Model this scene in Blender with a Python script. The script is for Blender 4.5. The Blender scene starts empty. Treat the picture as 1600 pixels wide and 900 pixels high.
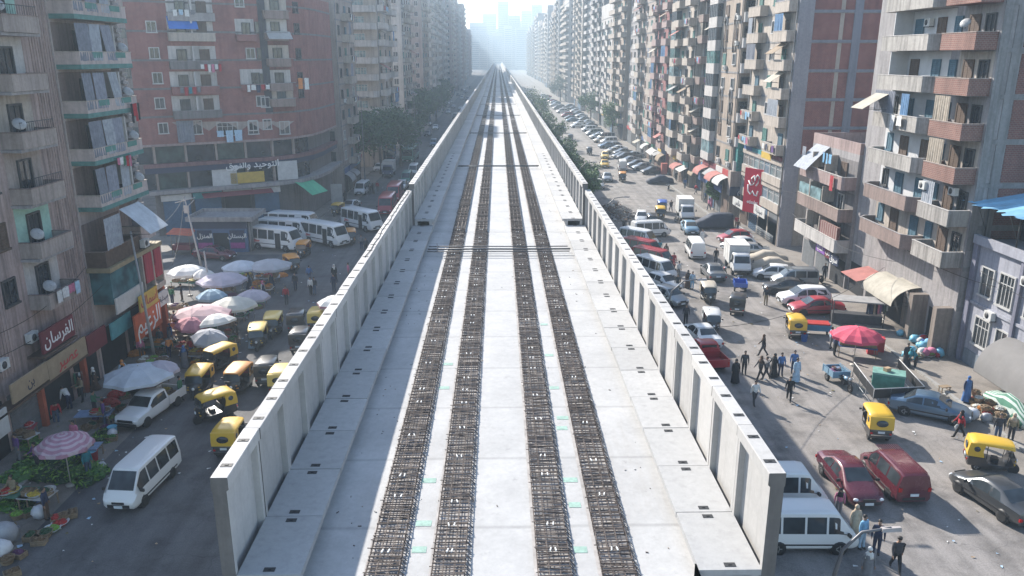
import bpy, bmesh, math, random
from mathutils import Vector, Matrix
R=random.Random(7)
rad=math.radians
S=bpy.context.scene
COL=S.collection
# ---------------------------------------------------------------- camera geometry
FPX=1240.0; PIT=math.atan(362/FPX); YAW=math.atan(22*math.cos(PIT)/FPX)
CAM=Vector((0,0,21.1))
_sp,_cp,_sa,_ca=math.sin(PIT),math.cos(PIT),math.sin(YAW),math.cos(YAW)
FW=Vector((_sa*_cp,_ca*_cp,-_sp)); RT=Vector((_ca,-_sa,0)); UP=Vector((_sa*_sp,_ca*_sp,_cp))
def G(px,py,z=0.0):
    """the world point on the level z that a photo pixel shows"""
    d=FW+RT*((px-800)/FPX)+UP*((450-py)/FPX); t=(z-CAM.z)/d.z
    return CAM+d*t
cam=bpy.data.objects.new('camera',bpy.data.cameras.new('camera')); COL.objects.link(cam)
cam.data.sensor_width=36; cam.data.lens=FPX/1600*36; cam.data.clip_end=12000; cam.data.clip_start=.5
cam.matrix_world=Matrix(((RT.x,UP.x,-FW.x,CAM.x),(RT.y,UP.y,-FW.y,CAM.y),(RT.z,UP.z,-FW.z,CAM.z),(0,0,0,1)))
S.camera=cam
# ---------------------------------------------------------------- light
AZ,EL=rad(31),rad(31.5)
sd=Vector((-math.sin(AZ)*math.cos(EL),math.cos(AZ)*math.cos(EL),math.sin(EL)))
sun=bpy.data.objects.new('sun',bpy.data.lights.new('sun','SUN')); COL.objects.link(sun)
sun.data.energy=5.0; sun.data.angle=rad(.6); sun.data.color=(1,.938,.855)
sun.rotation_euler=sd.to_track_quat('Z','Y').to_euler(); sun.location=(-80,150,120)
W=bpy.data.worlds.new('World'); S.world=W; W.use_nodes=True
nt=W.node_tree; bg=nt.nodes['Background']; sky=nt.nodes.new('ShaderNodeTexSky')
sky.sky_type='NISHITA'; sky.sun_disc=False; sky.sun_elevation=EL; sky.sun_rotation=-AZ
sky.air_density=1.0; sky.dust_density=.6; sky.ozone_density=1.0
nt.links.new(sky.outputs[0],bg.inputs[0]); bg.inputs[1].default_value=.128
S.view_settings.view_transform='Standard'; S.view_settings.look='None'; S.view_settings.gamma=1
S.view_settings.exposure=1.12
S.cycles.use_denoising=True; S.cycles.max_bounces=6; S.cycles.diffuse_bounces=3; S.cycles.glossy_bounces=2
S.cycles.volume_bounces=1; S.cycles.transparent_max_bounces=6; S.cycles.caustics_reflective=False; S.cycles.caustics_refractive=False
S.cycles.sample_clamp_indirect=6
# ---------------------------------------------------------------- materials
MATS={}
def nodes(name):
    m=bpy.data.materials.new(name); m.use_nodes=True; t=m.node_tree
    return m,t,t.nodes['Principled BSDF']
def lnk(t,a,b): t.links.new(a,b)
def noise(t,vec,scale,detail=4,rough=.6):
    n=t.nodes.new('ShaderNodeTexNoise'); n.inputs['Scale'].default_value=scale; n.inputs['Detail'].default_value=detail
    n.inputs['Roughness'].default_value=rough
    if vec is not None: lnk(t,vec,n.inputs['Vector'])
    return n.outputs['Fac']
def ramp(t,fac,stops):
    r=t.nodes.new('ShaderNodeValToRGB'); e=r.color_ramp.elements
    while len(e)<len(stops): e.new(.5)
    for i,(p,c) in enumerate(stops):
        e[i].position=p; e[i].color=(c,c,c,1) if isinstance(c,(int,float)) else tuple(c)+(1,)
    lnk(t,fac,r.inputs[0]); return r.outputs[0]
def mix(t,fac,a,b,mode='MIX'):
    n=t.nodes.new('ShaderNodeMix'); n.data_type='RGBA'; n.blend_type=mode
    for i,v in ((0,fac),(6,a),(7,b)):
        s=n.inputs[i]
        if isinstance(v,(int,float)): s.default_value=v if i==0 else (v,v,v,1)
        elif isinstance(v,tuple): s.default_value=v+(1,) if len(v)==3 else v
        else: lnk(t,v,s)
    return n.outputs[2]
def mapv(t,scale=(1,1,1),space='obj',loc=(0,0,0)):
    if space=='obj': o=t.nodes.new('ShaderNodeTexCoord').outputs['Object']
    else: o=t.nodes.new('ShaderNodeNewGeometry').outputs['Position']
    m=t.nodes.new('ShaderNodeMapping'); m.inputs['Scale'].default_value=scale; m.inputs['Location'].default_value=loc
    lnk(t,o,m.inputs['Vector']); return m.outputs[0]
def bump(t,b,fac,st=.3,d=.02):
    n=t.nodes.new('ShaderNodeBump'); n.inputs['Strength'].default_value=st; n.inputs['Distance'].default_value=d
    lnk(t,fac,n.inputs['Height']); lnk(t,n.outputs[0],b.inputs['Normal'])
def wallv(t,space='geo'):
    """(x+y, z) so that a pattern runs level round upright walls"""
    if space=='geo': o=t.nodes.new('ShaderNodeNewGeometry').outputs['Position']
    else: o=t.nodes.new('ShaderNodeTexCoord').outputs['Object']
    s=t.nodes.new('ShaderNodeSeparateXYZ'); lnk(t,o,s.inputs[0])
    a=t.nodes.new('ShaderNodeMath'); lnk(t,s.outputs[0],a.inputs[0]); lnk(t,s.outputs[1],a.inputs[1])
    c=t.nodes.new('ShaderNodeCombineXYZ'); lnk(t,a.outputs[0],c.inputs[0]); lnk(t,s.outputs[2],c.inputs[1]); return c.outputs[0]
def M(name,col,rough=.75,var=.18,sc=1.5,metal=0,bmp=0,space='obj',coat=0,spec=.5):
    """plain surface with soft uneven colour; cached"""
    if name in MATS: return MATS[name]
    m,t,b=nodes(name); v=mapv(t,space=space)
    f=noise(t,v,sc,5,.65)
    a=tuple(min(1,c*(1-var)) for c in col); c2=tuple(min(1,c*(1+var)) for c in col)
    lnk(t,ramp(t,f,[(.3,a),(.7,c2)]),b.inputs['Base Color'])
    b.inputs['Roughness'].default_value=rough; b.inputs['Metallic'].default_value=metal
    b.inputs['Specular IOR Level'].default_value=spec
    if coat: b.inputs['Coat Weight'].default_value=coat; b.inputs['Coat Roughness'].default_value=.08
    if bmp: bump(t,b,noise(t,v,sc*9,3),bmp,.02)
    MATS[name]=m; return m
def plaster(name,col,dirt=.5,streak=.45,bands=None):
    """weathered render: blotches, vertical rain streaks, grime"""
    if name in MATS: return MATS[name]
    m,t,b=nodes(name)
    v=mapv(t,space='geo'); f1=noise(t,v,.35,6,.7); vs=mapv(t,(1.6,1.6,.12),'geo'); f2=noise(t,vs,1.6,5,.7); f3=noise(t,v,5,4,.6)
    c=ramp(t,f1,[(.3,tuple(x*(1-.30*dirt) for x in col)),(.62,tuple(min(1,x*1.08) for x in col))])
    c=mix(t,1.0,c,ramp(t,f2,[(.32,1-streak*.75),(.56,1.0)]),'MULTIPLY')
    c=mix(t,1.0,c,ramp(t,f3,[(.3,.86),(.7,1.06)]),'MULTIPLY')
    lnk(t,c,b.inputs['Base Color']); b.inputs['Roughness'].default_value=.9; b.inputs['Specular IOR Level'].default_value=.25
    bump(t,b,f3,.35,.03); MATS[name]=m; return m
def brick(name,c1,c2,mort,sc=1.0,dirt=.4):
    if name in MATS: return MATS[name]
    m,t,b=nodes(name); wv=wallv(t)
    n=t.nodes.new('ShaderNodeTexBrick'); lnk(t,wv,n.inputs['Vector'])
    n.inputs['Color1'].default_value=c1+(1,); n.inputs['Color2'].default_value=c2+(1,); n.inputs['Mortar'].default_value=mort+(1,)
    n.inputs['Scale'].default_value=1; n.inputs['Brick Width'].default_value=.25*sc; n.inputs['Row Height'].default_value=.128*sc; n.inputs['Mortar Size'].default_value=.012
    v=mapv(t,space='geo'); c=mix(t,1.0,n.outputs[0],ramp(t,noise(t,v,.5,6,.7),[(.28,1-dirt*.8),(.65,1.08)]),'MULTIPLY')
    c=mix(t,1.0,c,ramp(t,noise(t,mapv(t,(1.5,1.5,.12),'geo'),1.5,5),[(.3,1-.5*dirt),(.55,1.)]),'MULTIPLY')
    lnk(t,c,b.inputs['Base Color']); b.inputs['Roughness'].default_value=.92; b.inputs['Specular IOR Level'].default_value=.2
    MATS[name]=m; return m
def stripes(name,ca,cb,width,axis=0,rough=.8,duty=.5,radial=False):
    """two-colour bands, in the object's own coordinates"""
    if name in MATS: return MATS[name]
    m,t,b=nodes(name); o=t.nodes.new('ShaderNodeTexCoord').outputs['Object']
    if radial:
        s0=t.nodes.new('ShaderNodeVectorMath'); s0.operation='MULTIPLY'; s0.inputs[1].default_value=(1,1,0); lnk(t,o,s0.inputs[0])
        s=t.nodes.new('ShaderNodeVectorMath'); s.operation='LENGTH'; lnk(t,s0.outputs[0],s.inputs[0]); x=s.outputs['Value']
    else:
        s=t.nodes.new('ShaderNodeSeparateXYZ'); lnk(t,o,s.inputs[0]); x=s.outputs[axis]
    d=t.nodes.new('ShaderNodeMath'); d.operation='DIVIDE'; lnk(t,x,d.inputs[0]); d.inputs[1].default_value=width
    fr=t.nodes.new('ShaderNodeMath'); fr.operation='FRACT'; lnk(t,d.outputs[0],fr.inputs[0])
    g=t.nodes.new('ShaderNodeMath'); g.operation='GREATER_THAN'; lnk(t,fr.outputs[0],g.inputs[0]); g.inputs[1].default_value=duty
    c=mix(t,g.outputs[0],ca,cb); c=mix(t,1.0,c,ramp(t,noise(t,mapv(t),2.5,4),[(.3,.78),(.7,1.05)]),'MULTIPLY')
    lnk(t,c,b.inputs['Base Color']); b.inputs['Roughness'].default_value=rough; MATS[name]=m; return m
def glass(name,col=(.02,.026,.03),rough=.08,mixs=.0):
    if name in MATS: return MATS[name]
    m,t,b=nodes(name); v=mapv(t,space='geo'); f=noise(t,v,.9,2)
    lnk(t,ramp(t,f,[(.35,tuple(c*.6 for c in col)),(.65,tuple(min(1,c*1.7) for c in col))]),b.inputs['Base Color'])
    b.inputs['Roughness'].default_value=rough; b.inputs['Specular IOR Level'].default_value=.6; MATS[name]=m; return m
def paint(name,col,dust=.25,rough=.32,metal=.0):
    """vehicle paint with clear coat and a film of street dust"""
    if name in MATS: return MATS[name]
    m,t,b=nodes(name); v=mapv(t); f=noise(t,v,1.3,5,.7); z=t.nodes.new('ShaderNodeSeparateXYZ'); lnk(t,t.nodes.new('ShaderNodeTexCoord').outputs['Object'],z.inputs[0])
    low=ramp(t,z.outputs[2],[(.15,1.0),(.75,.25)])
    k=t.nodes.new('ShaderNodeMath'); k.operation='MULTIPLY'; lnk(t,ramp(t,f,[(.35,.35),(.7,1.0)]),k.inputs[0]); lnk(t,low,k.inputs[1])
    k2=t.nodes.new('ShaderNodeMath'); k2.operation='MULTIPLY'; lnk(t,k.outputs[0],k2.inputs[0]); k2.inputs[1].default_value=dust
    lnk(t,mix(t,k2.outputs[0],col,(.34,.30,.26)),b.inputs['Base Color'])
    lnk(t,ramp(t,k2.outputs[0],[(0,rough),(.6,.75)]),b.inputs['Roughness']); b.inputs['Metallic'].default_value=metal
    b.inputs['Coat Weight'].default_value=.5; b.inputs['Coat Roughness'].default_value=.12; MATS[name]=m; return m
# ---------------------------------------------------------------- mesh builder
class MB:
    def __init__(s): s.v=[]; s.f=[]; s.m=[]; s.s=[]
    def add(s,vs,fs,m=0,smooth=False):
        o=len(s.v); s.v+= [tuple(v) for v in vs]
        for f in fs: s.f.append(tuple(i+o for i in f)); s.m.append(m); s.s.append(smooth)
        return s
    def box(s,x0,x1,y0,y1,z0,z1,m=0,skip=''):
        v=[(x0,y0,z0),(x1,y0,z0),(x1,y1,z0),(x0,y1,z0),(x0,y0,z1),(x1,y0,z1),(x1,y1,z1),(x0,y1,z1)]
        f={'b':(3,2,1,0),'t':(4,5,6,7),'s':(0,1,5,4),'e':(1,2,6,5),'n':(2,3,7,6),'w':(3,0,4,7)}
        return s.add(v,[f[k] for k in f if k not in skip],m)
    def cbox(s,c,d,m=0,rz=0,rx=0,ry=0):
        """centred box, turned"""
        mt=Matrix.Translation(c)@Matrix.Rotation(rz,4,'Z')@Matrix.Rotation(ry,4,'Y')@Matrix.Rotation(rx,4,'X')
        x,y,z=d[0]/2,d[1]/2,d[2]/2
        v=[mt@Vector(p) for p in ((-x,-y,-z),(x,-y,-z),(x,y,-z),(-x,y,-z),(-x,-y,z),(x,-y,z),(x,y,z),(-x,y,z))]
        return s.add(v,[(3,2,1,0),(4,5,6,7),(0,1,5,4),(1,2,6,5),(2,3,7,6),(3,0,4,7)],m)
    def tube(s,pts,r,n=6,m=0,cap=True,smooth=True):
        """round bar along points; r a number or one per point"""
        P=[Vector(p) for p in pts]; k=len(P); rs=r if isinstance(r,(list,tuple)) else [r]*k; vs=[]
        for i,p in enumerate(P):
            d=(P[min(i+1,k-1)]-P[max(i-1,0)]).normalized(); a=d.cross(Vector((0,0,1)))
            if a.length<1e-3: a=Vector((1,0,0))
            a.normalize(); b=a.cross(d)
            for j in range(n):
                t=2*math.pi*j/n; vs.append(p+(a*math.cos(t)+b*math.sin(t))*rs[i])
        fs=[(i*n+j,i*n+(j+1)%n,(i+1)*n+(j+1)%n,(i+1)*n+j) for i in range(k-1) for j in range(n)]
        if cap: fs+= [tuple(range(n-1,-1,-1)),tuple(range((k-1)*n,k*n))]
        return s.add(vs,fs,m,smooth)
    def lathe(s,c,prof,n=12,m=0,axis='z',smooth=True,closed=True):
        """profile [(radius, height)] turned about an axis through c"""
        vs=[]
        for (r,h) in prof:
            for j in range(n):
                t=2*math.pi*j/n; a,b=r*math.cos(t),r*math.sin(t)
                p=(a,b,h) if axis=='z' else ((h,a,b) if axis=='x' else (b,h,a))
                vs.append((c[0]+p[0],c[1]+p[1],c[2]+p[2]))
        k=len(prof); fs=[(i*n+j,i*n+(j+1)%n,(i+1)*n+(j+1)%n,(i+1)*n+j) for i in range(k-1) for j in range(n)]
        if closed: fs+= [tuple(range(n-1,-1,-1)),tuple(range((k-1)*n,k*n))]
        return s.add(vs,fs,m,smooth)
    def prism(s,poly,a0,a1,axis='y',m=0,smooth=False):
        """closed 2-D outline pushed along an axis; poly in the other two axes"""
        def P(u,w,a): return (u,a,w) if axis=='y' else ((a,u,w) if axis=='x' else (u,w,a))
        n=len(poly); vs=[P(u,w,a0) for u,w in poly]+[P(u,w,a1) for u,w in poly]
        fs=[(i,(i+1)%n,n+(i+1)%n,n+i) for i in range(n)]+[tuple(range(n-1,-1,-1)),tuple(range(n,2*n))]
        return s.add(vs,fs,m,smooth)
    def loft(s,secs,m=0,smooth=True,cap=True):
        """rings of equal count joined"""
        n=len(secs[0]); vs=[p for r in secs for p in r]
        fs=[(i*n+j,i*n+(j+1)%n,(i+1)*n+(j+1)%n,(i+1)*n+j) for i in range(len(secs)-1) for j in range(n)]
        if cap: fs+= [tuple(range(n-1,-1,-1)),tuple(range((len(secs)-1)*n,len(secs)*n))]
        return s.add(vs,fs,m,smooth)
    def blob(s,c,r,n=8,k=5,m=0,jit=.0,rnd=R):
        rx,ry,rz=(r,r,r) if isinstance(r,(int,float)) else r; vs=[(c[0],c[1],c[2]-rz)]
        for i in range(1,k):
            a=-math.pi/2+math.pi*i/k
            for j in range(n):
                t=2*math.pi*(j+.5*(i%2))/n; q=1+rnd.uniform(-jit,jit)
                vs.append((c[0]+rx*math.cos(a)*math.cos(t)*q,c[1]+ry*math.cos(a)*math.sin(t)*q,c[2]+rz*math.sin(a)*q))
        vs.append((c[0],c[1],c[2]+rz)); e=len(vs)-1
        fs=[(0,1+(j+1)%n,1+j) for j in range(n)]
        for i in range(k-2):
            for j in range(n): fs.append((1+i*n+j,1+i*n+(j+1)%n,1+(i+1)*n+(j+1)%n,1+(i+1)*n+j))
        fs+=[(1+(k-2)*n+j,1+(k-2)*n+(j+1)%n,e) for j in range(n)]
        return s.add(vs,fs,m,True)
    def quad(s,*p,m=0): return s.add(p,[tuple(range(len(p)))],m)
    def xf(s,mt,i0=0):
        for i in range(i0,len(s.v)): s.v[i]=tuple(mt@Vector(s.v[i]))
        return s
    def mesh(s,name,mats,fix=True):
        me=bpy.data.meshes.new(name); me.from_pydata(s.v,[],s.f)
        for x in (mats if isinstance(mats,(list,tuple)) else [mats]): me.materials.append(x)
        me.polygons.foreach_set('material_index',s.m); me.polygons.foreach_set('use_smooth',s.s)
        if fix:
            b=bmesh.new(); b.from_mesh(me); bmesh.ops.recalc_face_normals(b,faces=b.faces); b.to_mesh(me); b.free()
        me.update(); return me
    def build(s,name,mats,parent=None,loc=(0,0,0),rz=0,fix=True):
        return put(name,s.mesh(name,mats,fix),parent,loc,rz)
def put(name,me,parent=None,loc=(0,0,0),rz=0):
    o=bpy.data.objects.new(name,me); COL.objects.link(o); o.parent=parent; o.location=loc
    if rz: o.rotation_euler=(0,0,rz)
    return o
def tag(o,label,cat,group=None,kind=None):
    if label: o['label']=label
    if cat: o['category']=cat
    if group: o['group']=group
    if kind: o['kind']=kind
    return o
def thing(name,label,cat,loc=(0,0,0),rz=0,group=None):
    o=bpy.data.objects.new(name,None); COL.objects.link(o); o.location=loc; o.rotation_euler=(0,0,rz); o.empty_display_size=.3
    return tag(o,label,cat,group)
KIDS={}
def kids(o):
    return [c for c in o.children]
def dup(root,loc,rz,label=None,group=None,scale=None):
    def cp(o,par):
        c=o.copy(); COL.objects.link(c); c.parent=par
        for k in list(o.children): cp(k,c)
        return c
    r=cp(root,None); r.location=loc; r.rotation_euler=(0,0,rz)
    if scale: r.scale=(scale,)*3
    if label: r['label']=label
    if group: r['group']=group
    return r
def struct(name,mb,mat,**k): return tag(mb.build(name,mat,**k),None,None,kind='structure')
# ================================================================ ground
def ground_mat(name,base,spec=.3,patch=True,dust=(.30,.265,.23),dk=.5,tracks=True):
    m,t,b=nodes(name); v=mapv(t,space='geo')
    big=noise(t,v,.06,6,.65); mid=noise(t,v,.45,6,.7); fine=noise(t,v,14,3,.7)
    c=mix(t,ramp(t,big,[(.38,0.),(.68,1.)]),base,tuple(.45*x+.55*y for x,y in zip(base,dust)))
    c=mix(t,1.0,c,ramp(t,mid,[(.3,1-dk*.7),(.52,1.),(.75,1.15)]),'MULTIPLY')
    c=mix(t,1.0,c,ramp(t,fine,[(.25,.72),(.75,1.22)]),'MULTIPLY')
    # oil and dirt spots
    vo=t.nodes.new('ShaderNodeTexVoronoi'); vo.inputs['Scale'].default_value=.33; lnk(t,v,vo.inputs['Vector'])
    c=mix(t,1.0,c,ramp(t,vo.outputs['Distance'],[(.05,.62),(.22,1.)]),'MULTIPLY')
    # long wear bands down the road
    if tracks:
        w=noise(t,mapv(t,(.9,.02,1),'geo'),1.0,3); c=mix(t,1.0,c,ramp(t,w,[(.35,.8),(.6,1.08)]),'MULTIPLY')
    # cracks
    vc=t.nodes.new('ShaderNodeTexVoronoi'); vc.feature='DISTANCE_TO_EDGE'; vc.inputs['Scale'].default_value=.22
    wv=t.nodes.new('ShaderNodeVectorMath'); nn=t.nodes.new('ShaderNodeTexNoise'); nn.inputs['Scale'].default_value=.7; lnk(t,v,nn.inputs['Vector'])
    lnk(t,v,wv.inputs[0]); sc=t.nodes.new('ShaderNodeVectorMath'); sc.operation='SCALE'; sc.inputs['Scale'].default_value=2.0; lnk(t,nn.outputs['Color'],sc.inputs[0]); lnk(t,sc.outputs[0],wv.inputs[1]); lnk(t,wv.outputs[0],vc.inputs['Vector'])
    c=mix(t,1.0,c,ramp(t,vc.outputs['Distance'],[(.0,.80),(.008,1.)]),'MULTIPLY')
    lnk(t,c,b.inputs['Base Color']); b.inputs['Roughness'].default_value=.85; b.inputs['Specular IOR Level'].default_value=spec
    bump(t,b,fine,.4,.02); return m
MG=ground_mat('dusty_earth',(.20,.185,.165),dk=.4,tracks=False); MATS['earth']=MG
MR=ground_mat('worn_asphalt',(.245,.228,.216),dk=.68); MRL=ground_mat('dark_asphalt',(.105,.105,.110),dust=(.19,.18,.17)); MP=ground_mat('dusty_paving',(.24,.215,.19),tracks=False)
E_=6000
g=MB(); g.quad((-E_,-300,0),(E_,-300,0),(E_,E_,0),(-E_,E_,0)); struct('ground',g,MG)
g=MB(); g.quad((-21.5,-40,.004),(-8.5,-40,.004),(-8.5,2200,.004),(-21.5,2200,.004)); g.quad((-90,66,.004),(-21.5,66,.004),(-21.5,86,.004),(-90,86,.004)); struct('road_left',g,MRL)
g=MB(); g.quad((8.5,-40,.004),(27.2,-40,.004),(27.2,2200,.004),(8.5,2200,.004)); struct('road_right',g,MR)
g=MB(); g.box(-34,-24.6,20,66,-.1,.14); g.box(-34,-24.2,106,2200,-.1,.14); struct('pavement_left',g,[MP])
g=MB(); g.box(29.3,36,20,2200,-.1,.13); struct('pavement_right',g,[MP])
KB=M('kerb_stone',(.3,.29,.27),.9)
g=MB()
for y in range(20,66): g.box(-24.6,-24.35,y,y+.97,-.1,.15)
struct('kerb_left',g,KB)
g=MB()
for y in range(20,200): g.box(29.05,29.3,y,y+.97,-.1,.14)
struct('kerb_right',g,KB)
g=MB()
for s in (-1,1): g.box(s*8.5-.14,s*8.5+.14,-40,2200,-.1,.16)
struct('median_kerb',g,KB)
# ================================================================ viaduct
ZD=9.4
def concrete(name,col,var=.12,spec=.35,streaks=False,rough=.8,spots=True,unit=False,scuff=False):
    m,t,b=nodes(name); v=mapv(t,space='geo')
    c=ramp(t,noise(t,v,.5,6,.7),[(.3,tuple(x*(1-var) for x in col)),(.7,tuple(min(1,x*(1+var*.5)) for x in col))])
    c=mix(t,1.0,c,ramp(t,noise(t,v,6,5,.7),[(.3,.90),(.7,1.04)]),'MULTIPLY')
    if spots: c=mix(t,1.0,c,ramp(t,noise(t,v,1.7,8,.8),[(.30,.72),(.40,1.)]),'MULTIPLY')
    if unit:
        oi=t.nodes.new('ShaderNodeObjectInfo'); c=mix(t,1.0,c,ramp(t,oi.outputs['Random'],[(0,.88),(1,1.07)]),'MULTIPLY')
        c=mix(t,1.0,c,ramp(t,noise(t,mapv(t,(2.5,2.5,.3),'geo'),1.6,5,.7),[(.28,.86),(.5,1.)]),'MULTIPLY')
    if scuff:
        s1=noise(t,mapv(t,(1,.12,1),'geo'),.8,6,.75); c=mix(t,ramp(t,s1,[(.55,0.),(.8,.45)]),c,(.30,.265,.225))
        s2=noise(t,v,2.6,9,.85); c=mix(t,ramp(t,s2,[(.56,0.),(.70,.4)]),c,(.22,.21,.20))
        w=t.nodes.new('ShaderNodeTexWave'); w.bands_direction='Y'; w.inputs['Scale'].default_value=.087; w.inputs['Distortion'].default_value=.25; w.inputs['Detail'].default_value=2; lnk(t,v,w.inputs['Vector'])
        c=mix(t,1.0,c,ramp(t,w.outputs['Fac'],[(.0,.80),(.006,1.)]),'MULTIPLY')
    if streaks: c=mix(t,1.0,c,ramp(t,noise(t,mapv(t,(3,3,.25),'geo'),1.5,5),[(.3,.80),(.55,1.)]),'MULTIPLY')
    lnk(t,c,b.inputs['Base Color']); b.inputs['Roughness'].default_value=rough; b.inputs['Specular IOR Level'].default_value=spec
    bump(t,b,noise(t,v,25,3),.15,.01); return m
MC=concrete('deck_concrete',(.45,.447,.44),.17,scuff=True); MPAR=concrete('parapet_concrete',(.49,.475,.455),.08,spots=False,unit=True); MWK=concrete('walkway_concrete',(.435,.432,.425),.07,spots=False,unit=True); MEND=concrete('raw_shaded_concrete_end',(.17,.16,.15),.25,streaks=True)
MRB=M('rusty_rebar',(.115,.092,.08),.8,.45,3,.2); MPK=M('rubber_pocket',(.02,.022,.025),.7); MWH=M('white_plastic',(.75,.75,.72),.5); MGR=M('faded_green_paint',(.27,.41,.35),.8,.25,6); MPIPE=M('galvanised_conduit',(.12,.12,.125),.5,.3,4,.4)
MRST=M('rust_stained_concrete',(.36,.34,.325),.85,.3,2.2,space='geo')
PITCH=2.4; NP=16; SPAN=PITCH*NP; Y0=15.4
def panel_mesh(off,dz,name):
    """one parapet unit for the right side, inner face towards -x; off moves it inwards, dz lifts it"""
    b=MB(); xi=5.88-off; zt=ZD+2.96+dz; zb=ZD-1.35; L=PITCH-.02
    b.prism([(xi+.04,zt-.33),(xi,zt-.29),(xi,zt-.012),(xi+.012,zt),(xi+.37,zt),(xi+.38,zt-.012),(xi+.38,zt-.33)],.01,L+.01,'y',0)   # head beam
    b.box(xi+.21,xi+.36,.01,L+.01,zb,zt-.33,0)                                                    # web
    for a,c in ((.01,.16),(L-.14,L+.01)):                                                   # half ribs at both ends
        b.box(xi+.05,xi+.21,a,c,ZD+.02,zt-.33,0)
    me=b.mesh(name,[MPAR,MEND])
    for p in me.polygons:
        if p.normal.y<-.9 and p.center.y<.02: p.material_index=1  # camera-side ends: raw concrete, their shade also put into the dark colour
    return me
def pocket_mesh():
    b=MB(); b.box(-.13,.13,-.075,.075,0,.008); b.box(-.04,.04,-.02,.02,.008,.02); return b.mesh('lifting_pocket',MPK)
def slab_mesh(off,name,hollow):
    b=MB(); x0=4.5-off; x1=5.93-off; L=PITCH
    b.box(x0,x1,.016,L-.016,ZD+.34+hollow,ZD+.5+hollow); return b.mesh(name,MWK)
POCK=pocket_mesh(); SPK=MB(); SPK.cbox((0,0,0),(.03,.13,.03)); SPK=SPK.mesh('spacer',MWH)
PM=[panel_mesh(0,0,'parapet_panel'),panel_mesh(.16,.42,'parapet_panel_high')]; SM=[slab_mesh(0,'walkway_slab',0),slab_mesh(.12,'walkway_slab_high',.45)]
def mirror(o):
    o.scale=(-1,1,1); return o
def cage_mesh(w,length,seed,lod=0):
    """stirrups and long bars of one rail plinth, bars of square section"""
    r=random.Random(seed); b=MB(); h=.19; t=.0086 if lod==0 else .022
    step=(.115,.23,.5)[lod]; y=.1
    def bar(p,q,t):
        p=Vector(p); q=Vector(q); d=(q-p).normalized(); a=d.cross(Vector((0,0,1))); a=a if a.length>.1 else Vector((1,0,0)); a.normalize(); c=d.cross(a)
        vs=[e+a*sx*t+c*sz*t for e in (p,q) for sx,sz in ((-1,-1),(1,-1),(1,1),(-1,1))]
        b.add(vs,[(0,1,5,4),(1,2,6,5),(2,3,7,6),(3,0,4,7)])
    while y<length-.1:
        j=lambda a: r.uniform(-a,a)
        if r.random()>.06:
            yl,yr,zz=y+j(.05),y+j(.05),h+j(.03); ex=r.uniform(.0,.09) if r.random()<.25 else 0
            bar((-w-ex,yl,zz),(w+j(.02),yr,zz+j(.02)),t)
            bar((-w,yl,.03),(-w,yl,zz),t); bar((w,yr,.03),(w,yr,zz),t)
            if lod==0: bar((-w,yl+j(.06),.06),(w,yr+j(.06),.06),t); bar((w,yr,zz*.9),(w+.13,yr+j(.05),.02),t*.8)
            elif lod==1: bar((-w,yl+.1,.06),(w,yr+.1,.06),t)
        y+=step*r.uniform(.6,1.4)
    for x in (-w,-w*.35,w*.35,w):
        for z in (.07,h-.02):
            if lod==2 and z<.1: continue
            bar((x+r.uniform(-.01,.01),.05,z),(x,length-.05,z),t)
    return b.mesh('rebar_cage',MRB,fix=False)
CAGE=[[cage_mesh(.385,SPAN,100+10*l+i,l) for i in range(4)] for l in range(3)]
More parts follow.
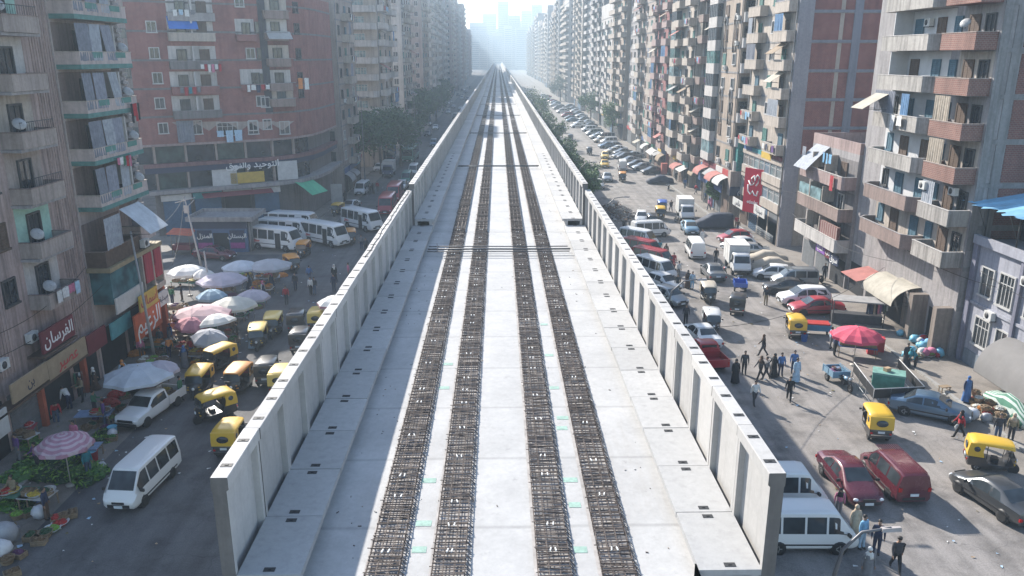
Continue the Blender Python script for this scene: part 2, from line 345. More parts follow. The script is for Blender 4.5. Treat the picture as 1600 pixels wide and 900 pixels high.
def viaduct(k):
    y0=Y0+k*SPAN; hi=1 if k>=1 else 0; lod=0 if k<1 else (1 if k<3 else 2)
    far=['nearest viaduct span in front, twelve metres below the camera','second viaduct span with raised walkway beyond the first step','third viaduct span, past the second step in the parapets']
    v=thing('viaduct_span',far[k] if k<3 else None,'viaduct',(0,y0,0),0,'concrete viaduct spans')
    if k>=3: v['label']='distant pale viaduct span in the receding row between the towers'
    ya=-34 if k==0 else 0
    d=MB(); d.prism([(-6.1,ZD),(-6.1,ZD-.45),(-2.6,ZD-2.1),(2.6,ZD-2.1),(6.1,ZD-.45),(6.1,ZD)],ya,SPAN-.03,'y'); d.build('deck_slab',MC,v)
    for x in (-2.76,-1.22,1.27,2.77):                                   # stained strips under the cages
        s=MB(); s.quad((x-.47,ya,ZD+.004),(x+.47,ya,ZD+.004),(x+.47,SPAN-.05,ZD+.004),(x-.47,SPAN-.05,ZD+.004)); s.build('plinth_strip',MRST,v)
    cs=CAGE[lod]
    for i,x in enumerate((-2.76,-1.22,1.27,2.77)):
        c=put('rebar_cage',cs[i],v,(x,.0,ZD+.012))
        if k==0:
            y=1.2
            while y<SPAN:
                for dx in (-.07,.07): put('spacer',SPK,c,(dx+R.uniform(-.02,.02),y,.27),R.uniform(-.3,.3))
                y+=R.choice((1.1,1.9,2.5))
            put('rebar_cage',CAGE[0][(i+1)%4],v,(x,-SPAN,ZD+.012))
    if k<9:
        for sgn in (1,-1):
            ds=.0
            for i in range(NP):
                p=put('parapet_panel',PM[hi],v,(R.uniform(-.008,.008),i*PITCH,R.uniform(-.009,.009)))
                if sgn<0: mirror(p)
                if k<3:
                    for yy in (.55,1.75):
                        put('lifting_pocket',POCK,p,(6.07-.16*hi,yy,ZD+2.962+.42*hi))
                w=put('walkway_slab',SM[hi],v,(R.uniform(-.01,.01),i*PITCH,R.uniform(-.004,.01)))
                if sgn<0: mirror(w)
                if k<2:
                    for yy in (.2,PITCH-.2): put('lifting_pocket',POCK,w,(5.25-.1*hi,yy,ZD+.502+.45*hi))
        # support walls under the walkways
        for sgn in (1,-1):
            b=MB(); o=.12*hi; zt=ZD+.34+.45*hi
            a,c=sorted((sgn*(4.72-o),sgn*(4.9-o))); b.box(a,c,.03,SPAN-.05,ZD+.001,zt-.002); a,c=sorted((sgn*(5.72-o),sgn*(5.88-o))); b.box(a,c,.03,SPAN-.05,ZD+.001,zt-.002)
            b.build('walkway_support',MPAR,v)
    else:
        for sgn in (1,-1):
            b=MB(); b.box(5.72,6.1,0,SPAN-.03,ZD-1.35,ZD+3.38); b.box(4.38,5.72,0,SPAN-.03,ZD+.01,ZD+.95); o=b.build('parapet_run',MPAR,v)
            if sgn<0: mirror(o)
    # conduits lying across the deck ahead of the joint
    ys=[SPAN-6.9,SPAN-6.3,SPAN-5.6] if k==0 else [SPAN-6.6,SPAN-5.9]
    if k<8:
        for i,yy in enumerate(ys):
            b=MB(); x1=4.3 if i!=1 else 4.4; b.tube([(-4.35,yy,ZD+.33),(-1,yy+.04,ZD+.33),(1.4,yy-.03,ZD+.33),(x1,yy,ZD+.33)],.035+.02*(i==1),6)
            b.build('conduit',MPIPE,v)
        if k==0:
            b=MB(); b.tube([(-3.7,SPAN-7.0,ZD+.36),(-3.9,SPAN-4.9,ZD+.36)],.03,5); b.build('conduit',MPIPE,v)
    if k<2:
        mk=[(670,751),(655,859),(662,818),(891,750),(898,789),(907,859),(879,653),(866,606),(878,669),(694,606),(700,569),(858,555),(850,507)] if k==0 else []
        for px,py in mk:
            p=G(px,py,ZD); b=MB(); w=.16+R.uniform(0,.05); b.quad((p.x-w,p.y-y0-.13,ZD+.008),(p.x+w,p.y-y0-.13,ZD+.008),(p.x+w,p.y-y0+.13,ZD+.008),(p.x-w,p.y-y0+.13,ZD+.008)); b.build('paint_mark',MGR,v)
    if k==0:
        for sgn in (-1,1):
            b=MB(); 
            for sx in (0,1):
                b.cbox((sgn*4.49,.02+sx*0,ZD+.3),(.03,.5,.4))
            if sgn>0: b.build('green_edge_strip',M('green_plastic_strip',(.05,.35,.2),.6),v)
    # pier under the joint
    b=MB(); b.prism([(-2.9,ZD-2.1),(-2.9,ZD-2.9),(-1.1,ZD-4.6),(1.1,ZD-4.6),(2.9,ZD-2.9),(2.9,ZD-2.1)],SPAN-1.3,SPAN+1.2,'y'); b.lathe((0,SPAN,0),[(1.15,-.3),(1.15,ZD-4.5)],16); b.build('pier',MPAR,v)
    return v
for k in range(34): viaduct(k)
db=MB()
for i in range(150):
    x=R.choice((R.uniform(-4.3,4.3),R.uniform(2.9,4.4),R.uniform(-4.4,-3.2))); y=15.5+R.random()**1.6*70; q=R.uniform(.01,.032); a=R.uniform(0,3); db.cbox((x,y,ZD+.012),(q*R.uniform(1,4),q,.015),R.choice((0,0,1,2)),a)
tag(db.build('deck_debris',[MRB,M('timber_scrap',(.3,.22,.14)),M('concrete_chip',(.25,.25,.24))]),'small scraps of wire, timber and concrete on the viaduct deck','debris',kind='stuff')
# ================================================================ vehicles (built facing +y, origin on the ground under the middle)
VG=glass('vehicle_glass',(.03,.037,.042),.06); TY=M('tyre_rubber',(.02,.02,.021),.85); RIM=M('alloy_rim',(.45,.45,.46),.35,.1,5,.8); STEEL=M('steel_hub',(.25,.25,.25),.5,.2,5,.5)
BLK=M('black_trim',(.018,.018,.02),.55); HLM=M('headlight_lens',(.75,.77,.78),.12); TLM=M('tail_light_lens',(.42,.01,.012),.2); PLT=M('number_plate',(.6,.65,.68),.5); CHR=M('chrome',(.6,.6,.6),.2,.05,2,1)
PT={k:paint('paint_'+k,c,d,r,mt) for k,c,d,r,mt in [('white',(.72,.73,.73),.22,.35,0),('silver',(.36,.38,.39),.22,.3,.5),('grey',(.14,.15,.16),.2,.3,.3),('maroon',(.10,.012,.025),.16,.25,.1),('red',(.36,.014,.028),.2,.3,0),
  ('darkgrey',(.055,.06,.065),.2,.28,.3),('blue',(.09,.16,.24),.2,.28,.4),('lightblue',(.16,.30,.42),.25,.4,0),('black',(.016,.017,.02),.2,.3,0),('yellow',(.66,.40,.02),.12,.5,0),('orange',(.62,.25,.02),.15,.5,0),('green',(.05,.22,.17),.25,.4,0),('beige',(.5,.44,.35),.25,.5,0),('navy',(.02,.035,.10),.25,.45,0),('paleyellow',(.74,.52,.11),.12,.5,0),('brightblue',(.015,.09,.42),.2,.45,0),('tukwhite',(.62,.63,.62),.22,.5,0)]}
def wheel_meshes(r,w):
    b=MB(); b.lathe((0,0,0),[(r*.62,-w/2),(r*.93,-w/2),(r,-w*.3),(r,w*.3),(r*.93,w/2),(r*.62,w/2)],18,0,'x')
    c=MB(); c.lathe((0,0,0),[(r*.12,-w*.42),(r*.63,-w*.46),(r*.63,w*.46),(r*.12,w*.42)],14,0,'x')
    for k in range(5):
        a=2*math.pi*k/5; c.cbox((w*.47,math.cos(a)*r*.34,math.sin(a)*r*.34),(.02,r*.16,r*.5),1,0,-(a-math.pi/2)+math.pi/2*0)
    return b.mesh('wheel',TY),c.mesh('rim',[RIM,STEEL])
WH={}
def wheel(root,x,y,r,w):
    k=(round(r,2),round(w,2))
    if k not in WH: WH[k]=wheel_meshes(r,w)
    o=put('wheel',WH[k][0],root,(x,y,r)); put('rim',WH[k][1],o)
def secf(st):
    def f(y):
        for a,b in zip(st,st[1:]):
            if a[0]<=y<=b[0]:
                t=(y-a[0])/(b[0]-a[0]); return [p+(q-p)*t for p,q in zip(a,b)]
        return st[0] if y<st[0][0] else st[-1]
    return f
def loft_body(st):
    b=MB(); secs=[]
    for (y,bz,be,w,ro,wr) in st:
        h=[(w*.86,bz),(w,bz+.14),(w*1.005,(bz+be)/2),(w,be),(wr,ro-.045),(wr*.9,ro),(wr*.45,ro+.018)]
        secs.append([(-x,y,z) for x,z in h]+[(x,y,z) for x,z in reversed(h)])
    b.loft(secs,0,True); return b
def sidewin(b,f,y0,y1,n=4,lo=.06,hi=.86,m=0,ss=(-1,1)):
    for s in ss:
        B=[];T=[]
        for i in range(n+1):
            y=y0+(y1-y0)*i/n; _,bz,be,w,ro,wr=f(y); H=ro-.045-be
            for L,t in ((B,lo),(T,hi)):
                q=t if H>.12 else .5*t
                L.append((s*(w+(wr-w)*q+.008),y,be+H*q))
        vs=B+T; k=n+1
        b.add(vs,[(i,i+1,k+i+1,k+i) for i in range(n)],m)
def scr(b,f,ya,yb,ta=.08,tb=.9,m=0,wd=.9,up=.014):
    """sloping screen between the stations ya (low) and yb (roof)"""
    a=f(ya); c=f(yb); P=[]
    for t,sg in ((ta,-1),(ta,1),(tb,1),(tb,-1)):
        y=a[0]+(c[0]-a[0])*t; z=a[4]+(c[4]-a[4])*t; w=a[5]+(c[5]-a[5])*t
        P.append((sg*w*wd,y+up*(1 if c[0]<a[0] else -1)*.7,z+up))
    b.add(P,[(0,1,2,3)],m)
def smooth_obj(o):
    try:
        o.data.set_sharp_from_angle(angle=rad(38))
    except Exception: pass
    return o
def car(kind,label=None):
    r=thing({'sedan':'parked_car','hatch':'parked_car','suv':'parked_car','wagon':'parked_car','microbus':'microbus','minibus':'minibus','bus':'city_bus','oldcar':'parked_car'}[kind],label,'bus' if kind in('minibus','bus') else ('van' if kind in ('microbus','wagon') else 'car'))
    if kind in('sedan','oldcar'):
        st=[(-2.26,.42,.70,.66,.76,.60),(-2.16,.28,.88,.80,.97,.70),(-1.5,.2,.95,.86,1.03,.73),(-.78,.2,.93,.87,1.40,.60),(-.1,.2,.92,.87,1.46,.60),(.33,.2,.91,.87,1.42,.59),(1.18,.2,.88,.86,.97,.75),(1.85,.22,.76,.83,.84,.70),(2.16,.28,.62,.74,.69,.62),(2.26,.36,.54,.62,.59,.52)]
        sw=[(-1.28,-.42),(-.34,.82)]; fs=(1.18,.33); rs=(-1.5,-.78); wb=(1.38,-1.32); wr_=(.31,.2); hl=(2.17,.6,.6); tl=(-2.22,.76,.62)
        if kind=='oldcar': st=[(a,b_,c+(.06 if abs(a)>1.3 else 0),d,e+(.06 if abs(a)>1.3 and abs(a)<2.2 else 0),g*1.02) for a,b_,c,d,e,g in st]
    elif kind=='hatch':
        st=[(-1.95,.4,.72,.68,.9,.6),(-1.88,.28,.88,.8,1.06,.66),(-1.25,.2,.92,.83,1.42,.6),(-.3,.2,.91,.84,1.48,.6),(.3,.2,.9,.84,1.45,.59),(1.12,.2,.86,.83,.96,.72),(1.7,.24,.72,.8,.8,.66),(1.95,.34,.56,.66,.62,.55)]
        sw=[(-1.5,-.4),(-.3,.8)]; fs=(1.12,.3); rs=(-1.88,-1.25); wb=(1.22,-1.2); wr_=(.3,.19); hl=(1.86,.56,.62); tl=(-1.93,.66,.8)
    elif kind=='suv':
        st=[(-2.2,.46,.9,.7,1.05,.62),(-2.1,.34,1.05,.86,1.22,.7),(-1.75,.28,1.08,.9,1.6,.64),(-.4,.26,1.06,.91,1.68,.66),(.35,.26,1.05,.91,1.62,.64),(1.15,.27,1.0,.9,1.1,.76),(1.9,.3,.9,.87,.98,.72),(2.2,.4,.66,.72,.76,.6)]
        sw=[(-1.85,-.9),(-.8,0),(.08,.8)]; fs=(1.15,.35); rs=(-2.1,-1.75); wb=(1.4,-1.32); wr_=(.36,.23); hl=(2.1,.62,.78); tl=(-2.16,.68,1.0)
    elif kind=='wagon':
        st=[(-2.1,.4,.95,.72,1.2,.64),(-2.04,.28,1.0,.84,1.66,.66),(-1.7,.22,1.0,.86,1.78,.66),(.2,.22,.98,.86,1.78,.66),(.6,.22,.97,.86,1.72,.64),(1.3,.22,.94,.85,1.08,.74),(1.85,.25,.8,.82,.9,.68),(2.1,.36,.6,.68,.68,.56)]
        sw=[(-1.9,-.95),(-.85,.1),(.2,.98)]; fs=(1.3,.6); rs=(-2.1,-2.04); wb=(1.32,-1.28); wr_=(.32,.2); hl=(2.0,.56,.68); tl=(-2.08,.72,.95)
    elif kind=='microbus':
        st=[(-2.35,.42,.98,.74,1.3,.64),(-2.28,.28,1.02,.83,1.9,.66),(-2.0,.24,1.02,.85,1.98,.68),(1.05,.24,1.0,.85,1.98,.68),(1.35,.24,1.0,.85,1.93,.66),(2.05,.26,.96,.83,1.05,.72),(2.25,.3,.74,.79,.83,.68),(2.35,.4,.6,.68,.68,.58)]
        sw=[(-2.1,-1.2),(-1.1,-.15),(-.05,.8),(.9,1.78)]; fs=(2.05,1.35); rs=(-2.35,-2.28); wb=(1.45,-1.25); wr_=(.31,.2); hl=(2.28,.58,.66); tl=(-2.33,.7,.9)
    elif kind=='minibus':
        st=[(-3.2,.5,1.2,.92,2.3,.84),(-3.1,.34,1.25,1.0,2.5,.88),(-2.6,.3,1.25,1.02,2.58,.9),(2.0,.3,1.25,1.02,2.58,.9),(2.4,.3,1.24,1.02,2.45,.88),(2.95,.32,1.18,1.0,1.35,.9),(3.15,.36,.9,.96,1.0,.86),(3.22,.46,.7,.86,.8,.76)]
        sw=[(-2.95,-1.75),(-1.62,-.4),(-.25,.55),(1.5,2.55)]; fs=(2.95,2.4); rs=(-3.2,-3.1); wb=(2.05,-1.75); wr_=(.38,.26); hl=(3.17,.72,.78); tl=(-3.18,.82,.9)
    else:
        st=[(-5.2,.6,1.4,1.15,2.8,1.05),(-5.1,.4,1.4,1.24,2.95,1.1),(-4.8,.35,1.4,1.25,3.05,1.12),(4.7,.35,1.35,1.25,3.05,1.12),(5.0,.35,1.3,1.24,2.9,1.1),(5.18,.4,1.25,1.22,1.4,1.12),(5.25,.5,.9,1.15,1.0,1.05)]
        sw=[(-4.7+i*1.6,-3.25+i*1.6) for i in range(5)]+[(3.3,4.7)]; fs=(5.18,5.0); rs=(-5.2,-5.1); wb=(3.0,-2.9); wr_=(.5,.3); hl=(5.24,.9,.75); tl=(-5.2,.95,1.0)
    f=secf(st); b=loft_body(st); o=smooth_obj(b.build('body',[PT['white']],r)); o['paint']=1
    b=MB(); L=st[-1][0]; wmax=max(s[3] for s in st)
    zb=.46 if wmax<.95 else .6
    b.cbox((0,L-.02,zb),(wmax*1.3,.07,.16),0); b.cbox((0,-L+.02,zb),(wmax*1.3,.07,.14),0)                    # bumpers
    for s in (-1,1):
        for y in wb: b.lathe((s*(wmax-.1),y,wr_[0]+.01),[(.02,-.1),(wr_[0]*1.17,-.1),(wr_[0]*1.17,.106),(.02,.106)],14,0,'x')   # arch liners
        b.cbox((s*(wmax+.012),0,.52 if wmax<.95 else .8),(.02,L*1.5,.07),0)                              # rub strip
    b.cbox((0,L+.0,zb+.17),(wmax*.72,.06,.11),1)
    b.build('trim',[BLK,BLK],r)
    if kind=='minibus':
        b=MB(); b.cbox((1.03,1.05,1.22),(.03,.72,1.75)); b.build('doorway',[BLK],r)
        b=MB(); b.cbox((1.032,-1.9,1.0),(.02,.9,.16),0,0,rad(8)); b.cbox((1.034,-2.0,1.12),(.02,.5,.12),0,0,rad(-14)); b.build('red_emblem',M('faded_red_decal',(.5,.12,.12),.6),r)
    b=MB(); scr(b,f,*fs); w=b.build('windscreen',VG,r)
    b=MB()
    if kind in('sedan','hatch','suv','oldcar'): scr(b,f,*rs)
    else:
        yb=-L-.004; a=st[1]; b.add([(-a[5]*.9,yb+.03,a[2]+.08),(a[5]*.9,yb+.03,a[2]+.08),(a[5]*.85,-L+.075,a[4]-.16),(-a[5]*.85,-L+.075,a[4]-.16)],[(0,1,2,3)])
    b.build('rear_window',VG,r)
    for y0,y1 in sw:
        for s in (-1,1): b=MB(); sidewin(b,f,y0,y1,4,ss=(s,)); b.build('side_window',VG,r)
    for s in (-1,1):
        b=MB(); b.blob((s*hl[1],hl[0]-.02,hl[2]),(.17 if wmax<.95 else .2,.09,.085),8,5); b.build('headlight',HLM,r)
        b=MB(); b.cbox((s*tl[1],tl[0],tl[2]),(.16,.09,.2 if kind not in('sedan',) else .14)); b.build('tail_light',TLM,r)
        ym=fs[0]-.28; q=f(ym)
        b=MB(); b.cbox((s*(q[3]+.12),ym,q[2]+.08),(.2,.09,.14),0,s*.2); b.build('mirror',BLK if kind!='microbus' else BLK,r)
        for y in wb: wheel(r,s*(wmax-.09),y,*wr_)
    for y,z in ((L+.035,zb-.02),(-L-.03,zb+.22)):
        b=MB(); b.cbox((0,y,z),(.42,.02,.14)); b.build('number_plate',PLT,r)
    if kind in('microbus','wagon'):
        b=MB(); a=st[2]
        for i in range(-5,6): b.cbox((i*.11,-.5,a[4]+.014),(.03,3.0,.016))
        o=b.build('roof_rib',[PT['white']],r); o['paint']=1
    return r
def pickup(cover=False):
    r=thing('pickup_truck',None,'pickup')
    st=[(-.75,.35,1.0,.82,1.1,.74),(-.7,.3,1.02,.84,1.55,.66),(-.5,.28,1.0,.84,1.62,.66),(.25,.28,.98,.84,1.6,.65),(.45,.28,.97,.84,1.54,.64),(1.1,.28,.95,.83,1.03,.74),(2.1,.32,.86,.8,.94,.7),(2.3,.42,.62,.7,.72,.6)]
    f=secf(st); o=smooth_obj(loft_body(st).build('cab',[PT['white']],r)); o['paint']=1
    b=MB()
    for s in (-1,1): b.box(min(s*.78,s*.84),max(s*.78,s*.84),-2.45,-.78,.48,1.02)
    b.box(-.84,.84,-2.5,-2.44,.46,1.02); b.box(-.78,.78,-.84,-.78,.48,1.05); b.box(-.8,.8,-2.44,-.8,.48,.56); o=b.build('cargo_bed',[PT['white']],r); o['paint']=1
    b=MB(); b.box(-.5,.5,-2.4,2.1,.28,.48); b.cbox((0,2.32,.46),(1.4,.1,.2)); b.cbox((0,2.31,.68),(1.0,.05,.15)); b.build('chassis',BLK,r)
    b=MB(); scr(b,f,1.1,.45); b.build('windscreen',VG,r)
    for s in (-1,1): b=MB(); sidewin(b,f,-.55,.88,ss=(s,)); b.build('side_window',VG,r)
    b=MB(); b.add([(-.56,-.745,1.12),(.56,-.745,1.12),(.54,-.715,1.48),(-.54,-.715,1.48)],[(0,1,2,3)]); b.build('rear_window',VG,r)
    for s in (-1,1):
        b=MB(); b.blob((s*.56,2.26,.7),(.15,.08,.08),8,5); b.build('headlight',HLM,r)
        b=MB(); b.cbox((s*.74,-2.5,.72),(.12,.05,.24)); b.build('tail_light',TLM,r)
        for y in (1.45,-1.55): wheel(r,s*.75,y,.34,.22)
    return r
def boxtruck():
    r=thing('box_truck',None,'truck')
    st=[(.75,.5,1.25,.88,1.3,.84),(.8,.45,1.25,.9,2.05,.8),(1.0,.42,1.25,.9,2.15,.8),(1.6,.42,1.22,.9,2.12,.78),(1.85,.42,1.2,.9,2.0,.78),(2.35,.44,1.15,.88,1.25,.82),(2.6,.5,.9,.84,1.0,.76),(2.68,.6,.75,.76,.84,.68)]
    f=secf(st); o=smooth_obj(loft_body(st).build('cab',[PT['white']],r)); o['paint']=1
    b=MB(); b.box(-1,1,-2.7,.6,.85,2.75); 
    o=b.build('cargo_box',[M('box_panel_white',(.6,.6,.58),.6,.15,1.2)],r); b=MB()
    for s in (-1,1):
        b.box(min(s*.995,s*1.02),max(s*.995,s*1.02),-2.72,.62,2.68,2.77); b.box(min(s*.995,s*1.02),max(s*.995,s*1.02),-2.72,.62,.83,.92)
        for y in (-2.72,-1.6,-.5,.56): b.box(min(s*1.0,s*1.018),max(s*1.0,s*1.018),y,y+.06,.92,2.68)
    b.box(-1.02,1.02,.6,.63,2.68,2.78); b.build('edge_rail',M('rail_grey',(.42,.42,.41),.5),o)
    b=MB(); b.box(-.5,.5,-2.65,2.4,.5,.84); b.cbox((0,2.66,.55),(1.6,.1,.22)); b.build('chassis',BLK,r)
    b=MB(); scr(b,f,2.35,1.85); b.build('windscreen',VG,r)
    for s in (-1,1): b=MB(); sidewin(b,f,1.05,2.12,ss=(s,)); b.build('side_window',VG,r)
    for s in (-1,1):
        b=MB(); b.blob((s*.64,2.62,.86),(.16,.08,.08),8,5); b.build('headlight',HLM,r)
        b=MB(); b.cbox((s*1.08,2.05,1.5),(.14,.06,.3)); b.build('mirror',BLK,r)
        for y in (1.75,-1.7): wheel(r,s*.8,y,.38,.24)
    return r
VINYL=M('black_vinyl',(.02,.02,.022),.5,.3,4); SEAT=M('red_seat_vinyl',(.25,.03,.05),.6,.3,4)
def tuktuk():
    r=thing('auto_rickshaw',None,'auto rickshaw')
    # lower tub
    b=MB(); secs=[]
    for y,w,z0,z1 in ((-1.3,.5,.34,.72),(-1.24,.6,.3,.86),(-.5,.63,.26,.84),(-.35,.63,.26,.56),(.3,.6,.27,.5),(.62,.5,.28,.52)):
        secs.append([(-w*.9,y,z0),(-w,y,z0+.1),(-w,y,z1-.03),(-w*.95,y,z1),(w*.95,y,z1),(w,y,z1-.03),(w,y,z0+.1),(w*.9,y,z0)])
    b.loft(secs,0,True); smooth_obj(b.build('tub',[PT['black']],r))
    # nose cowl
    b=MB(); secs=[]
    for z,w,y in ((.35,.30,.95),(.6,.44,1.02),(.85,.52,.98),(1.02,.55,.86)):
        secs.append([(-w,.5 if z<.8 else .62,z),(-w*.95,y-.22,z),(-w*.5,y,z),(0,y+.05,z),(w*.5,y,z),(w*.95,y-.22,z),(w,.5 if z<.8 else .62,z)])
    b.loft(secs,0,True); o=smooth_obj(b.build('nose_cowl',[PT['black']],r))
    b=MB(); b.cbox((0,.9,.62),(.9,.06,.06)); b.cbox((0,.93,.8),(.75,.05,.07)); o=b.build('nose_stripe',[PT['orange']],r); o['paint']=1
    # frame
    b=MB()
    for s in (-1,1):
        b.tube([(s*.53,.86,1.0),(s*.55,.62,1.6)],.02,5); b.tube([(s*.62,-.45,.8),(s*.62,-.45,1.6)],.022,5); b.tube([(s*.56,.5,.5),(s*.56,.62,1.6)],.018,5); b.tube([(s*.55,.62,1.58),(s*.62,-.45,1.62)],.02,5)
    b.tube([(-.55,.62,1.58),(.55,.62,1.58)],.02,5); b.tube([(-.53,.86,1.0),(.53,.86,1.0)],.02,5)
    b.build('frame',BLK,r)
    b=MB(); b.add([(-.52,.875,1.04),(.52,.875,1.04),(.54,.65,1.56),(-.54,.65,1.56)],[(0,1,2,3)]); b.build('windscreen',glass('tuk_glass',(.05,.06,.065),.1),r)
    # canopy
    b=MB(); secs=[]
    for y,z,w in ((.8,1.575,.52),(.6,1.64,.6),(-.2,1.70,.64),(-.9,1.70,.645),(-1.12,1.66,.64),(-1.25,1.56,.62)):
        secs.append([(-w,y,z-.16),(-w,y,z-.06),(-w*.9,y,z),(-w*.4,y,z+.035),(w*.4,y,z+.035),(w*.9,y,z),(w,y,z-.06),(w,y,z-.16),(w*.96,y,z-.17),(w*.85,y,z-.05),(-w*.85,y,z-.05),(-w*.96,y,z-.17)])
    b.loft(secs,0,True)
    b.loft([[(-.62,-1.26,1.6),(.62,-1.26,1.6),(.6,-1.2,1.62),(-.6,-1.2,1.62)],[(-.64,-1.33,1.2),(.64,-1.33,1.2),(.62,-1.27,1.2),(-.62,-1.27,1.2)],[(-.62,-1.34,.86),(.62,-1.34,.86),(.6,-1.28,.86),(-.6,-1.28,.86)]],0,True)
    for s in (-1,1):
        a,c=sorted((s*.6,s*.645)); b.prism([(-1.32,.86),(-1.32,1.2),(-1.25,1.6),(-.55,1.62),(-.62,1.2),(-.55,.86)],a,c,'x')
    o=smooth_obj(b.build('canopy',[PT['yellow']],r)); o['paint']=1
    b=MB(); b.lathe((0,-1.345,1.24),[(.01,-.012),(.2,-.012),(.2,.012),(.01,.012)],16,0,'y'); b.xf(Matrix.Diagonal((1.6,1,1,1)));
    b.build('rear_window',VG,r)
    for s in (-1,1):
        b=MB(); b.lathe((s*.655,-.92,1.3),[(.01,-.008),(.15,-.008),(.15,.008),(.01,.008)],12,0,'x'); b.build('quarter_window',VG,r)
    b=MB(); b.box(-.56,.56,-1.05,-.55,.56,.74); b.box(-.56,.56,-1.15,-1.03,.74,1.2); b.build('seat',SEAT,r)
    b=MB(); b.box(-.22,.22,-.1,.2,.5,.72); b.build('driver_seat',VINYL,r)
    b=MB(); b.tube([(-.34,.56,1.02),(0,.68,.98),(.34,.56,1.02)],.016,5); b.tube([(0,.68,.98),(0,.84,.4)],.025,5); b.build('handlebar',BLK,r)
    b=MB(); b.lathe((0,1.04,.72),[(.02,-.05),(.09,-.04),(.1,.02),(.03,.05)],12,0,'y'); b.build('headlight',HLM,r)
    for s in (-1,1):
        b=MB(); b.cbox((s*.5,-1.32,.62),(.12,.04,.09)); b.build('tail_light',TLM,r)
        wheel(r,s*.5,-.82,.23,.13)
        b=MB(); b.cbox((s*.68,.72,1.2),(.14,.04,.1)); b.build('mirror',BLK,r)
    b=MB(); b.box(-.55,.55,-1.36,-1.29,.5,.56); b.cbox((0,-1.345,.7),(.36,.02,.12),1); b.build('rear_bumper',[CHR,PLT],r)
    wheel(r,0,.95,.23,.11)
    b=MB(); b.lathe((0,.95,.23),[(.25,-.08),(.29,-.08),(.29,.08),(.25,.08)],14,0,'x'); b.build('mudguard',BLK,r)
    return r
def cargo_trike(colm):
    """three-wheeled motorcycle with an open cargo box"""
    r=thing('cargo_tricycle',None,'cargo tricycle')
    b=MB()
    for s in (-1,1): b.box(min(s*.55,s*.59),max(s*.55,s*.59),-1.55,-.05,.55,.92)
    b.box(-.59,.59,-1.6,-1.55,.55,.92); b.box(-.55,.55,-.1,-.05,.55,1.0); b.box(-.55,.55,-1.55,-.1,.53,.58)
    for s in (-1,1):
        for y in (-1.5,-.8,-.1): b.box(min(s*.59,s*.615),max(s*.59,s*.615),y-.02,y+.02,.5,1.0)
        b.box(min(s*.57,s*.6),max(s*.57,s*.6),-1.57,-.05,.98,1.02)
    o=b.build('cargo_box',[colm],r); o['paint']=1
    b=MB(); b.tube([(0,-1.3,.42),(0,.3,.45),(0,.85,.95)],.05,6); b.tube([(.0,.84,.95),(.1,.9,.85),(.1,1.1,.3)],.03,6); b.tube([(.0,.84,.95),(-.1,.9,.85),(-.1,1.1,.3)],.03,6); b.box(-.14,.14,.15,.55,.3,.6); b.tube([(-.5,-1.0,.3),(0,-1.0,.42),(.5,-1.0,.3)],.035,6); b.build('frame',BLK,r)
    b=MB(); b.blob((0,.55,.78),(.15,.28,.14),8,6); o=b.build('fuel_tank',[colm],r); o['paint']=1
    b=MB(); b.box(-.15,.15,-.02,.35,.68,.78); b.build('seat',VINYL,r)
    b=MB(); b.tube([(-.36,.72,1.08),(-.1,.86,1.02),(.1,.86,1.02),(.36,.72,1.08)],.018,5); b.build('handlebar',CHR,r)
    b=MB(); b.lathe((0,1.0,.9),[(.02,-.06),(.09,-.04),(.1,.03),(.02,.05)],10,0,'y'); b.build('headlight',HLM,r)
    wheel(r,0,1.12,.29,.1)
    for s in (-1,1): wheel(r,s*.5,-1.0,.28,.12)
    return r
def motorbike():
    r=thing('motorcycle',None,'motorcycle')
    wheel(r,0,.62,.29,.09); wheel(r,0,-.62,.29,.1)
    b=MB(); b.tube([(0,-.62,.3),(0,-.2,.42),(0,.3,.45),(0,.45,.85)],.045,6); b.tube([(.06,.42,.9),(.06,.62,.3)],.025,5); b.tube([(-.06,.42,.9),(-.06,.62,.3)],.025,5); b.box(-.13,.13,-.2,.2,.22,.5); b.build('frame',BLK,r); b=MB(); b.tube([(.16,.1,.3),(.18,-.7,.36)],.04,6); b.build('exhaust',CHR,r)
    b=MB(); b.blob((0,.18,.72),(.14,.26,.13),8,6); o=b.build('fuel_tank',[PT['red']],r); o['paint']=1
    b=MB(); b.box(-.13,.13,-.65,0,.64,.74); b.build('seat',VINYL,r)
    b=MB(); b.tube([(-.35,.34,1.0),(0,.45,.96),(.35,.34,1.0)],.017,5); b.build('handlebar',CHR,r)
    b=MB(); b.lathe((0,.58,.86),[(.02,-.06),(.08,-.04),(.09,.03),(.02,.05)],10,0,'y'); b.build('headlight',HLM,r)
    return r
def cover_cloth(kind,mat):
    """cloth cover lying over a parked car, hem wavy"""
    st={'car':[(-2.3,.35,.7),(-2.1,.75,.95),(-1.4,.86,1.05),(-.75,.75,1.45),(.2,.75,1.48),(1.1,.85,1.05),(1.9,.8,.88),(2.3,.4,.6)],'van':[(-2.4,.7,1.5),(-2.3,.86,1.9),(-.8,.88,1.95),(.3,.88,1.9),(.9,.86,1.5),(1.7,.86,1.15),(2.3,.8,1.0),(2.5,.5,.8)]}[kind]
    b=MB(); secs=[]
    for i,(y,w,z) in enumerate(st):
        ring=[]; h=[(w+.14,.22),(w+.1,.5),(w+.02,z*.72),(w*.78,z-.06),(w*.4,z+.02),(0,z+.04)]
        for sx in (-1,1):
            hh=h if sx<0 else h[-2::-1]
            for x,zz in hh: ring.append((sx*(x+R.uniform(-.035,.035)),y+R.uniform(-.05,.05),zz+R.uniform(-.02,.02)))
        secs.append(ring)
    b.loft(secs,0,True); return b
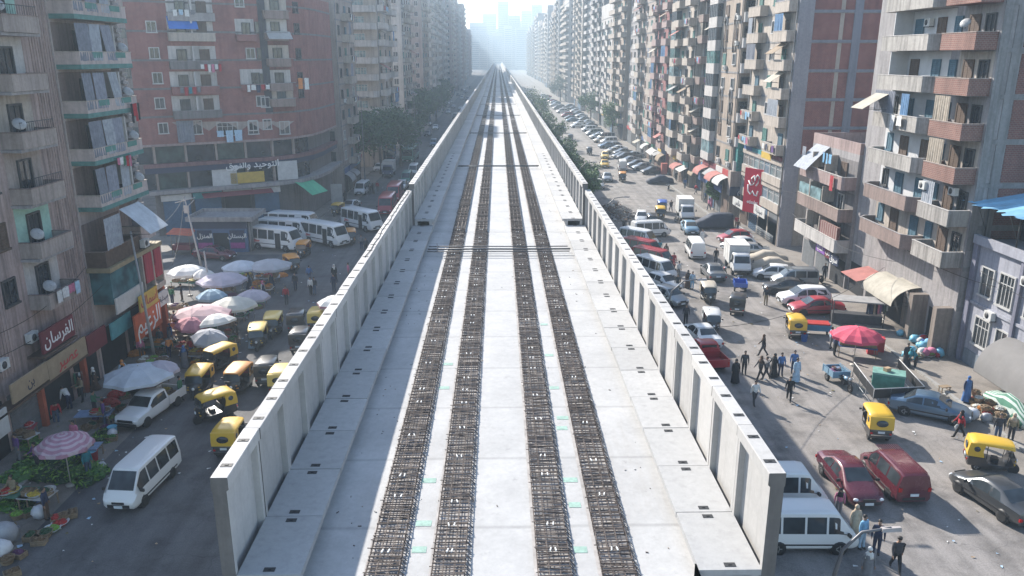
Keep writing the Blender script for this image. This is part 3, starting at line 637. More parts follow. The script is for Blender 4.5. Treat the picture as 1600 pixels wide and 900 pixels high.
# --- placing
VT={}
def vt(k):
    """prototype of a vehicle kind: the first one asked for is the thing itself"""
    if k not in VT: VT[k]=[{'pickup':pickup,'truck':boxtruck,'tuk':tuktuk,'trike':lambda:cargo_trike(PT['brightblue']),'moto':motorbike}[k]() if k in('pickup','truck','tuk','trike','moto') else car(k),False]
    return VT[k]
def recolor(root,mat):
    for c in root.children:
        if c.get('paint'):
            c.material_slots[0].link='OBJECT'; c.material_slots[0].material=mat
def park(kind,a,b,colr,label,group=None,xyz=None,swap=None):
    """a vehicle between its tail and nose points on the ground (photo pixels, or world xy when xyz)"""
    if xyz: pa,pb=Vector(a+(0,)),Vector(b+(0,))
    else: pa,pb=G(*a),G(*b)
    m=(pa+pb)/2; d=pb-pa; rz=math.atan2(-d.x,d.y); z=.004 if abs(m.x)<27.2 and abs(m.x)>8.5 else .0
    if m.x>29.3: z=.13
    t=vt(kind); base=t[0]
    if not t[1]: o=base; t[1]=True; o.location=(m.x,m.y,z); o.rotation_euler=(0,0,rz); o['label']=label; o.pop('group',None) if not group else None
    else: o=dup(base,(m.x,m.y,z),rz,label)
    if group: o['group']=group
    elif 'group' in o: del o['group']
    recolor(o,PT[colr]); return o
# left street ----------------------------------------------------
park('microbus',(252,740),(200,792),'white','white microbus driving along the shaded road beside the vegetable stalls')
park('pickup',(262,632),(209,668),'white','white pickup truck loaded with produce beside the big pale parasol')
tk='auto rickshaws queueing on the left street'
for a,b,c,l in [((319,606),(305,623),'yellow','yellow auto rickshaw facing the camera beside the white pickup tailgate'),((353,572),(331,582),'yellow','pale topped auto rickshaw turning left behind the first yellow ones'),
  ((381,603),(364,620),'orange','orange yellow auto rickshaw facing the camera, right of the pickup'),((358,647),(309,662),'yellow','yellow auto rickshaw seen side on, open cabin facing left'),
  ((355,714),(371,690),'yellow','yellow auto rickshaw with roof hatch, seen from behind, nearest the parapet end'),((407,533),(401,551),'paleyellow','pale yellow auto rickshaw facing the camera beside the market edge'),
  ((431,516),(424,531),'paleyellow','pale yellow auto rickshaw facing the camera, left of two black ones'),((462,524),(469,507),'black','black auto rickshaw seen from behind, farther of the two near the pale ones'),
  ((466,556),(477,536),'black','black auto rickshaw seen from behind, tucked against the parapet'),((494,521),(502,504),'paleyellow','cream auto rickshaw with rear window, half hidden by the parapet'),
  ((414,608),(427,584),'black','black auto rickshaw with sunlit glossy roof, beside the parapet'),((436,622),(449,598),'paleyellow','cream roofed auto rickshaw mostly hidden behind the parapet top'),
  ((453,420),(463,428),'orange','orange auto rickshaw in front of the pale market parasols'),((478,397),(470,405),'orange','orange auto rickshaw with roof hatch beside the white minibuses'),
  ((546,375),(551,386),'orange','orange roofed auto rickshaw in front of a minibus nose'),((534,333),(520,340),'yellow','flat yellow roofed auto rickshaw out on the open junction')]:
    o=park('tuk',a,b,c,l)
park('minibus',(404,386),(461,392),'white','white minibus with open door, nearest of the parked group beside the kiosk')
park('minibus',(421,373),(474,376),'white','white minibus parked in the middle behind the nearest one')
park('minibus',(436,361),(488,364),'white','white minibus at the back of the parked group, only its roof clear')
park('minibus',(480,375),(540,387),'white','white minibus with red emblem turning right beside an orange rickshaw')
park('minibus',(543,352),(590,363),'white','grey white minibus close to the parapet, right of the parked group')
park('sedan',(556,324),(540,332),'silver','silver car beside the flat yellow rickshaw on the junction')
park('minibus',(613,320),(598,344),'red','red minibus facing the camera beside the parapet')
park('minibus',(624,303),(611,322),'red','second red minibus close behind the first')
park('pickup',(634,290),(622,303),'tukwhite','white pickup in the queue behind the red minibuses')
park('microbus',(640,280),(632,291),'green','pale green van in the queue beside the parapet')
park('microbus',(650,268),(643,278),'white','white van in the queue below the parapet, ahead of the green bus')
park('bus',(653,240),(629,263),'green','green city bus facing the camera on the far left street')
park('sedan',(614,253),(606,260),'red','red car facing the camera left of the green bus')
park('truck',(612,270),(603,280),'navy','dark box truck facing the camera near the street trees')
park('microbus',(573,298),(560,307),'white','white microbus parked beside the shops near the street corner')
park('sedan',(312,403),(362,406),'maroon','dark maroon saloon standing in front of the blue kiosk')
# right street ---------------------------------------------------
park('microbus',(1166,850),(1331,850),'white','white microbus nearest the camera, its nose past the parapet end')
park('microbus',(1130,786),(1288,786),'white','white microbus just behind the nearest one beside the parapet end')
park('sedan',(1304,737),(1347,789),'maroon','shiny maroon saloon facing the camera beside the maroon van')
park('wagon',(1418,785),(1368,733),'maroon','maroon van with ribbed roof seen from behind, next to the saloon')
park('sedan',(1594,817),(1513,764),'darkgrey','dark grey saloon cut by the right edge of the picture')
park('sedan',(1394,638),(1510,661),'blue','steel blue saloon parked beside the fenced stall')
for a,b,c,l in [((1373,691),(1357,664),'yellow','yellow auto rickshaw with oval rear window, behind the blue saloon'),((1513,727),(1586,739),'yellow','yellow auto rickshaw side on, above the dark grey saloon'),
  ((1247,535),(1233,513),'yellow','yellow auto rickshaw beside the red saloon and the fruit stall'),((1108,509),(1115,525),'tukwhite','white roofed auto rickshaw facing the camera on the right street'),
  ((1103,465),(1110,478),'beige','beige roofed black auto rickshaw behind the white roofed one'),((1150,498),(1154,479),'black','black auto rickshaw seen from behind on the open right street'),
  ((971,279),(974,289),'orange','orange roofed auto rickshaw driving towards the camera far down the right street'),((1029,336),(1034,349),'yellow','yellow auto rickshaw parked beside the rubble heap'),((1033,327),(1036,337),'brightblue','blue roofed auto rickshaw behind the yellow one near the rubble'),
  ((1016,348),(1022,362),'black','black auto rickshaw beside the white microbus near the rubble'),((920,238),(922,246),'black','dark auto rickshaw far away beside the median trees')]:
    park('tuk',a,b,c,l)
park('trike',(1158,461),(1151,441),'brightblue','blue cargo tricycle in front of the white box truck')
park('trike',(1299,591),(1330,616),'lightblue','pale blue cargo tricycle with produce beside the fenced stall')
park('pickup',(1121,584),(1082,545),'red','red pickup with an empty bed beside the parapet')
park('sedan',(1112,549),(1080,520),'white','white car ahead of the red pickup beside the parapet')
park('truck',(1141,408),(1163,438),'white','white box truck facing the camera beside the grey saloon')
park('truck',(1064,333),(1077,351),'white','white box truck farther up the street behind the old blue car')
park('sedan',(1121,442),(1106,425),'grey','grey saloon driving away beside the white box truck')
park('microbus',(1093,412),(1078,388),'white','white microbus driving away in the middle of the right street')
park('microbus',(989,371),(1042,368),'white','white microbus turning across the street near the rubble heap')
park('hatch',(1002,340),(1002,354),'white','small white car facing the camera behind the turning microbus')
park('oldcar',(1071,355),(1084,371),'lightblue','old light blue car facing the camera in front of the far box truck')
row='cars parked nose out along the right pavement'
park('hatch',(1166,377),(1127,379),'red','small red car first in the row parked by the stair railings')
park('hatch',(1174,388),(1130,392),'white','white hatchback parked next to the small red car')
park('sedan',(1192,400),(1146,398),'silver','silver saloon parked behind the white box truck')
park('hatch',(1232,437),(1183,434),'white','white hatchback between the covered cars and the silver van')
park('wagon',(1270,447),(1210,446),'silver','silver people carrier with roof rack in the parked row')
park('sedan',(1254,459),(1208,457),'black','black car parked close against the silver people carrier')
park('suv',(1290,475),(1218,476),'white','white sport utility car parked beside the red saloon')
park('sedan',(1314,489),(1233,490),'red','dark red saloon at the near end of the parked row')
park('moto',(1283,444),(1272,447),'black','black motorcycle standing behind the silver people carrier')
park('moto',(1126,424),(1136,434),'red','red motorcycle beside the white box truck')
park('moto',(1054,346),(1062,350),'black','black motorcycle leaning near the far box truck')
park('moto',(1046,295),(1043,299),'black','black motorcycle behind the tarpaulin covered dark car')
for a,b,c,k,l in [((985,381),(1010,386),'white','microbus','white microbus, first behind the parapet in the angled row'),((985,397),(1022,405),'red','microbus','red microbus in the angled row behind the parapet'),
  ((1000,412),(1042,422),'red','microbus','second red microbus in the angled row behind the parapet'),((1006,427),(1042,439),'white','microbus','white van in the angled row after the red ones'),((1018,444),(1055,458),'white','hatch','white hatchback with open looking boot in the angled row'),((1028,466),(1062,480),'silver','hatch','silver hatchback mostly hidden, last in the angled row')]:
    park(k,a,b,c,l)
park('sedan',(946,276),(951,289),'silver','silver car driving towards the camera far down the right street')
park('microbus',(975,272),(970,259),'tukwhite','beige white microbus driving away far down the right street')
park('sedan',(943,256),(946,266),'yellow','yellow taxi driving towards the camera far down the right street')
park('sedan',(944,243),(946,252),'paleyellow','pale yellow taxi behind the bright yellow one')
park('hatch',(930,287),(940,301),'tukwhite','pale hatchback parked beside the median near the parapet')
park('sedan',(926,272),(934,284),'grey','grey car parked beside the median trees')
for i,(px,py,c,k) in enumerate([(1020,272,'darkgrey','sedan'),(1004,266,'silver','sedan'),(996,261,'grey','sedan'),(985,255,'silver','sedan'),(977,249,'darkgrey','hatch'),(990,247,'silver','sedan'),(973,242,'grey','sedan'),(965,237,'white','sedan'),(958,231,'silver','hatch'),(951,225,'white','wagon'),(947,219,'silver','microbus'),(938,214,'grey','sedan'),(932,209,'white','hatch'),(927,204,'silver','sedan'),(922,199,'darkgrey','sedan'),(918,194,'white','sedan'),(912,189,'silver','hatch'),(908,184,'white','sedan'),(903,180,'grey','sedan'),(899,176,'white','sedan'),(895,172,'silver','sedan'),(890,168,'grey','sedan')]):
    p=G(px,py); park(k,(p.x+2.2,p.y+.8),(p.x-2.2,p.y-.3),c,'car parked nose out in the long row under the far right towers','cars in the far right row',xyz=True)
cs=['white','silver','grey','darkgrey','white','red','blue','beige']
for i in range(26):
    y=170+i*11+R.uniform(-2,2); x=R.choice((24.5,26.2))+R.uniform(-.4,.4); park(R.choice(('sedan','hatch','sedan','wagon')),(x+1.9,y+.6),(x-1.9,y-.6),R.choice(cs),'car parked in the hazy rows far down the right street','cars far down the right street',xyz=True)
for i in range(30):
    y=150+i*15+R.uniform(-4,4); x=R.choice((-22.5,-19,-15.5,-12))+R.uniform(-.4,.4); park(R.choice(('sedan','hatch','microbus','wagon','sedan')),(x,y+2),(x+R.uniform(-.2,.2),y-2),R.choice(cs),'vehicle in the hazy traffic far down the left street','traffic far down the left street',xyz=True)
for i in range(14):
    y=190+i*22+R.uniform(-5,5); x=R.choice((11.5,15,18.5))+R.uniform(-.4,.4); s=1 if x<16 else -1; park(R.choice(('sedan','hatch','microbus','tuk')),(x,y+2*s),(x,y-2*s),R.choice(cs),'vehicle moving in the haze far down the right street','traffic far down the right street',xyz=True)
def covered(a,b,kind,mat,label):
    pa,pb=G(*a),G(*b); m=(pa+pb)/2; d=pb-pa
    o=cover_cloth(kind,mat).build('covered_car',mat,None,(m.x,m.y,.0),math.atan2(-d.x,d.y)); return tag(o,label,'car')
CB=M('beige_car_cover',(.42,.37,.30),.9,.15,1.5,bmp=.3); CN=M('dark_blue_tarpaulin',(.028,.036,.06),.75,.3,1.5,bmp=.3)
covered((1218,413),(1172,412),'car',CB,'car under a beige cloth cover, behind the white box truck')
covered((1226,424),(1180,423),'car',CB,'car under a pale sand cover, next to the white hatchback')
covered((1138,356),(1090,357),'van',CN,'van wrapped in a dark blue tarpaulin beside the old blue car')
covered((1050,287),(1012,287),'car',CN,'car under a dark blue tarpaulin parked across the far pavement edge')
covered((1600,662),(1568,640),'car',stripes('green_white_cover',(.05,.17,.11),(.42,.48,.44),.16,0),'car under a green and white striped cover at the right edge')
# ================================================================ people
SK=M('skin',(.32,.19,.13),.6,.12,6); HAIR=M('dark_hair',(.018,.014,.012),.6,.3,20); SHOE=M('dark_shoe',(.03,.026,.024),.5)
def cloth(name,col): return M('cloth_'+name,col,.9,.22,5,bmp=.15)
CL={k:cloth(k,c) for k,c in dict(black=(.014,.014,.017),navy=(.025,.035,.075),blue=(.06,.14,.32),sky=(.2,.42,.62),red=(.36,.025,.035),white=(.62,.62,.6),grey=(.17,.17,.18),khaki=(.26,.21,.13),brown=(.10,.06,.04),green=(.05,.16,.09),pink=(.5,.16,.25),beige=(.42,.34,.25),jeans=(.06,.09,.15),purple=(.13,.06,.2),teal=(.03,.22,.27),paleblue=(.36,.5,.62),charcoal=(.045,.045,.05),orange=(.55,.2,.05)).items()}
def body_mesh(name,lf=0,lb=0,kf=.1,kb=.2,al=.0,ar=.0,el=.25,er=.25,lean=0.,sit=False):
    """one continuous skinned figure facing +y: lf/lb thigh swing, kf/kb knee bend, al/ar arm swing, el/er elbow bend"""
    P=[];Eg=[];Rr=[];T=[]
    def j(p,r,par,t):
        P.append(Vector(p)); Rr.append(r if isinstance(r,tuple) else (r,r)); T.append(t)
        if par is not None: Eg.append((par,len(P)-1))
        return len(P)-1
    ph=.95 if not sit else .48
    L=Matrix.Rotation(-lean,3,'X'); O=Vector((0,0,ph))
    def up(x,y,z): return O+L@Vector((x,y,z-.95))
    pel=j(O,(.17,.135),None,2); sp=j(up(0,0,1.14),(.165,.13),pel,1); ch=j(up(0,.005,1.33),(.185,.14),sp,1); nb=j(up(0,-.005,1.46),(.07,.065),ch,1)
    nk=j(up(0,.01,1.515),(.05,.052),nb,0); h1=j(up(0,.03,1.575),(.068,.08),nk,0); h2=j(up(0,.025,1.64),(.077,.095),h1,0); h3=j(up(0,.015,1.705),(.062,.075),h2,0)
    ns=j(up(0,.125,1.6),(.013,.016),h1,0)
    for s,a,e in ((-1,al,el),(1,ar,er)):
        sh=j(up(s*.185,0,1.405),.078,ch,1); d=Matrix.Rotation(a,3,'X')@Vector((s*.06,-.0,-.27)); ep=Vector((s*.185,0,1.405))+d
        eb=j(up(*ep),.056,sh,1); d2=Matrix.Rotation(a+e,3,'X')@Vector((s*.012,0,-.245)); wp=ep+d2; w=j(up(*wp),.036,eb,1)
        u=d2.normalized(); pm=wp+u*.075; pl=j(up(*pm),(.020,.038),w,0); f=u.cross(Vector((1,0,0))).normalized()
        for q,ln in ((-.027,.062),(-.009,.078),(.009,.074),(.027,.06)):
            k1=j(up(*(pm+f*q*1.15+u*.035)),.0085,pl,0); k2=j(up(*(pm+f*q*1.25+u*(.035+ln*.6)-Vector((s*.012,0,0)))),.007,k1,0)
        t=j(up(*(wp+f*.05+u*.05-Vector((s*.012,0,0)))),.009,w,0)
    for s,a,k in ((-1,lf,kf),(1,lb,kb)):
        hp=Vector((s*.085,0,ph-.05)); hj=j(hp,.108,pel,2); kn=hp+Matrix.Rotation(a,3,'X')@Vector((s*.012,0,-.41)); kj=j(kn,.078,hj,2)
        an=kn+Matrix.Rotation(a-k,3,'X')@Vector((0,0,-.40)); aj=j(an,.058,kj,2); fd=Matrix.Rotation(min(.5,max(-.6,a-k)),3,'X')@Vector((0,.16,-.045)); j(an+fd,(.042,.03),aj,3); j(an+Vector((0,-.03,-.04)),.035,aj,3)
    lo=min(p.z-r[0]*.8 for p,r in zip(P,Rr)); 
    if not sit: P=[p-Vector((0,0,lo)) for p in P]
    me=bpy.data.meshes.new('tmp'); me.from_pydata([tuple(p) for p in P],Eg,[]); o=bpy.data.objects.new('tmp',me); COL.objects.link(o)
    m=o.modifiers.new('s','SKIN'); 
    for i,sv in enumerate(me.skin_vertices[0].data): sv.radius=Rr[i]; sv.use_root=(i==0)
    sb=o.modifiers.new('b','SUBSURF'); sb.levels=sb.render_levels=1
    dg=bpy.context.evaluated_depsgraph_get(); out=bpy.data.meshes.new_from_object(o.evaluated_get(dg)); out.name=name
    bpy.data.objects.remove(o); bpy.data.meshes.remove(me)
    out.materials.clear()
    for x in (SK,CL['white'],CL['jeans'],SHOE): out.materials.append(x)
    seg=[(P[a],P[b],T[b]) for a,b in Eg]
    for f in out.polygons:
        c=f.center; best=9;bt=1
        for a,b,t in seg:
            d=b-a; q=max(0,min(1,(c-a).dot(d)/max(1e-6,d.length_squared))); e=(c-a-d*q).length
            if e<best: best=e;bt=t
        f.material_index=bt; f.use_smooth=True
    hd=P[h2]; return out,hd,lean
def hair_mesh(hd,kind):
    b=MB()
    if kind=='hair': b.blob((hd.x,hd.y-.03,hd.z+.02),(.09,.1,.098),10,7)
    elif kind=='scarf':
        b.blob((hd.x,hd.y-.03,hd.z+.015),(.105,.11,.125),10,7); secs=[]
        for z,w,d in ((-.06,.09,.085),(-.14,.12,.11),(-.24,.2,.14),(-.38,.215,.15)): secs.append([(hd.x+w*math.cos(t)*(1+.06*math.sin(4*t)),hd.y-.03+d*math.sin(t)*(1+.08*math.cos(3*t)),hd.z+z) for t in [i*math.pi/6 for i in range(12)]])
        b.loft(secs,0,True)
    else: b.lathe((hd.x,hd.y,hd.z+.03),[(.10,-.02),(.105,.03),(.09,.075),(.03,.09)],10)
    return b.mesh({'hair':'hair','scarf':'headscarf','cap':'cap'}[kind],HAIR)
def robe_mesh(top,bot,lean=0,stride=.0):
    b=MB(); secs=[]; r=random.Random(3)
    for z,w,d in ((1.46,.10,.09),(1.40,.215,.13),(1.2,.205,.15),(.95,.21,.165),(.6,.235,.20),(.3,.27,.23+stride*.5),(.1,.30,.26+stride)):
        n=16; ph=r.uniform(0,6); k=.02+.09*max(0,(1.2-z))
        secs.append([(w*math.cos(t)*(1+k*math.sin(5*t+ph)),d*math.sin(t)*(1+k*math.cos(4*t+ph)),z) for t in [i*2*math.pi/n for i in range(n)]])
    b.loft(secs,0,True,False); return b.mesh('robe',CL['black'])
POSE={'stand':body_mesh('person_body',.04,-.05,.02,.03,.06,-.04,.15,.2),'walk':body_mesh('person_body',.42,-.36,.12,.28,-.42,.38,.3,.35),'stroll':body_mesh('person_body',-.28,.25,.25,.08,.3,-.25,.2,.3),
 'hold':body_mesh('person_body',.05,-.08,.03,.05,.35,.3,1.2,1.1),'bend':body_mesh('person_body',.1,-.05,.08,.05,.75,.65,.3,.35,.75),'sit':body_mesh('person_body',1.45,1.4,1.45,1.4,.5,.4,.7,.8,.12,True)}
HM={(k,h):hair_mesh(v[1],h) for k,v in POSE.items() for h in ('hair','scarf','cap')}
ROBE={'stand':robe_mesh(0,0),'walk':robe_mesh(0,0,stride=.1)}
HIPO={}
def person(px,py,face,pose,top,bot,label,head='hair',robe=None,hcol=None,z=0,sc=1.0,group=None,world=None,bag=None):
    """feet at a photo pixel on the ground; face in degrees, 0 looks away up the street, 90 to the right, 180 at the camera"""
    p=Vector(world) if world else G(px,py,z)
    if p.x>29.35 and z==0: p.z=.13
    t=thing('person',label,'person',(p.x,p.y,p.z),-rad(face),group); t.scale=(sc,)*3
    o=put('body',POSE[pose][0],t)
    for i,m in ((1,CL[top]),(2,CL[bot])): o.material_slots[i].link='OBJECT'; o.material_slots[i].material=m
    h=put({'hair':'hair','scarf':'headscarf','cap':'cap'}[head],HM[(pose,head)],t)
    if hcol: h.material_slots[0].link='OBJECT'; h.material_slots[0].material=CL[hcol]
    if robe:
        g=put('robe',ROBE['walk' if pose in('walk','stroll') else 'stand'],t); g.material_slots[0].link='OBJECT'; g.material_slots[0].material=CL[robe]
    if bag:
        b=MB(); b.blob((0,0,-.2),(.07,.15,.18),8,6); b.tube([(0,-.05,-.05),(0,0,.12),(0,.05,-.05)],.008,4)
        q=Vector((.30,.02,.72)); w=Matrix.Rotation(-rad(face),3,'Z')@q*sc+p
        tag(b.build('shopping_bag',CL[bag],None,w,-rad(face)),bag+' plastic bag carried at the side of the '+(' '.join(label.split()[2:6])),'bag')
    return t
for a in [ # right street, near
 (1178,634,170,'stroll','white','charcoal','person in a white shirt and dark trousers strolling beside the red pickup'),
 (1148,599,180,'stand','black','black','person in a long black abaya standing behind the red pickup','scarf','black','black'),
 (1162,585,185,'stand','charcoal','black','person in a dark suit standing behind the black abaya'),
 (1191,557,285,'walk','black','charcoal','person in a black jacket striding left alone on the open street','scarf',None,'brown'),
 (1187,593,250,'walk','charcoal','black','person in dark clothes leading the walking group','scarf',None,'brown'),
 (1196,594,265,'walk','grey','charcoal','person in a grey top walking close behind the dark leader'),
 (1208,589,255,'walk','black','black','person in a flowing black robe in the walking group','scarf','black','black'),
 (1219,588,175,'stand','blue','navy','person in a blue tracksuit right of the walking group'),
 (1239,584,190,'stand','blue','navy','person in dark blue half hidden behind the pale blue robe'),
 (1243,597,160,'stand','paleblue','paleblue','person in a pale blue galabeya on the open street','hair','paleblue'),
 (1232,627,200,'walk','black','black','person all in black walking below the group towards the maroon cars'),
 (1309,806,200,'stand','pink','grey','person with long dark hair and a pink top beside the white microbus','scarf',None,'black',0,.85),
 (1333,842,170,'stand','beige','black','person in a beige shawl in front of the white microbus','scarf','beige','beige'),
 (1345,858,150,'stand','sky','paleblue','person in a bright blue jacket with a tan rucksack beside the microbus nose'),
 (1368,866,200,'stand','navy','navy','person in a dark blue coat at the microbus nose'),
 (1352,912,180,'stand','grey','grey','person in a grey robe and pale scarf at the lower edge of the picture','scarf','grey','white'),
 (1398,893,190,'walk','charcoal','black','person in a dark jacket walking away right of the curved street lamp','cap'),
 (1497,684,280,'walk','red','black','person in a red top with a white bag crossing beside the blue saloon','scarf',None,'black',0,1,None,None,'white'),
 (1508,631,175,'stand','navy','blue','person in a long blue cloak beside the baskets','scarf','blue','blue'),
 (1557,690,200,'stand','charcoal','jeans','person in a dark jacket and jeans beside the striped car cover'),
 (1578,690,210,'stand','khaki','charcoal','person in a khaki top and pale scarf next to the striped car cover','scarf',None,'beige'),
 (1303,556,80,'stand','navy','black','person in a navy jacket shopping at the fruit stall'),
 (1297,545,95,'hold','paleblue','grey','person in a pale blue shirt at the corner of the fruit stall'),
 (1415,572,180,'stand','charcoal','black','person in dark clothes standing behind the fenced stall','hair','charcoal'),
 (1429,576,260,'bend','teal','charcoal','person in a teal headscarf bending beside the fenced stall','scarf',None,'teal'),
 (1196,477,190,'stand','charcoal','khaki','person in a dark top and khaki trousers beside the black auto rickshaw'),
 (1058,456,185,'stand','charcoal','black','person in a dark suit standing beside the parked angled row'),
 (1074,450,170,'stand','brown','brown','person in a brown robe talking beside the parked row','scarf','brown','black'),
 (1081,452,200,'stand','paleblue','sky','person in a pale blue shirt talking with the brown robe'),
 (1030,399,180,'stand','teal','jeans','person in a turquoise shirt between the vans'),
 (1040,405,190,'stroll','brown','beige','person in a long pale skirt beside the turquoise shirt','scarf','beige','brown'),
 (1052,420,175,'stand','red','charcoal','person in a dark red jumper beside the red microbuses'),
 (1046,428,200,'stand','charcoal','charcoal','person in grey beside the silver hatchback'),(1060,434,150,'stand','white','grey','person in a white top beside the curved lamp'),
 (975,362,180,'stand','charcoal','black','person in black left of the turning microbus'),(984,362,185,'stand','grey','charcoal','person in grey left of the turning microbus'),
 (1048,331,170,'walk','charcoal','navy','person in a dark top walking near the far box truck'),
 (1150,359,190,'walk','red','brown','person in a red shirt on the pavement below the shop awnings'),
 (1118,412,185,'stand','black','charcoal','person in black beside the middle white microbus'),
 (1097,381,170,'stand','white','white','person in a long white galabeya near the old blue car','hair','white'),
 (1106,516,150,'stand','grey','grey','person in grey boarding the white roofed auto rickshaw'),(1071,507,190,'stand','charcoal','black','person in black just beyond the parapet beside the angled row'),
 (1287,440,200,'stand','charcoal','black','person in black standing by the motorcycle'),(1070,296,190,'stroll','blue','jeans','person in blue walking on the far right pavement'),(1056,284,10,'walk','charcoal','black','person in dark clothes on the pavement by the cloth shops'),
 (1016,262,170,'stand','teal','jeans','person in teal beside the far parked cars'),(1112,325,180,'stand','pink','purple','person in a pink robe outside the cloth shop','scarf','pink','pink'),
 # left street
 (421,472,175,'walk','red','charcoal','person in a red shirt walking towards the pale rickshaws') if False else (448,476,175,'stand','red','charcoal','person in a red shirt walking away from the market umbrellas'),
 (462,454,180,'stand','charcoal','navy','person in a striped dark top near the market edge'),(484,441,20,'walk','blue','jeans','person in a bright blue top crossing the open junction'),
 (486,461,200,'stand','white','black','person in white and black in the middle of the junction'),(492,461,185,'stand','charcoal','jeans','person in a dark jumper beside the white and black one'),
 (523,440,180,'stand','black','black','person in a black robe with white scarf out on the junction','scarf','black','white'),(522,456,175,'stand','navy','navy','person in dark blue close to the parapet'),
 (545,437,250,'stand','pink','grey','person in pink by the parapet edge'),(284,627,90,'stand','green','charcoal','person in a green top behind the pickup tailgate'),
 (89,662,140,'bend','red','jeans','person in a bright red jumper bending over the shaded goods'),(38,668,120,'hold','charcoal','black','person in dark clothes on the shop pavement','cap',None,'white'),
 (572,395,170,'walk','charcoal','black','person in black walking beside the minibuses'),(565,390,190,'stand','grey','navy','person in grey beside the rickshaw behind the minibuses'),
 (578,304,175,'stand','charcoal','charcoal','person in dark clothes beside the parked far microbus'),(583,303,190,'stand','black','black','person in a black robe near the far microbus','scarf','black','black'),(590,300,185,'stand','red','brown','person in red near the far microbus'),
 (470,322,170,'stand','charcoal','jeans','person in a dark top outside the corner shops'),(455,330,190,'stand','paleblue','grey','person in pale blue outside the corner shops'),(430,338,180,'hold','pink','black','person in pink beside the shop displays'),
 (498,318,170,'stand','red','red','person in red outside the green awning'),(540,316,180,'stand','black','black','person in black by the white signboard','scarf','black','black'),
 (394,545,60,'stand','paleblue','white','person in a pale robe beside the pale rickshaw','scarf','paleblue','paleblue'),
]: person(*a)
tops=['black','navy','blue','red','white','grey','khaki','brown','green','pink','beige','purple','teal','paleblue','charcoal','orange']; used=set()
for (px,py) in [(300,560),(322,548),(345,552),(372,535),(268,540),(252,545),(238,530),(275,518),(292,508),(262,500),(245,505),(232,512),(365,510),(385,492),(398,478),(412,466),(425,452),(350,500),(330,520),(310,532),(255,470),(270,475),(240,480),(285,470),(405,440),(418,432),(390,452),(265,560),(290,575),(222,560),(205,545),(195,600),(150,650),(165,665),(120,700),(140,745),(60,735),(30,720),(25,790),(75,812),(110,640),(130,628),(150,610),(340,545)]:
    k=0
    while True:
        t,bt=R.choice(tops),R.choice(('black','jeans','charcoal','brown','grey','navy'))
        if (t,bt) not in used: used.add((t,bt)); break
    w=R.random(); sc=('scarf',R.choice(('black','brown','grey','navy')),R.choice(tops)) if w<.4 else ('hair',None,None)
    p=G(px,py); z=.14 if p.x<-24.7 and p.y<66 else 0
    hx=sc[0]=='scarf'
    person(px,py,R.uniform(0,360),R.choice(('stand','hold','stroll','stand','bend') if not hx else ('stand','stroll')),t,bt,('person in a %s robe and %s headscarf among the shaded stalls'%(sc[1],sc[2]) if hx and sc[2]!=sc[1] else 'person in %s robe, same coloured scarf, %s sleeves, among the stalls'%(sc[1],t) if hx else 'person in %s top and %s trousers among the shaded market stalls'%(t,bt)),sc[0],sc[1],sc[2],z,R.uniform(.92,1.02),'shoppers and sellers in the left street market')
for (px,py) in [(1095,330),(1128,352),(1040,272),(1062,290),(1030,258),(1075,305),(1090,318),(1012,240),(1140,366),(1000,228),(1084,300),(1035,268)]:
    while True:
        t,bt=R.choice(tops),R.choice(('black','jeans','charcoal','brown','grey','navy'))
        if (t,bt) not in used: used.add((t,bt)); break
    person(px+12,py,R.uniform(0,360),R.choice(('stand','walk','stroll')),t,bt,'person in %s top and %s trousers on the far right pavement'%(t,bt),'hair',None,None,0,1,'walkers on the far right pavement')
# ================================================================ building kit
AR={'ا':('ﺍ','ﺎ'),'أ':('ﺃ','ﺄ'),'ب':('ﺏ','ﺐ','ﺑ','ﺒ'),'ت':('ﺕ','ﺖ','ﺗ','ﺘ'),'ج':('ﺝ','ﺞ','ﺟ','ﺠ'),'ح':('ﺡ','ﺢ','ﺣ','ﺤ'),'خ':('ﺥ','ﺦ','ﺧ','ﺨ'),'د':('ﺩ','ﺪ'),'ر':('ﺭ','ﺮ'),'ز':('ﺯ','ﺰ'),'س':('ﺱ','ﺲ','ﺳ','ﺴ'),'ص':('ﺹ','ﺺ','ﺻ','ﺼ'),'ع':('ﻉ','ﻊ','ﻋ','ﻌ'),'ف':('ﻑ','ﻒ','ﻓ','ﻔ'),'ق':('ﻕ','ﻖ','ﻗ','ﻘ'),'ك':('ﻙ','ﻚ','ﻛ','ﻜ'),'ل':('ﻝ','ﻞ','ﻟ','ﻠ'),'م':('ﻡ','ﻢ','ﻣ','ﻤ'),'ن':('ﻥ','ﻦ','ﻧ','ﻨ'),'ه':('ﻩ','ﻪ','ﻫ','ﻬ'),'و':('ﻭ','ﻮ'),'ي':('ﻱ','ﻲ','ﻳ','ﻴ'),'ة':('ﺓ','ﺔ'),'ى':('ﻯ','ﻰ'),'ط':('ﻁ','ﻂ','ﻃ','ﻄ')}
def shape_ar(s):
    out=[]
    for w in s.split(' '):
        r=[]
        for i,c in enumerate(w):
            f=AR.get(c)
            if not f: r.append(c); continue
            p=i>0 and len(AR.get(w[i-1],()))==4; n=len(f)==4 and i<len(w)-1 and w[i+1] in AR
            r.append(f[(3 if n else 1) if p else (2 if n else 0)])
        out.append(''.join(reversed(r)))
    return ' '.join(reversed(out))
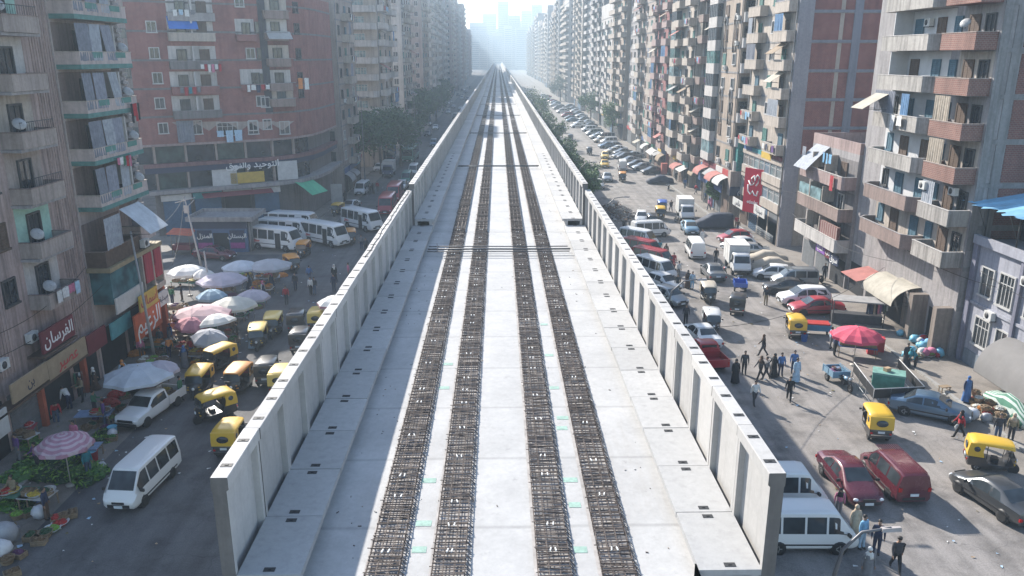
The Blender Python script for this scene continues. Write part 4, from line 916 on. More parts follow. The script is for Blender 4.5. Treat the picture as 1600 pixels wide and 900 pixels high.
def text_mesh(s,mat,size=1.0):
    if any(c in AR for c in s): s=shape_ar(s)
    c=bpy.data.curves.new('t','FONT'); c.body=s; c.size=size; c.resolution_u=1; c.align_x='CENTER'; c.align_y='CENTER'; c.offset=.012; c.extrude=.008
    o=bpy.data.objects.new('t',c); COL.objects.link(o)
    me=bpy.data.meshes.new_from_object(o.evaluated_get(bpy.context.evaluated_depsgraph_get())); me.name='lettering'
    bpy.data.objects.remove(o); bpy.data.curves.remove(c); me.materials.clear(); me.materials.append(mat); return me
class Face:
    """an upright wall: origin o (x,y), running along u, looking along n"""
    def __init__(s,ox,oy,ux,uy):
        l=math.hypot(ux,uy); s.o=(ox,oy); s.u=(ux/l,uy/l); s.n=(s.u[1],-s.u[0]); s.rz=math.atan2(uy,ux); s.len=l
    def T(s,a,d,z): return (s.o[0]+s.u[0]*a+s.n[0]*d,s.o[1]+s.u[1]*a+s.n[1]*d,z)
    def hit(s,px,py,d=0):
        """(along, height) of a photo pixel on the wall moved out by d"""
        r=FW+RT*((px-800)/FPX)+UP*((450-py)/FPX); ox,oy=s.o[0]+s.n[0]*d,s.o[1]+s.n[1]*d
        t=((ox-CAM.x)*s.n[0]+(oy-CAM.y)*s.n[1])/(r.x*s.n[0]+r.y*s.n[1]); p=CAM+r*t
        return (p.x-ox)*s.u[0]+(p.y-oy)*s.u[1],p.z
    def box(s,mb,a0,a1,d0,d1,z0,z1,m=0):
        v=[s.T(a,d,z) for z in (z0,z1) for a,d in ((a0,d1),(a1,d1),(a1,d0),(a0,d0))]
        mb.add(v,[(3,2,1,0),(4,5,6,7),(0,1,5,4),(1,2,6,5),(2,3,7,6),(3,0,4,7)],m); return mb
class Bld:
    def __init__(s,name,label,cat,x,y,group=None): s.t=thing(name,label,cat,(x,y,0),0,group); s.b=Vector((x,y,0))
    def part(s,name,mb,mats,parent=None): return mb.xf(Matrix.Translation(-s.b)).build(name,mats,parent or s.t)
    def inst(s,name,me,F,a,d,z,parent=None,flip=0):
        p=Vector(F.T(a,d,z))-s.b; return put(name,me,parent or s.t,p,F.rz+flip)
WG=glass('window_glass',(.022,.028,.034),.1); WGL=glass('pale_window_glass',(.16,.24,.25),.15); WGG=glass('green_glazing',(.05,.13,.12),.12)
FRW=M('white_window_frame',(.43,.425,.41),.6); FRB=M('brown_shutter',(.10,.065,.045),.8,.3,3); FRD=M('dark_frame',(.05,.05,.05),.6); FRG=M('green_shutter',(.04,.14,.12),.7,.3,3); FRU=M('blue_shutter',(.055,.125,.17),.7,.25,3)
BLKO=M('shaded_opening',(.014,.015,.018),.9,.4,2)  # near-black panels whose colour stands in for the shade inside openings
WM={}
def win_mesh(w,h,st):
    k=(round(w,2),round(h,2),st)
    if k in WM: return WM[k]
    b=MB(); t=.07
    fr={'w':FRW,'s':FRB,'d':FRD,'g':FRG,'u':FRU,'l':FRW,'o':FRD}[st[0]]; gl={'l':WGL}.get(st[0],WG)
    b.box(-w/2,w/2,-.03,-.01,0,h,1)
    for x0,x1 in ((-w/2-t,-w/2+.03),(w/2-.03,w/2+t)): b.box(x0,x1,-.11,.0,-t,h+t,0)
    b.box(-w/2+.03,w/2-.03,-.11,0,h-.03,h+t,0); b.box(-w/2-.12,w/2+.12,-.18,0,-t-.05,-.0,0)
    if st[0] in 'wdl': b.box(-.03,.03,-.07,-.03,.03,h-.03,0)
    if st[0] in 'sgu':
        q=.48 if len(st)<2 else .3
        for x0,x1 in ((-w/2+.03,-w/2+w*q),(w/2-w*q,w/2-.03)):
            n=max(4,int(h/.14))
            for i in range(n): b.box(x0,x1,-.075,-.04+.02*(i%2),h*i/n+.012,h*(i+1)/n,0)
    if len(st)>1 and st[1]=='3':
        for x in (-w/4,w/4): b.box(x-.025,x+.025,-.07,-.03,.03,h-.03,0)
        b.box(-w/2+.03,w/2-.03,-.068,-.03,h*.68,h*.68+.05,0)
    WM[k]=b.mesh('window',[fr,gl]); return WM[k]
def win(bd,F,a,z,w=1.0,h=1.2,st='w',name='window'): return bd.inst(name,win_mesh(w,h,st),F,a,0,z)
def door(bd,F,a,z,w=1.0,h=2.05,st='s',d=.022): return bd.inst('balcony_door',win_mesh(w,h,st),F,a,d,z)
def balc(bd,F,a0,a1,z,depth=1.2,ph=.95,mats=None,back=None,bh=2.7,ch=0,rail=False,band=None,gaps=()):
    """projecting balcony: floor slab, solid parapet with coping (or bars), optional painted back wall"""
    b=MB(); t=.11; m=mats
    out=[(a0,0),(a0,depth-ch*.0),(a0+ch,depth),(a1-ch,depth),(a1,depth-ch*.0),(a1,0)] if ch==0 else [(a0,0),(a0,depth-ch),(a0+ch,depth),(a1-ch,depth),(a1,depth-ch),(a1,0)]
    if ch==0: out=[(a0,0),(a0,depth),(a1,depth),(a1,0)]
    n=len(out); vs=[F.T(a,d,zz) for zz in (z-.16,z) for a,d in out]
    b.add(vs,[tuple(range(n-1,-1,-1)),tuple(range(n,2*n))]+[(i,(i+1)%n,n+(i+1)%n,n+i) for i in range(n)],0)
    if not rail:
        inn=[(a0+t,0)]+[(min(max(a,a0+t),a1-t),d-t if d>0 else 0) for a,d in out[1:-1]]+[(a1-t,0)]
        def wall(z0,z1,o,i_,mm):
            vs=[F.T(a,d,zz) for zz in (z0,z1) for a,d in o]+[F.T(a,d,zz) for zz in (z0,z1) for a,d in i_]; f=[]
            for i in range(n-1):
                f+=[(i,i+1,n+i+1,n+i),(2*n+i+1,2*n+i,3*n+i,3*n+i+1),(n+i,n+i+1,3*n+i+1,3*n+i),(i+1,i,2*n+i,2*n+i+1)]
            f+=[(0,n,3*n,2*n),(n-1,3*n-1,4*n-1,2*n-1)]; b.add(vs,f,mm)
        wall(z,z+ph,out,inn,0)
        o2=[(a0-.03,0)]+[(a0-.03 if abs(a-a0)<1e-6 else a1+.03 if abs(a-a1)<1e-6 else a,d+.03) for a,d in out[1:-1]]+[(a1+.03,0)]
        wall(z+ph,z+ph+.05,o2,inn,1)
        if band: 
            o3=[(a-.02 if abs(a-a0)<1e-6 else a+.02 if abs(a-a1)<1e-6 else a,d+.02 if d>0 else 0) for a,d in out]; i3=[(a,d-.001 if d>0 else 0) for a,d in out]; wall(z-.17,z+.12,o3,i3,2)
    else:
        for (p,q) in zip(out[:-1],out[1:]):
            L=math.hypot(q[0]-p[0],q[1]-p[1]); k=max(2,int(L/.22))
            for i in range(k+1): b.tube([F.T(p[0]+(q[0]-p[0])*i/k,max(.02,p[1]+(q[1]-p[1])*i/k-.03),zz) for zz in (z,z+ph)],.014,4,1)
            for zz in (z+.1,z+ph): b.tube([F.T(p[0],max(.02,p[1]-.03),zz),F.T(q[0],max(.02,q[1]-.03),zz)],.024,4,1)
    if back: F.box(b,a0+.02,a1-.02,0,.018,z,z+bh,3)
    return bd.part('balcony',b,[m[0],m[1] if len(m)>1 else m[0],band or m[0],back or m[0]])
def curtain(bd,F,a0,a1,z0,z1,d,mat,dtop=None,swing=0,name='curtain'):
    b=MB(); n=max(6,int((a1-a0)/.14)); dt=d if dtop is None else dtop
    T=[F.T(a0+(a1-a0)*i/n,dt+.035*(i%2),z1) for i in range(n+1)]; Bo=[F.T(a0+(a1-a0)*i/n+swing,d+.05*(i%2)+R.uniform(-.02,.02),z0+R.uniform(0,.08)) for i in range(n+1)]
    b.add(T+Bo,[(i,i+1,n+2+i,n+1+i) for i in range(n)],0,False); return bd.part(name,b,mat)
def awning(bd,F,a0,a1,z,out,drop,mat,d0=.02,name='awning',side=True):
    b=MB(); n=6; pts=[(d0+out*i/n,z-drop*(i/n)**1.1) for i in range(n+1)]
    vs=[F.T(a,d,zz) for a in (a0,a1) for d,zz in pts]+[F.T(a,d,zz-.03) for a in (a0,a1) for d,zz in pts]; k=n+1
    f=[(i,i+1,k+i+1,k+i) for i in range(n)]+[(2*k+i+1,2*k+i,3*k+i,3*k+i+1) for i in range(n)]+[(n,k+n,3*k+n,2*k+n),(0,2*k,3*k,k)]+[(i,2*k+i,2*k+i+1,i+1) for i in range(n)]+[(k+i,k+i+1,3*k+i+1,3*k+i) for i in range(n)]
    b.add(vs,f,0)
    q=MB()
    for a in (a0+.05,a1-.05): b.tube([F.T(a,.03,z-drop-.1),F.T(a,d0+out-.05,z-drop-.03)],.018,4,1)
    return bd.part(name,b,[mat,FRD])
def barrel(bd,F,a0,a1,z,out,mat,drop=1.3,name='awning'):
    """quarter-round shop canopy with open ends closed by cloth"""
    b=MB(); n=8; P=[(out*math.sin(math.pi/2*i/n),z-drop*(1-math.cos(math.pi/2*i/n))) for i in range(n+1)]
    vs=[F.T(a,d+.02,zz) for a in (a0,a1) for d,zz in P]; k=n+1; b.add(vs,[(i,i+1,k+i+1,k+i) for i in range(n)],0,True)
    vs=[F.T(a,d*.985+.02,zz-.04) for a in (a0,a1) for d,zz in P]; b.add(vs,[(i+1,i,k+i,k+i+1) for i in range(n)],1,True)
    for a in (a0+.01,a1-.01):
        for i in range(0,n+1,2): b.tube([F.T(a,.03,z-drop),F.T(a,P[i][0]+.01,P[i][1]-.03)],.015,4,1)
    return bd.part(name,b,[mat,FRD])
ACM=M('air_conditioner_white',(.55,.55,.53),.6,.2,4); DISHM=M('dish_grey',(.33,.33,.33),.6,.25,4)
def acmesh():
    b=MB(); b.box(-.4,.4,-.42,-.08,0,.56,0); b.lathe((-.08,-.43,.28),[(.02,-.012),(.21,-.012),(.21,.01),(.02,.01)],14,1,'y'); b.box(-.42,-.36,-.4,0,-.06,0,1); b.box(.36,.42,-.4,0,-.06,0,1); return b.mesh('air_conditioner',[ACM,FRD])
ACME=acmesh()
def ac(bd,F,a,z,d=0): return bd.inst('air_conditioner',ACME,F,a,d,z)
def dishmesh():
    b=MB(); b.lathe((0,0,0),[(.02,.16),(.2,.145),(.36,.10),(.46,.03),(.47,0),(.45,.0),(.34,.08),(.18,.125),(.02,.14)],14,0,'z',True,False); b.xf(Matrix.Rotation(rad(55),4,'X')); b.tube([(0,0,-.15),(0,.1,-.5)],.03,5,1); b.tube([(0,-.08,.1),(0,-.4,.05)],.015,4,1); return b.mesh('satellite_dish',[DISHM,FRD])
DIME=dishmesh()
def dish(bd,F,a,z,d=.6,rot=0):
    o=bd.inst('satellite_dish',DIME,F,a,d,z,None,rot); o.scale=(.78,)*3; return o
def sign(bd,F,a0,a1,z0,z1,d,mat,txt=None,tmat=None,size=.6,th=.1,sub=None,smat=None,name='sign_board'):
    b=MB(); F.box(b,a0,a1,d-th,d,z0,z1); o=bd.part(name,b,mat)
    for s,mm,zz,sz in ((txt,tmat,(z0+z1)/2+(.12*(z1-z0) if sub else 0),size),(sub,smat or tmat,z0+.2*(z1-z0),size*.4)):
        if not s: continue
        me=text_mesh(s,mm,1.0); xs=[v.co.x for v in me.vertices]; w=max(xs)-min(xs); k=min(sz/.7,(a1-a0)*.9/max(w,.01))
        for v in me.vertices: v.co.x=(v.co.x-(max(xs)+min(xs))/2)*k; y=v.co.y*k; v.co.y=-v.co.z*.5; v.co.z=y
        p=Vector(F.T((a0+a1)/2,d+.012,zz))-bd.b; t=put('lettering',me,o,p,F.rz)
    return o
LCOL=['white','paleblue','red','navy','pink','grey','beige','black','sky','purple']
def laundry(F,a0,a1,z,d,label,n=5,cols=None,big=False):
    c=F.T((a0+a1)/2,d,z); t=thing('hanging_laundry',label,'laundry',c,F.rz,'laundry hung out on the facades')
    b=MB(); L=a1-a0; b.tube([(-L/2,0,0),(0,0,-.03),(L/2,0,0)],.012,4); b.tube([(-L/2,.0,0),(-L/2,d*.5,-.05)],.012,4); b.tube([(L/2,.0,0),(L/2,d*.5,-.05)],.012,4); b.build('clothes_line',FRD,t)
    for i in range(n):
        w=L/n*R.uniform(.65,.95); x=-L/2+L*(i+.5)/n; h=R.uniform(.45,.95)*(1.6 if big else 1); k=5; v=[]
        for zz,sx in ((.01,1),(-h*.5,R.uniform(.85,1.05)),(-h,R.uniform(.8,1.1))):
            for j in range(k+1): v.append((x+(j/k-.5)*w*sx,-.02+.04*math.sin(j*2.1+i)+R.uniform(-.015,.015),zz+R.uniform(-.02,.02)))
        m=MB(); m.add(v,[(r*(k+1)+j,r*(k+1)+j+1,(r+1)*(k+1)+j+1,(r+1)*(k+1)+j) for r in (0,1) for j in range(k)],0,True); m.build('garment',CL[(cols or LCOL)[(i*3+int(a0*7))%len(cols or LCOL)]],t)
    return t
def shops(bd,F,a0,a1,h,bay,mats,signs=True,aw=None):
    """ground floor: piers, shutters or dark openings, fascia boards"""
    n=max(1,int(round((a1-a0)/bay))); w=(a1-a0)/n
    for i in range(n):
        A=a0+w*i; b=MB(); F.box(b,A+.25,A+w-.25,.0,.03,0,h-.9,0); m=R.choice(mats)
        if m is not BLKO:
            for j in range(int((h-1)/.18)): F.box(b,A+.3,A+w-.3,.03,.05,.1+j*.18,.2+j*.18,0)
        bd.part('shop_opening',b,m)
        if signs:
            b=MB(); F.box(b,A+.08,A+w-.08,.0,.16+.12*R.random(),h-.85,h-.12); bd.part('shop_fascia',b,R.choice(SIGNM))
        if aw and R.random()<aw:
            if R.random()<.5: awning(bd,F,A+.1,A+w-.1,h-.9,R.uniform(1.2,2.),R.uniform(.6,1.0),R.choice(AWM))
            else: barrel(bd,F,A+.1,A+w-.1,h-.9,R.uniform(1.2,2.),R.choice(AWM),R.uniform(.8,1.3))
SIGNM=[M('sign_'+k,c,.6,.15,2) for k,c in dict(red=(.34,.03,.03),blue=(.03,.08,.22),green=(.03,.18,.12),yellow=(.5,.34,.05),white=(.5,.5,.48),teal=(.04,.22,.24),maroon=(.14,.02,.03),tan=(.33,.25,.16),navy=(.02,.03,.07)).items()]
SG={k:SIGNM[i] for i,k in enumerate(('red','blue','green','yellow','white','teal','maroon','tan','navy'))}
AWM=[M('awning_beige',(.38,.35,.29),.9,.2,1.5),M('awning_grey',(.3,.3,.3),.9,.2,1.5),M('awning_brown',(.25,.19,.13),.9,.2,1.5),M('awning_faded_red',(.36,.14,.12),.9,.2,1.5),M('awning_pale',(.46,.46,.44),.9,.2,1.5)]
SHUT=[BLKO,BLKO,M('steel_shutter',(.16,.17,.18),.6,.2,2,.3),M('blue_shutter_steel',(.06,.12,.2),.6,.2,2),M('brown_shutter_steel',(.12,.08,.06),.7,.2,2)]
WHT=M('letter_white',(.75,.75,.73),.6,.05); YEL=M('letter_yellow',(.7,.5,.1),.6,.05); RED=M('letter_red',(.5,.05,.05),.6,.05); DRK=M('letter_dark',(.03,.03,.05),.6,.05)
P_=dict(beige=(.37,.31,.275),grey=(.33,.31,.305),brown=(.27,.205,.18),white=(.50,.475,.45),cream=(.44,.385,.33),pink=(.36,.27,.25),dark=(.19,.175,.17),blue=(.34,.36,.41),warm=(.38,.31,.25),rose=(.27,.115,.11))
PL={k:plaster('plaster_'+k,c) for k,c in P_.items()}
BRK=brick('red_brick',(.23,.095,.075),(.17,.07,.06),(.25,.22,.2)); BRD=brick('purple_brick',(.30,.112,.088),(.245,.09,.075),(.27,.2,.2)); BRB=brick('brown_brick',(.20,.13,.095),(.16,.10,.08),(.22,.19,.17)); CFR=plaster('concrete_frame',(.26,.25,.245),.5,.5)
def walls(bd,pts,z0,z1,mat,name='wall'):
    b=MB(); b.prism(pts,z0,z1,'z'); return bd.part(name,b,mat)
def roofbits(bd,x0,x1,y0,y1,h,mat):
    b=MB(); t=.18
    for a in ((x0,x1,y0,y0+t),(x0,x1,y1-t,y1),(x0,x0+t,y0+t,y1-t),(x1-t,x1,y0+t,y1-t)): b.box(a[0],a[1],a[2],a[3],h,h+1.0)
    bd.part('roof_parapet',b,mat)
    b=MB(); cx,cy=(x0+x1)/2,(y0+y1)/2; b.box(cx-1.6,cx+1.6,cy-1.8,cy+1.8,h+.01,h+2.6); bd.part('stair_hut',b,mat)
CURT=[M('curtain_'+k,c,.9,.25,3) for k,c in dict(grey=(.17,.18,.21),pale=(.30,.32,.35),striped=(.22,.23,.27),blue=(.10,.2,.34),sand=(.33,.28,.22)).items()]
def rowb(label,side,y0,y1,xf,h,wall,bal,bays,fh=3.05,z1=4.2,depth=14,bd_=1.25,side_win='',brickside=None,seed=0,trim=True,shop=.35,curt=.25,wst='wdsg',name='apartment_building',lod=0):
    """a block in the street row; bays: W window, B balcony, L glazed loggia, P plain, R recess with rail balcony"""
    r=random.Random(seed); s=1 if side=='R' else -1
    x0,x1=(xf,xf+depth) if s>0 else (xf-depth,xf)
    bd=Bld(name,label,'building',(x0+x1)/2,(y0+y1)/2,'apartment blocks lining the street')
    walls(bd,[(x0,y0),(x1,y0),(x1,y1),(x0,y1)],-.2,h,wall)
    F=Face(xf,y1,0,-1) if s>0 else Face(xf,y0,0,1); L=y1-y0
    if lod<2: roofbits(bd,x0,x1,y0,y1,h,wall)
    nf=int((h-z1-.4)/fh); w=L/len(bays)
    if trim:
        for k in range(nf+1):
            b=MB(); F.box(b,0,L,0,.05,z1+k*fh-.25,z1+k*fh-.02); bd.part('floor_band',b,CFR if trim is True else trim)
    nw=0
    for k in range(nf):
        z=z1+k*fh
        if lod==2 and z<8: pass
        for i,c in enumerate(bays):
            a0,a1=w*i+.15,w*(i+1)-.15; am=(a0+a1)/2
            if c=='W':
                ww=min(1.3,w*.5); win(bd,F,am,z+.9,ww,1.3,r.choice(wst)); nw+=1
                if lod==0 and r.random()<.3: ac(bd,F,am+ww*.5+.5 if am+ww*.5+1<a1 else am,z+.15)
            elif c in 'BR':
                o=balc(bd,F,a0,a1,z,bd_,.95,bal,None,2.6,0,c=='R')
                if lod<2: door(bd,F,am+r.uniform(-.2,.2)*(w-1.4),z+.02,1.1,2.05,r.choice('sgdu'))
                if lod==0:
                    q=r.random()
                    if q<curt: curtain(bd,F,a0+.1,a0+.1+(a1-a0)*r.uniform(.35,.9),z+.4,z+fh-.25,bd_-.08,r.choice(CURT))
                    elif q<curt+.16: awning(bd,F,a0+.1,a0+(a1-a0)*.6,z+fh-.3,bd_+.7,1.1,r.choice(AWM))
                    elif q<curt+.36: laundry(F,a0+.2,a1-.2,z+.85,bd_+.16,None,r.choice((4,5,6))).update if 0 else LQ.append((F,a0+.2,a1-.2,z+.85,bd_+.16,label,k))
            elif c=='L':
                b=MB(); F.box(b,a0,a1,0,bd_*.7,z-.15,z+.95); F.box(b,a0,a1,0,bd_*.7,z+fh-.45,z+fh-.16); bd.part('loggia',b,[bal[0]])
                b=MB(); F.box(b,a0+.03,a1-.03,.02,bd_*.7-.06,z+.95,z+fh-.45); o=bd.part('loggia_glazing',b,r.choice((WG,WGL,WGG,WG)))
                b=MB()
                for j in range(int((a1-a0)/.9)+1): F.box(b,a0+j*.9,a0+j*.9+.06,bd_*.7-.08,bd_*.7-.03,z+.95,z+fh-.45)
                bd.part('glazing_bar',b,FRW)
    shops(bd,F,0,L,z1-.3,3.6 if lod==0 else 6,SHUT,lod<2,shop if lod==0 else 0)
    # the end wall that looks at the camera
    S_=Face(x0,y0,1,0)
    if brickside:
        b=MB(); nc=3; cw=(depth-.5)/nc
        for k in range(nf+1): 
            for i in range(nc): S_.box(b,.5+cw*i+.0,.5+cw*(i+1)-.45,0,.025,z1+k*fh,z1+(k+1)*fh-.35)
        bd.part('brick_infill',b,brickside)
    for c in side_win:
        a={'f':depth-1.6 if s<0 else 1.6,'m':depth/2,'g':depth-4.2 if s<0 else 4.2}[c]
        for k in range(nf): win(bd,S_,a,z1+k*fh+.9,1.1,1.35,wst[0])
    # pipes
    if lod==0:
        for a in (.08,L-.08):
            b=MB(); b.tube([F.T(a,.1,0.2),F.T(a,.1,h-.3)],.06,6); bd.part('drain_pipe',b,R.choice((CFR,FRD,FRW)))
    return bd,F
LQ=[]
# ================================================================ left side of the street
CONC=plaster('fluted_concrete',(.41,.315,.285),.7,.65); GRN=M('green_band_paint',(.085,.20,.18),.8,.25,2); PEB=plaster('pebbledash',(.50,.42,.39),.5,.35)
# old ribbed block, nearest on the left
bd=Bld('old_apartment_block','old fluted concrete block with small single balconies, nearest on the left','building',-34,43)
walls(bd,[(-41,30),(-27,30),(-27,50.6),(-41,50.6)],-.2,27.5,CONC)
F=Face(-27,30,0,1)
b=MB()
for a in [x*.28+.1 for x in range(73)]:
    if any(abs(a-c)<.75 for c in (8.2,12.4)) or 13.2<a<18.2: continue
    F.box(b,a,a+.13,0,.045,4.2,27.4)
bd.part('fluting',b,CONC)
ob=[PL['beige'],PL['brown']]
for k in range(7):
    z=7.2+k*3.06-.0
    o=balc(bd,F,14.0,17.5,z,1.2,.72,ob,[PL['white'],M('pale_green_wash',(.32,.5,.42),.9),PL['beige'],PL['cream'],PL['white'],M('pale_green_wash',(.3,.5,.42)),PL['beige']][k],2.7)
    door(bd,F,15.7,z+.02,1.2,2.1,'d'); 
    b=MB(); F.box(b,13.9,17.6,0,1.1,z+2.72,z+2.88); bd.part('balcony_canopy',b,PL['grey'])
    if k in (2,3,5):
        b=MB(); 
        for i in range(16): b.tube([F.T(14.1+i*.22,1.14,z+.76),F.T(14.1+i*.22,1.14,z+1.25)],.012,4)
        b.tube([F.T(14.05,1.14,z+1.25),F.T(17.45,1.14,z+1.25)],.02,4); bd.part('railing',b,FRD)
    win(bd,F,12.4,z+.75,1.1,1.35,'ds'[k%2]); win(bd,F,8.2,z+.7,1.0,1.3,'s')
for k,(a,d) in ((5,(14.3,.9)),(1,(14.4,.9)),(3,(14.3,1.0)),(0,(14.4,1.1))): dish(bd,F,a,7.2+k*3.06+1.2,d,rad(-40))
ac(bd,F,10.3,4.9); ac(bd,F,13.3,5.4); ac(bd,F,16.4,4.6)
laundry(F,14.4,17.2,8.0,1.35,'pale shirts hung from the lowest balcony of the old fluted block',4,['white','paleblue','pink','white'])
shops(bd,F,0,20.5,4.1,3.4,[BLKO,BLKO,SHUT[2]],False)
sign(bd,F,9.5,13.0,3.2,4.3,1.0,SG['tan'],'بن',DRK,.5); sign(bd,F,13.2,17.6,3.0,4.2,.9,SG['tan'],'عصير',RED,.7); sign(bd,F,13.0,16.5,4.7,6.0,.95,SG['maroon'],'الفرسان',WHT,.8,.14)
b=MB(); F.box(b,12.9,16.6,.0,1.0,4.45,4.6); F.box(b,0,17.7,.0,.9,2.85,2.98); bd.part('shop_canopy',b,FRB)
sign(bd,F,17.9,20.4,2.7,4.0,.8,SG['maroon'],None)
for a in (18,13.1): b=MB(); F.box(b,a,a+.3,.0,.35,0,2.7); bd.part('shop_pier',b,M('orange_pier',(.40,.10,.05),.7))
ad=MB(); F.box(ad,7.4,9.0,.8,.9,1.9,3.3); bd.part('shop_sign',ad,SG['white'])
# block with green banded balconies
bd=Bld('balcony_apartment_block','pebble dashed block with green banded curtained balconies on the left corner','building',-34,56)
walls(bd,[(-41,50.7),(-27,50.7),(-27,58.8),(-41,58.8)],-.2,26.9,PEB)
F=Face(-27,50.7,0,1); gb=[PEB,PL['cream']]
for k in range(5):
    z=11.2+k*2.95+.45
    balc(bd,F,.15,7.2,z,1.5,.85,gb,PL['brown'],2.6,0,False,GRN)
    for a0,a1 in ((1.7,3.1),(4.9,6.3)):
        b=MB(); F.box(b,a0,a1,1.38,1.53,z+.5,z+.86); bd.part('green_railing',b,M('green_rail_panel',(.07,.2,.17),.7))
    for a in (3.3,6.4): door(bd,F,a,z+.02,1.3,2.1,'d')
    S_=Face(-28.5,50.7,1,0)
    b=MB(); F.box(b,5.0,5.2,.02,1.45,z+.9,z+2.55); bd.part('balcony_post',b,PL['white'])
    cu=[(0.2,1.9,0),(2.0,3.3,1),(3.4,4.7,2)] if k%2 else [(.2,1.4,0),(1.6,3.0,2),(3.6,4.8,1)]
    for a0,a1,c in cu: curtain(bd,F,a0,a1,z+.3,z+2.55,1.5,CURT[c],1.4,R.uniform(-.3,.5) if c else 0)
    curtain(bd,S_,.1,1.45,z+.1,z+2.55,.06,CURT[0])
    if k<4:
        dish(bd,F,6.4,z+1.2,1.35,rad(-30))
laundry(F,5.6,7.0,14.35+3.6,1.7,'dark and red clothes hung over the third green banded balcony',4,['black','red','red','black'],True)
laundry(F,2.6,4.8,14.6,1.7,'pink and white washing on the second green banded balcony',5,['pink','white','red','pink','green'])
b=MB(); F.box(b,7.2,8.1,0,.42,4.5,26.8)
for i in range(64): F.box(b,7.22,8.1,-.02,.7-.25*(i%2)*.6,8.2+i*.29,8.2+i*.29+.2)
bd.part('louvred_corner',b,PL['grey'])
aw=M('white_canvas',(.5,.52,.54),.9,.2,1.5); awning(bd,F,2.6,5.6,11.2,1.9,1.7,aw,1.4); curtain(bd,F,.1,2.4,8.9,11.0,1.5,CURT[1])
balc(bd,F,.1,5.4,7.9,1.3,.9,[FRB,PL['brown']],PL['brown']); balc(bd,F,5.6,8.0,8.4,1.3,.9,[PEB,PL['cream']],PL['brown'])
b=MB(); F.box(b,-.05,8.2,0,1.55,7.45,7.75); bd.part('cornice',b,M('ochre_cornice',(.3,.24,.14),.8,.2,2))
b=MB(); F.box(b,.2,4.5,.02,1.35,5.2,7.45); bd.part('glazed_bay',b,glass('teal_glass',(.04,.11,.12),.15))
for a0,a1 in ((5.0,6.2),(6.7,7.8)):
    b=MB(); F.box(b,a0,a1,1.4,1.55,5.3,7.4); bd.part('red_cloth_sign',b,stripes('red_cloth',(.36,.04,.05),(.30,.03,.05),.4,1))
for a in (4.7,6.4,7.9): b=MB(); F.box(b,a,a+.18,.8,1.5,4.76,7.44); bd.part('balcony_post',b,PL['cream'])
sign(bd,F,.2,4.4,4.5,5.6,1.5,SG['white'],None); b=MB(); F.box(b,4.6,8.2,0,1.5,4.35,4.75); bd.part('awning_board',b,PL['cream'])
sign(bd,F,-.0,3.0,2.75,3.9,1.0,M('teal_board',(.07,.26,.29),.6,.2,2),None); sign(bd,F,3.0,6.0,3.7,4.9,1.75,SG['yellow'],'اسماك',SG['red'],.9)
sign(bd,F,2.0,6.3,1.9,3.75,1.7,M('red_orange_board',(.50,.10,.03),.6,.25,1),'الزعيم',WHT,1.5,.14)
sign(bd,F,6.4,8.1,3.0,4.1,1.6,SG['white'],'صيدلية',DRK,.7)
for a in (6.3,7.7): b=MB(); F.box(b,a,a+.4,0,1.4,0,4.3); bd.part('pier',b,M('orange_pier',(.40,.10,.05)))
shops(bd,F,0,8,4.2,4,[BLKO],False); ac(bd,F,5.4,7.95,1.3)
# red brick block with the curved corner
bd=Bld('brick_apartment_building','wide dark red brick apartment building with a curved corner above glazed floors','building',-40,106)
poly=[(-41.8,94.5),(-28.5,102.5),(-26.3,105.2),(-25.0,108.8),(-24.6,113),(-24.6,123),(-41.8,127)]
def inset(p,d):
    c=Vector((-36,112)); return [((Vector(q)-c)*(1-d/ (Vector(q)-c).length)+c)[:] for q in p]
F1=Face(-62,82.4,33.5,20.1); F2=Face(-28.5,102.5,2.2,2.7); F3=Face(-26.3,105.2,1.3,3.6); F4=Face(-24.6,113,0,1)
zb=F1.hit(300,225)[1]; walls(bd,poly,zb,28.6,BRD); walls(bd,inset(poly,1.2),-.2,zb,PL['dark'],'lower_wall')
FH=3.2
for k in range(5):
    z=zb+.35+k*FH+ (0 if k else .0)
    b=MB()
    o=[(Vector(p)+ (Vector(p)-Vector((-36,112))).normalized()*.05)[:] for p in poly]; b.prism(o,z+FH-.35,z+FH-.12,'z'); bd.part('floor_band',b,PL['dark'])
A=lambda px,py,d=0: F1.hit(px,py,d)
for px,py in ((237,50),(242,91),(247,130),(250.5,169),(256,208),(392,91),(396,203),(374,10),(408,165)):
    a,z=A(px,py); win(bd,F1,a,z,1.0,1.15,'w')
for px,py in ((437,51),(437,91),(441,130),(443,166),(445,200)):
    a,z=F1.hit(px,py) if px<441 else F1.hit(px,py); win(bd,F1,min(a,38.4),z,.95,1.15,'d' if py<140 else 'w')
rb=[PL['grey'],PL['dark']]
bb=[(262,335,30),(264,336,62),(266,341,106),(269,343,146),(272,347,184)]
for i,(p0,p1,py) in enumerate(bb):
    a0,z=A(p0,py,.5); a1,_=A(p1,py,.5); balc(bd,F1,a0,a1,z,.9,.75,[[PL['grey'],PL['dark']],[PL['cream'],PL['white']],[PL['dark'],PL['grey']],[BRD,PL['grey']],[PL['dark'],PL['grey']]][i],PL['white'],2.45)
    door(bd,F1,a0+1.5,z+.02,1.0,2.0,'d'); door(bd,F1,a1-1.3,z+.02,1.0,2.0,'s'); b=MB(); F1.box(b,(a0+a1)/2-.1,(a0+a1)/2+.1,.02,.88,z+.76,z+2.4); bd.part('balcony_post',b,PL['white'])
    if i==1: awning(bd,F1,a0,a0+3.2,z+2.6,1.0,1.4,M('blue_awning',(.02,.14,.48),.8),.3)
a0,z=A(268,28,.5); laundry(F1,a0,a0+2.6,z+.9,1.05,'white washing below the top of the frame on the red brick building',4,['white','paleblue','white','grey'])
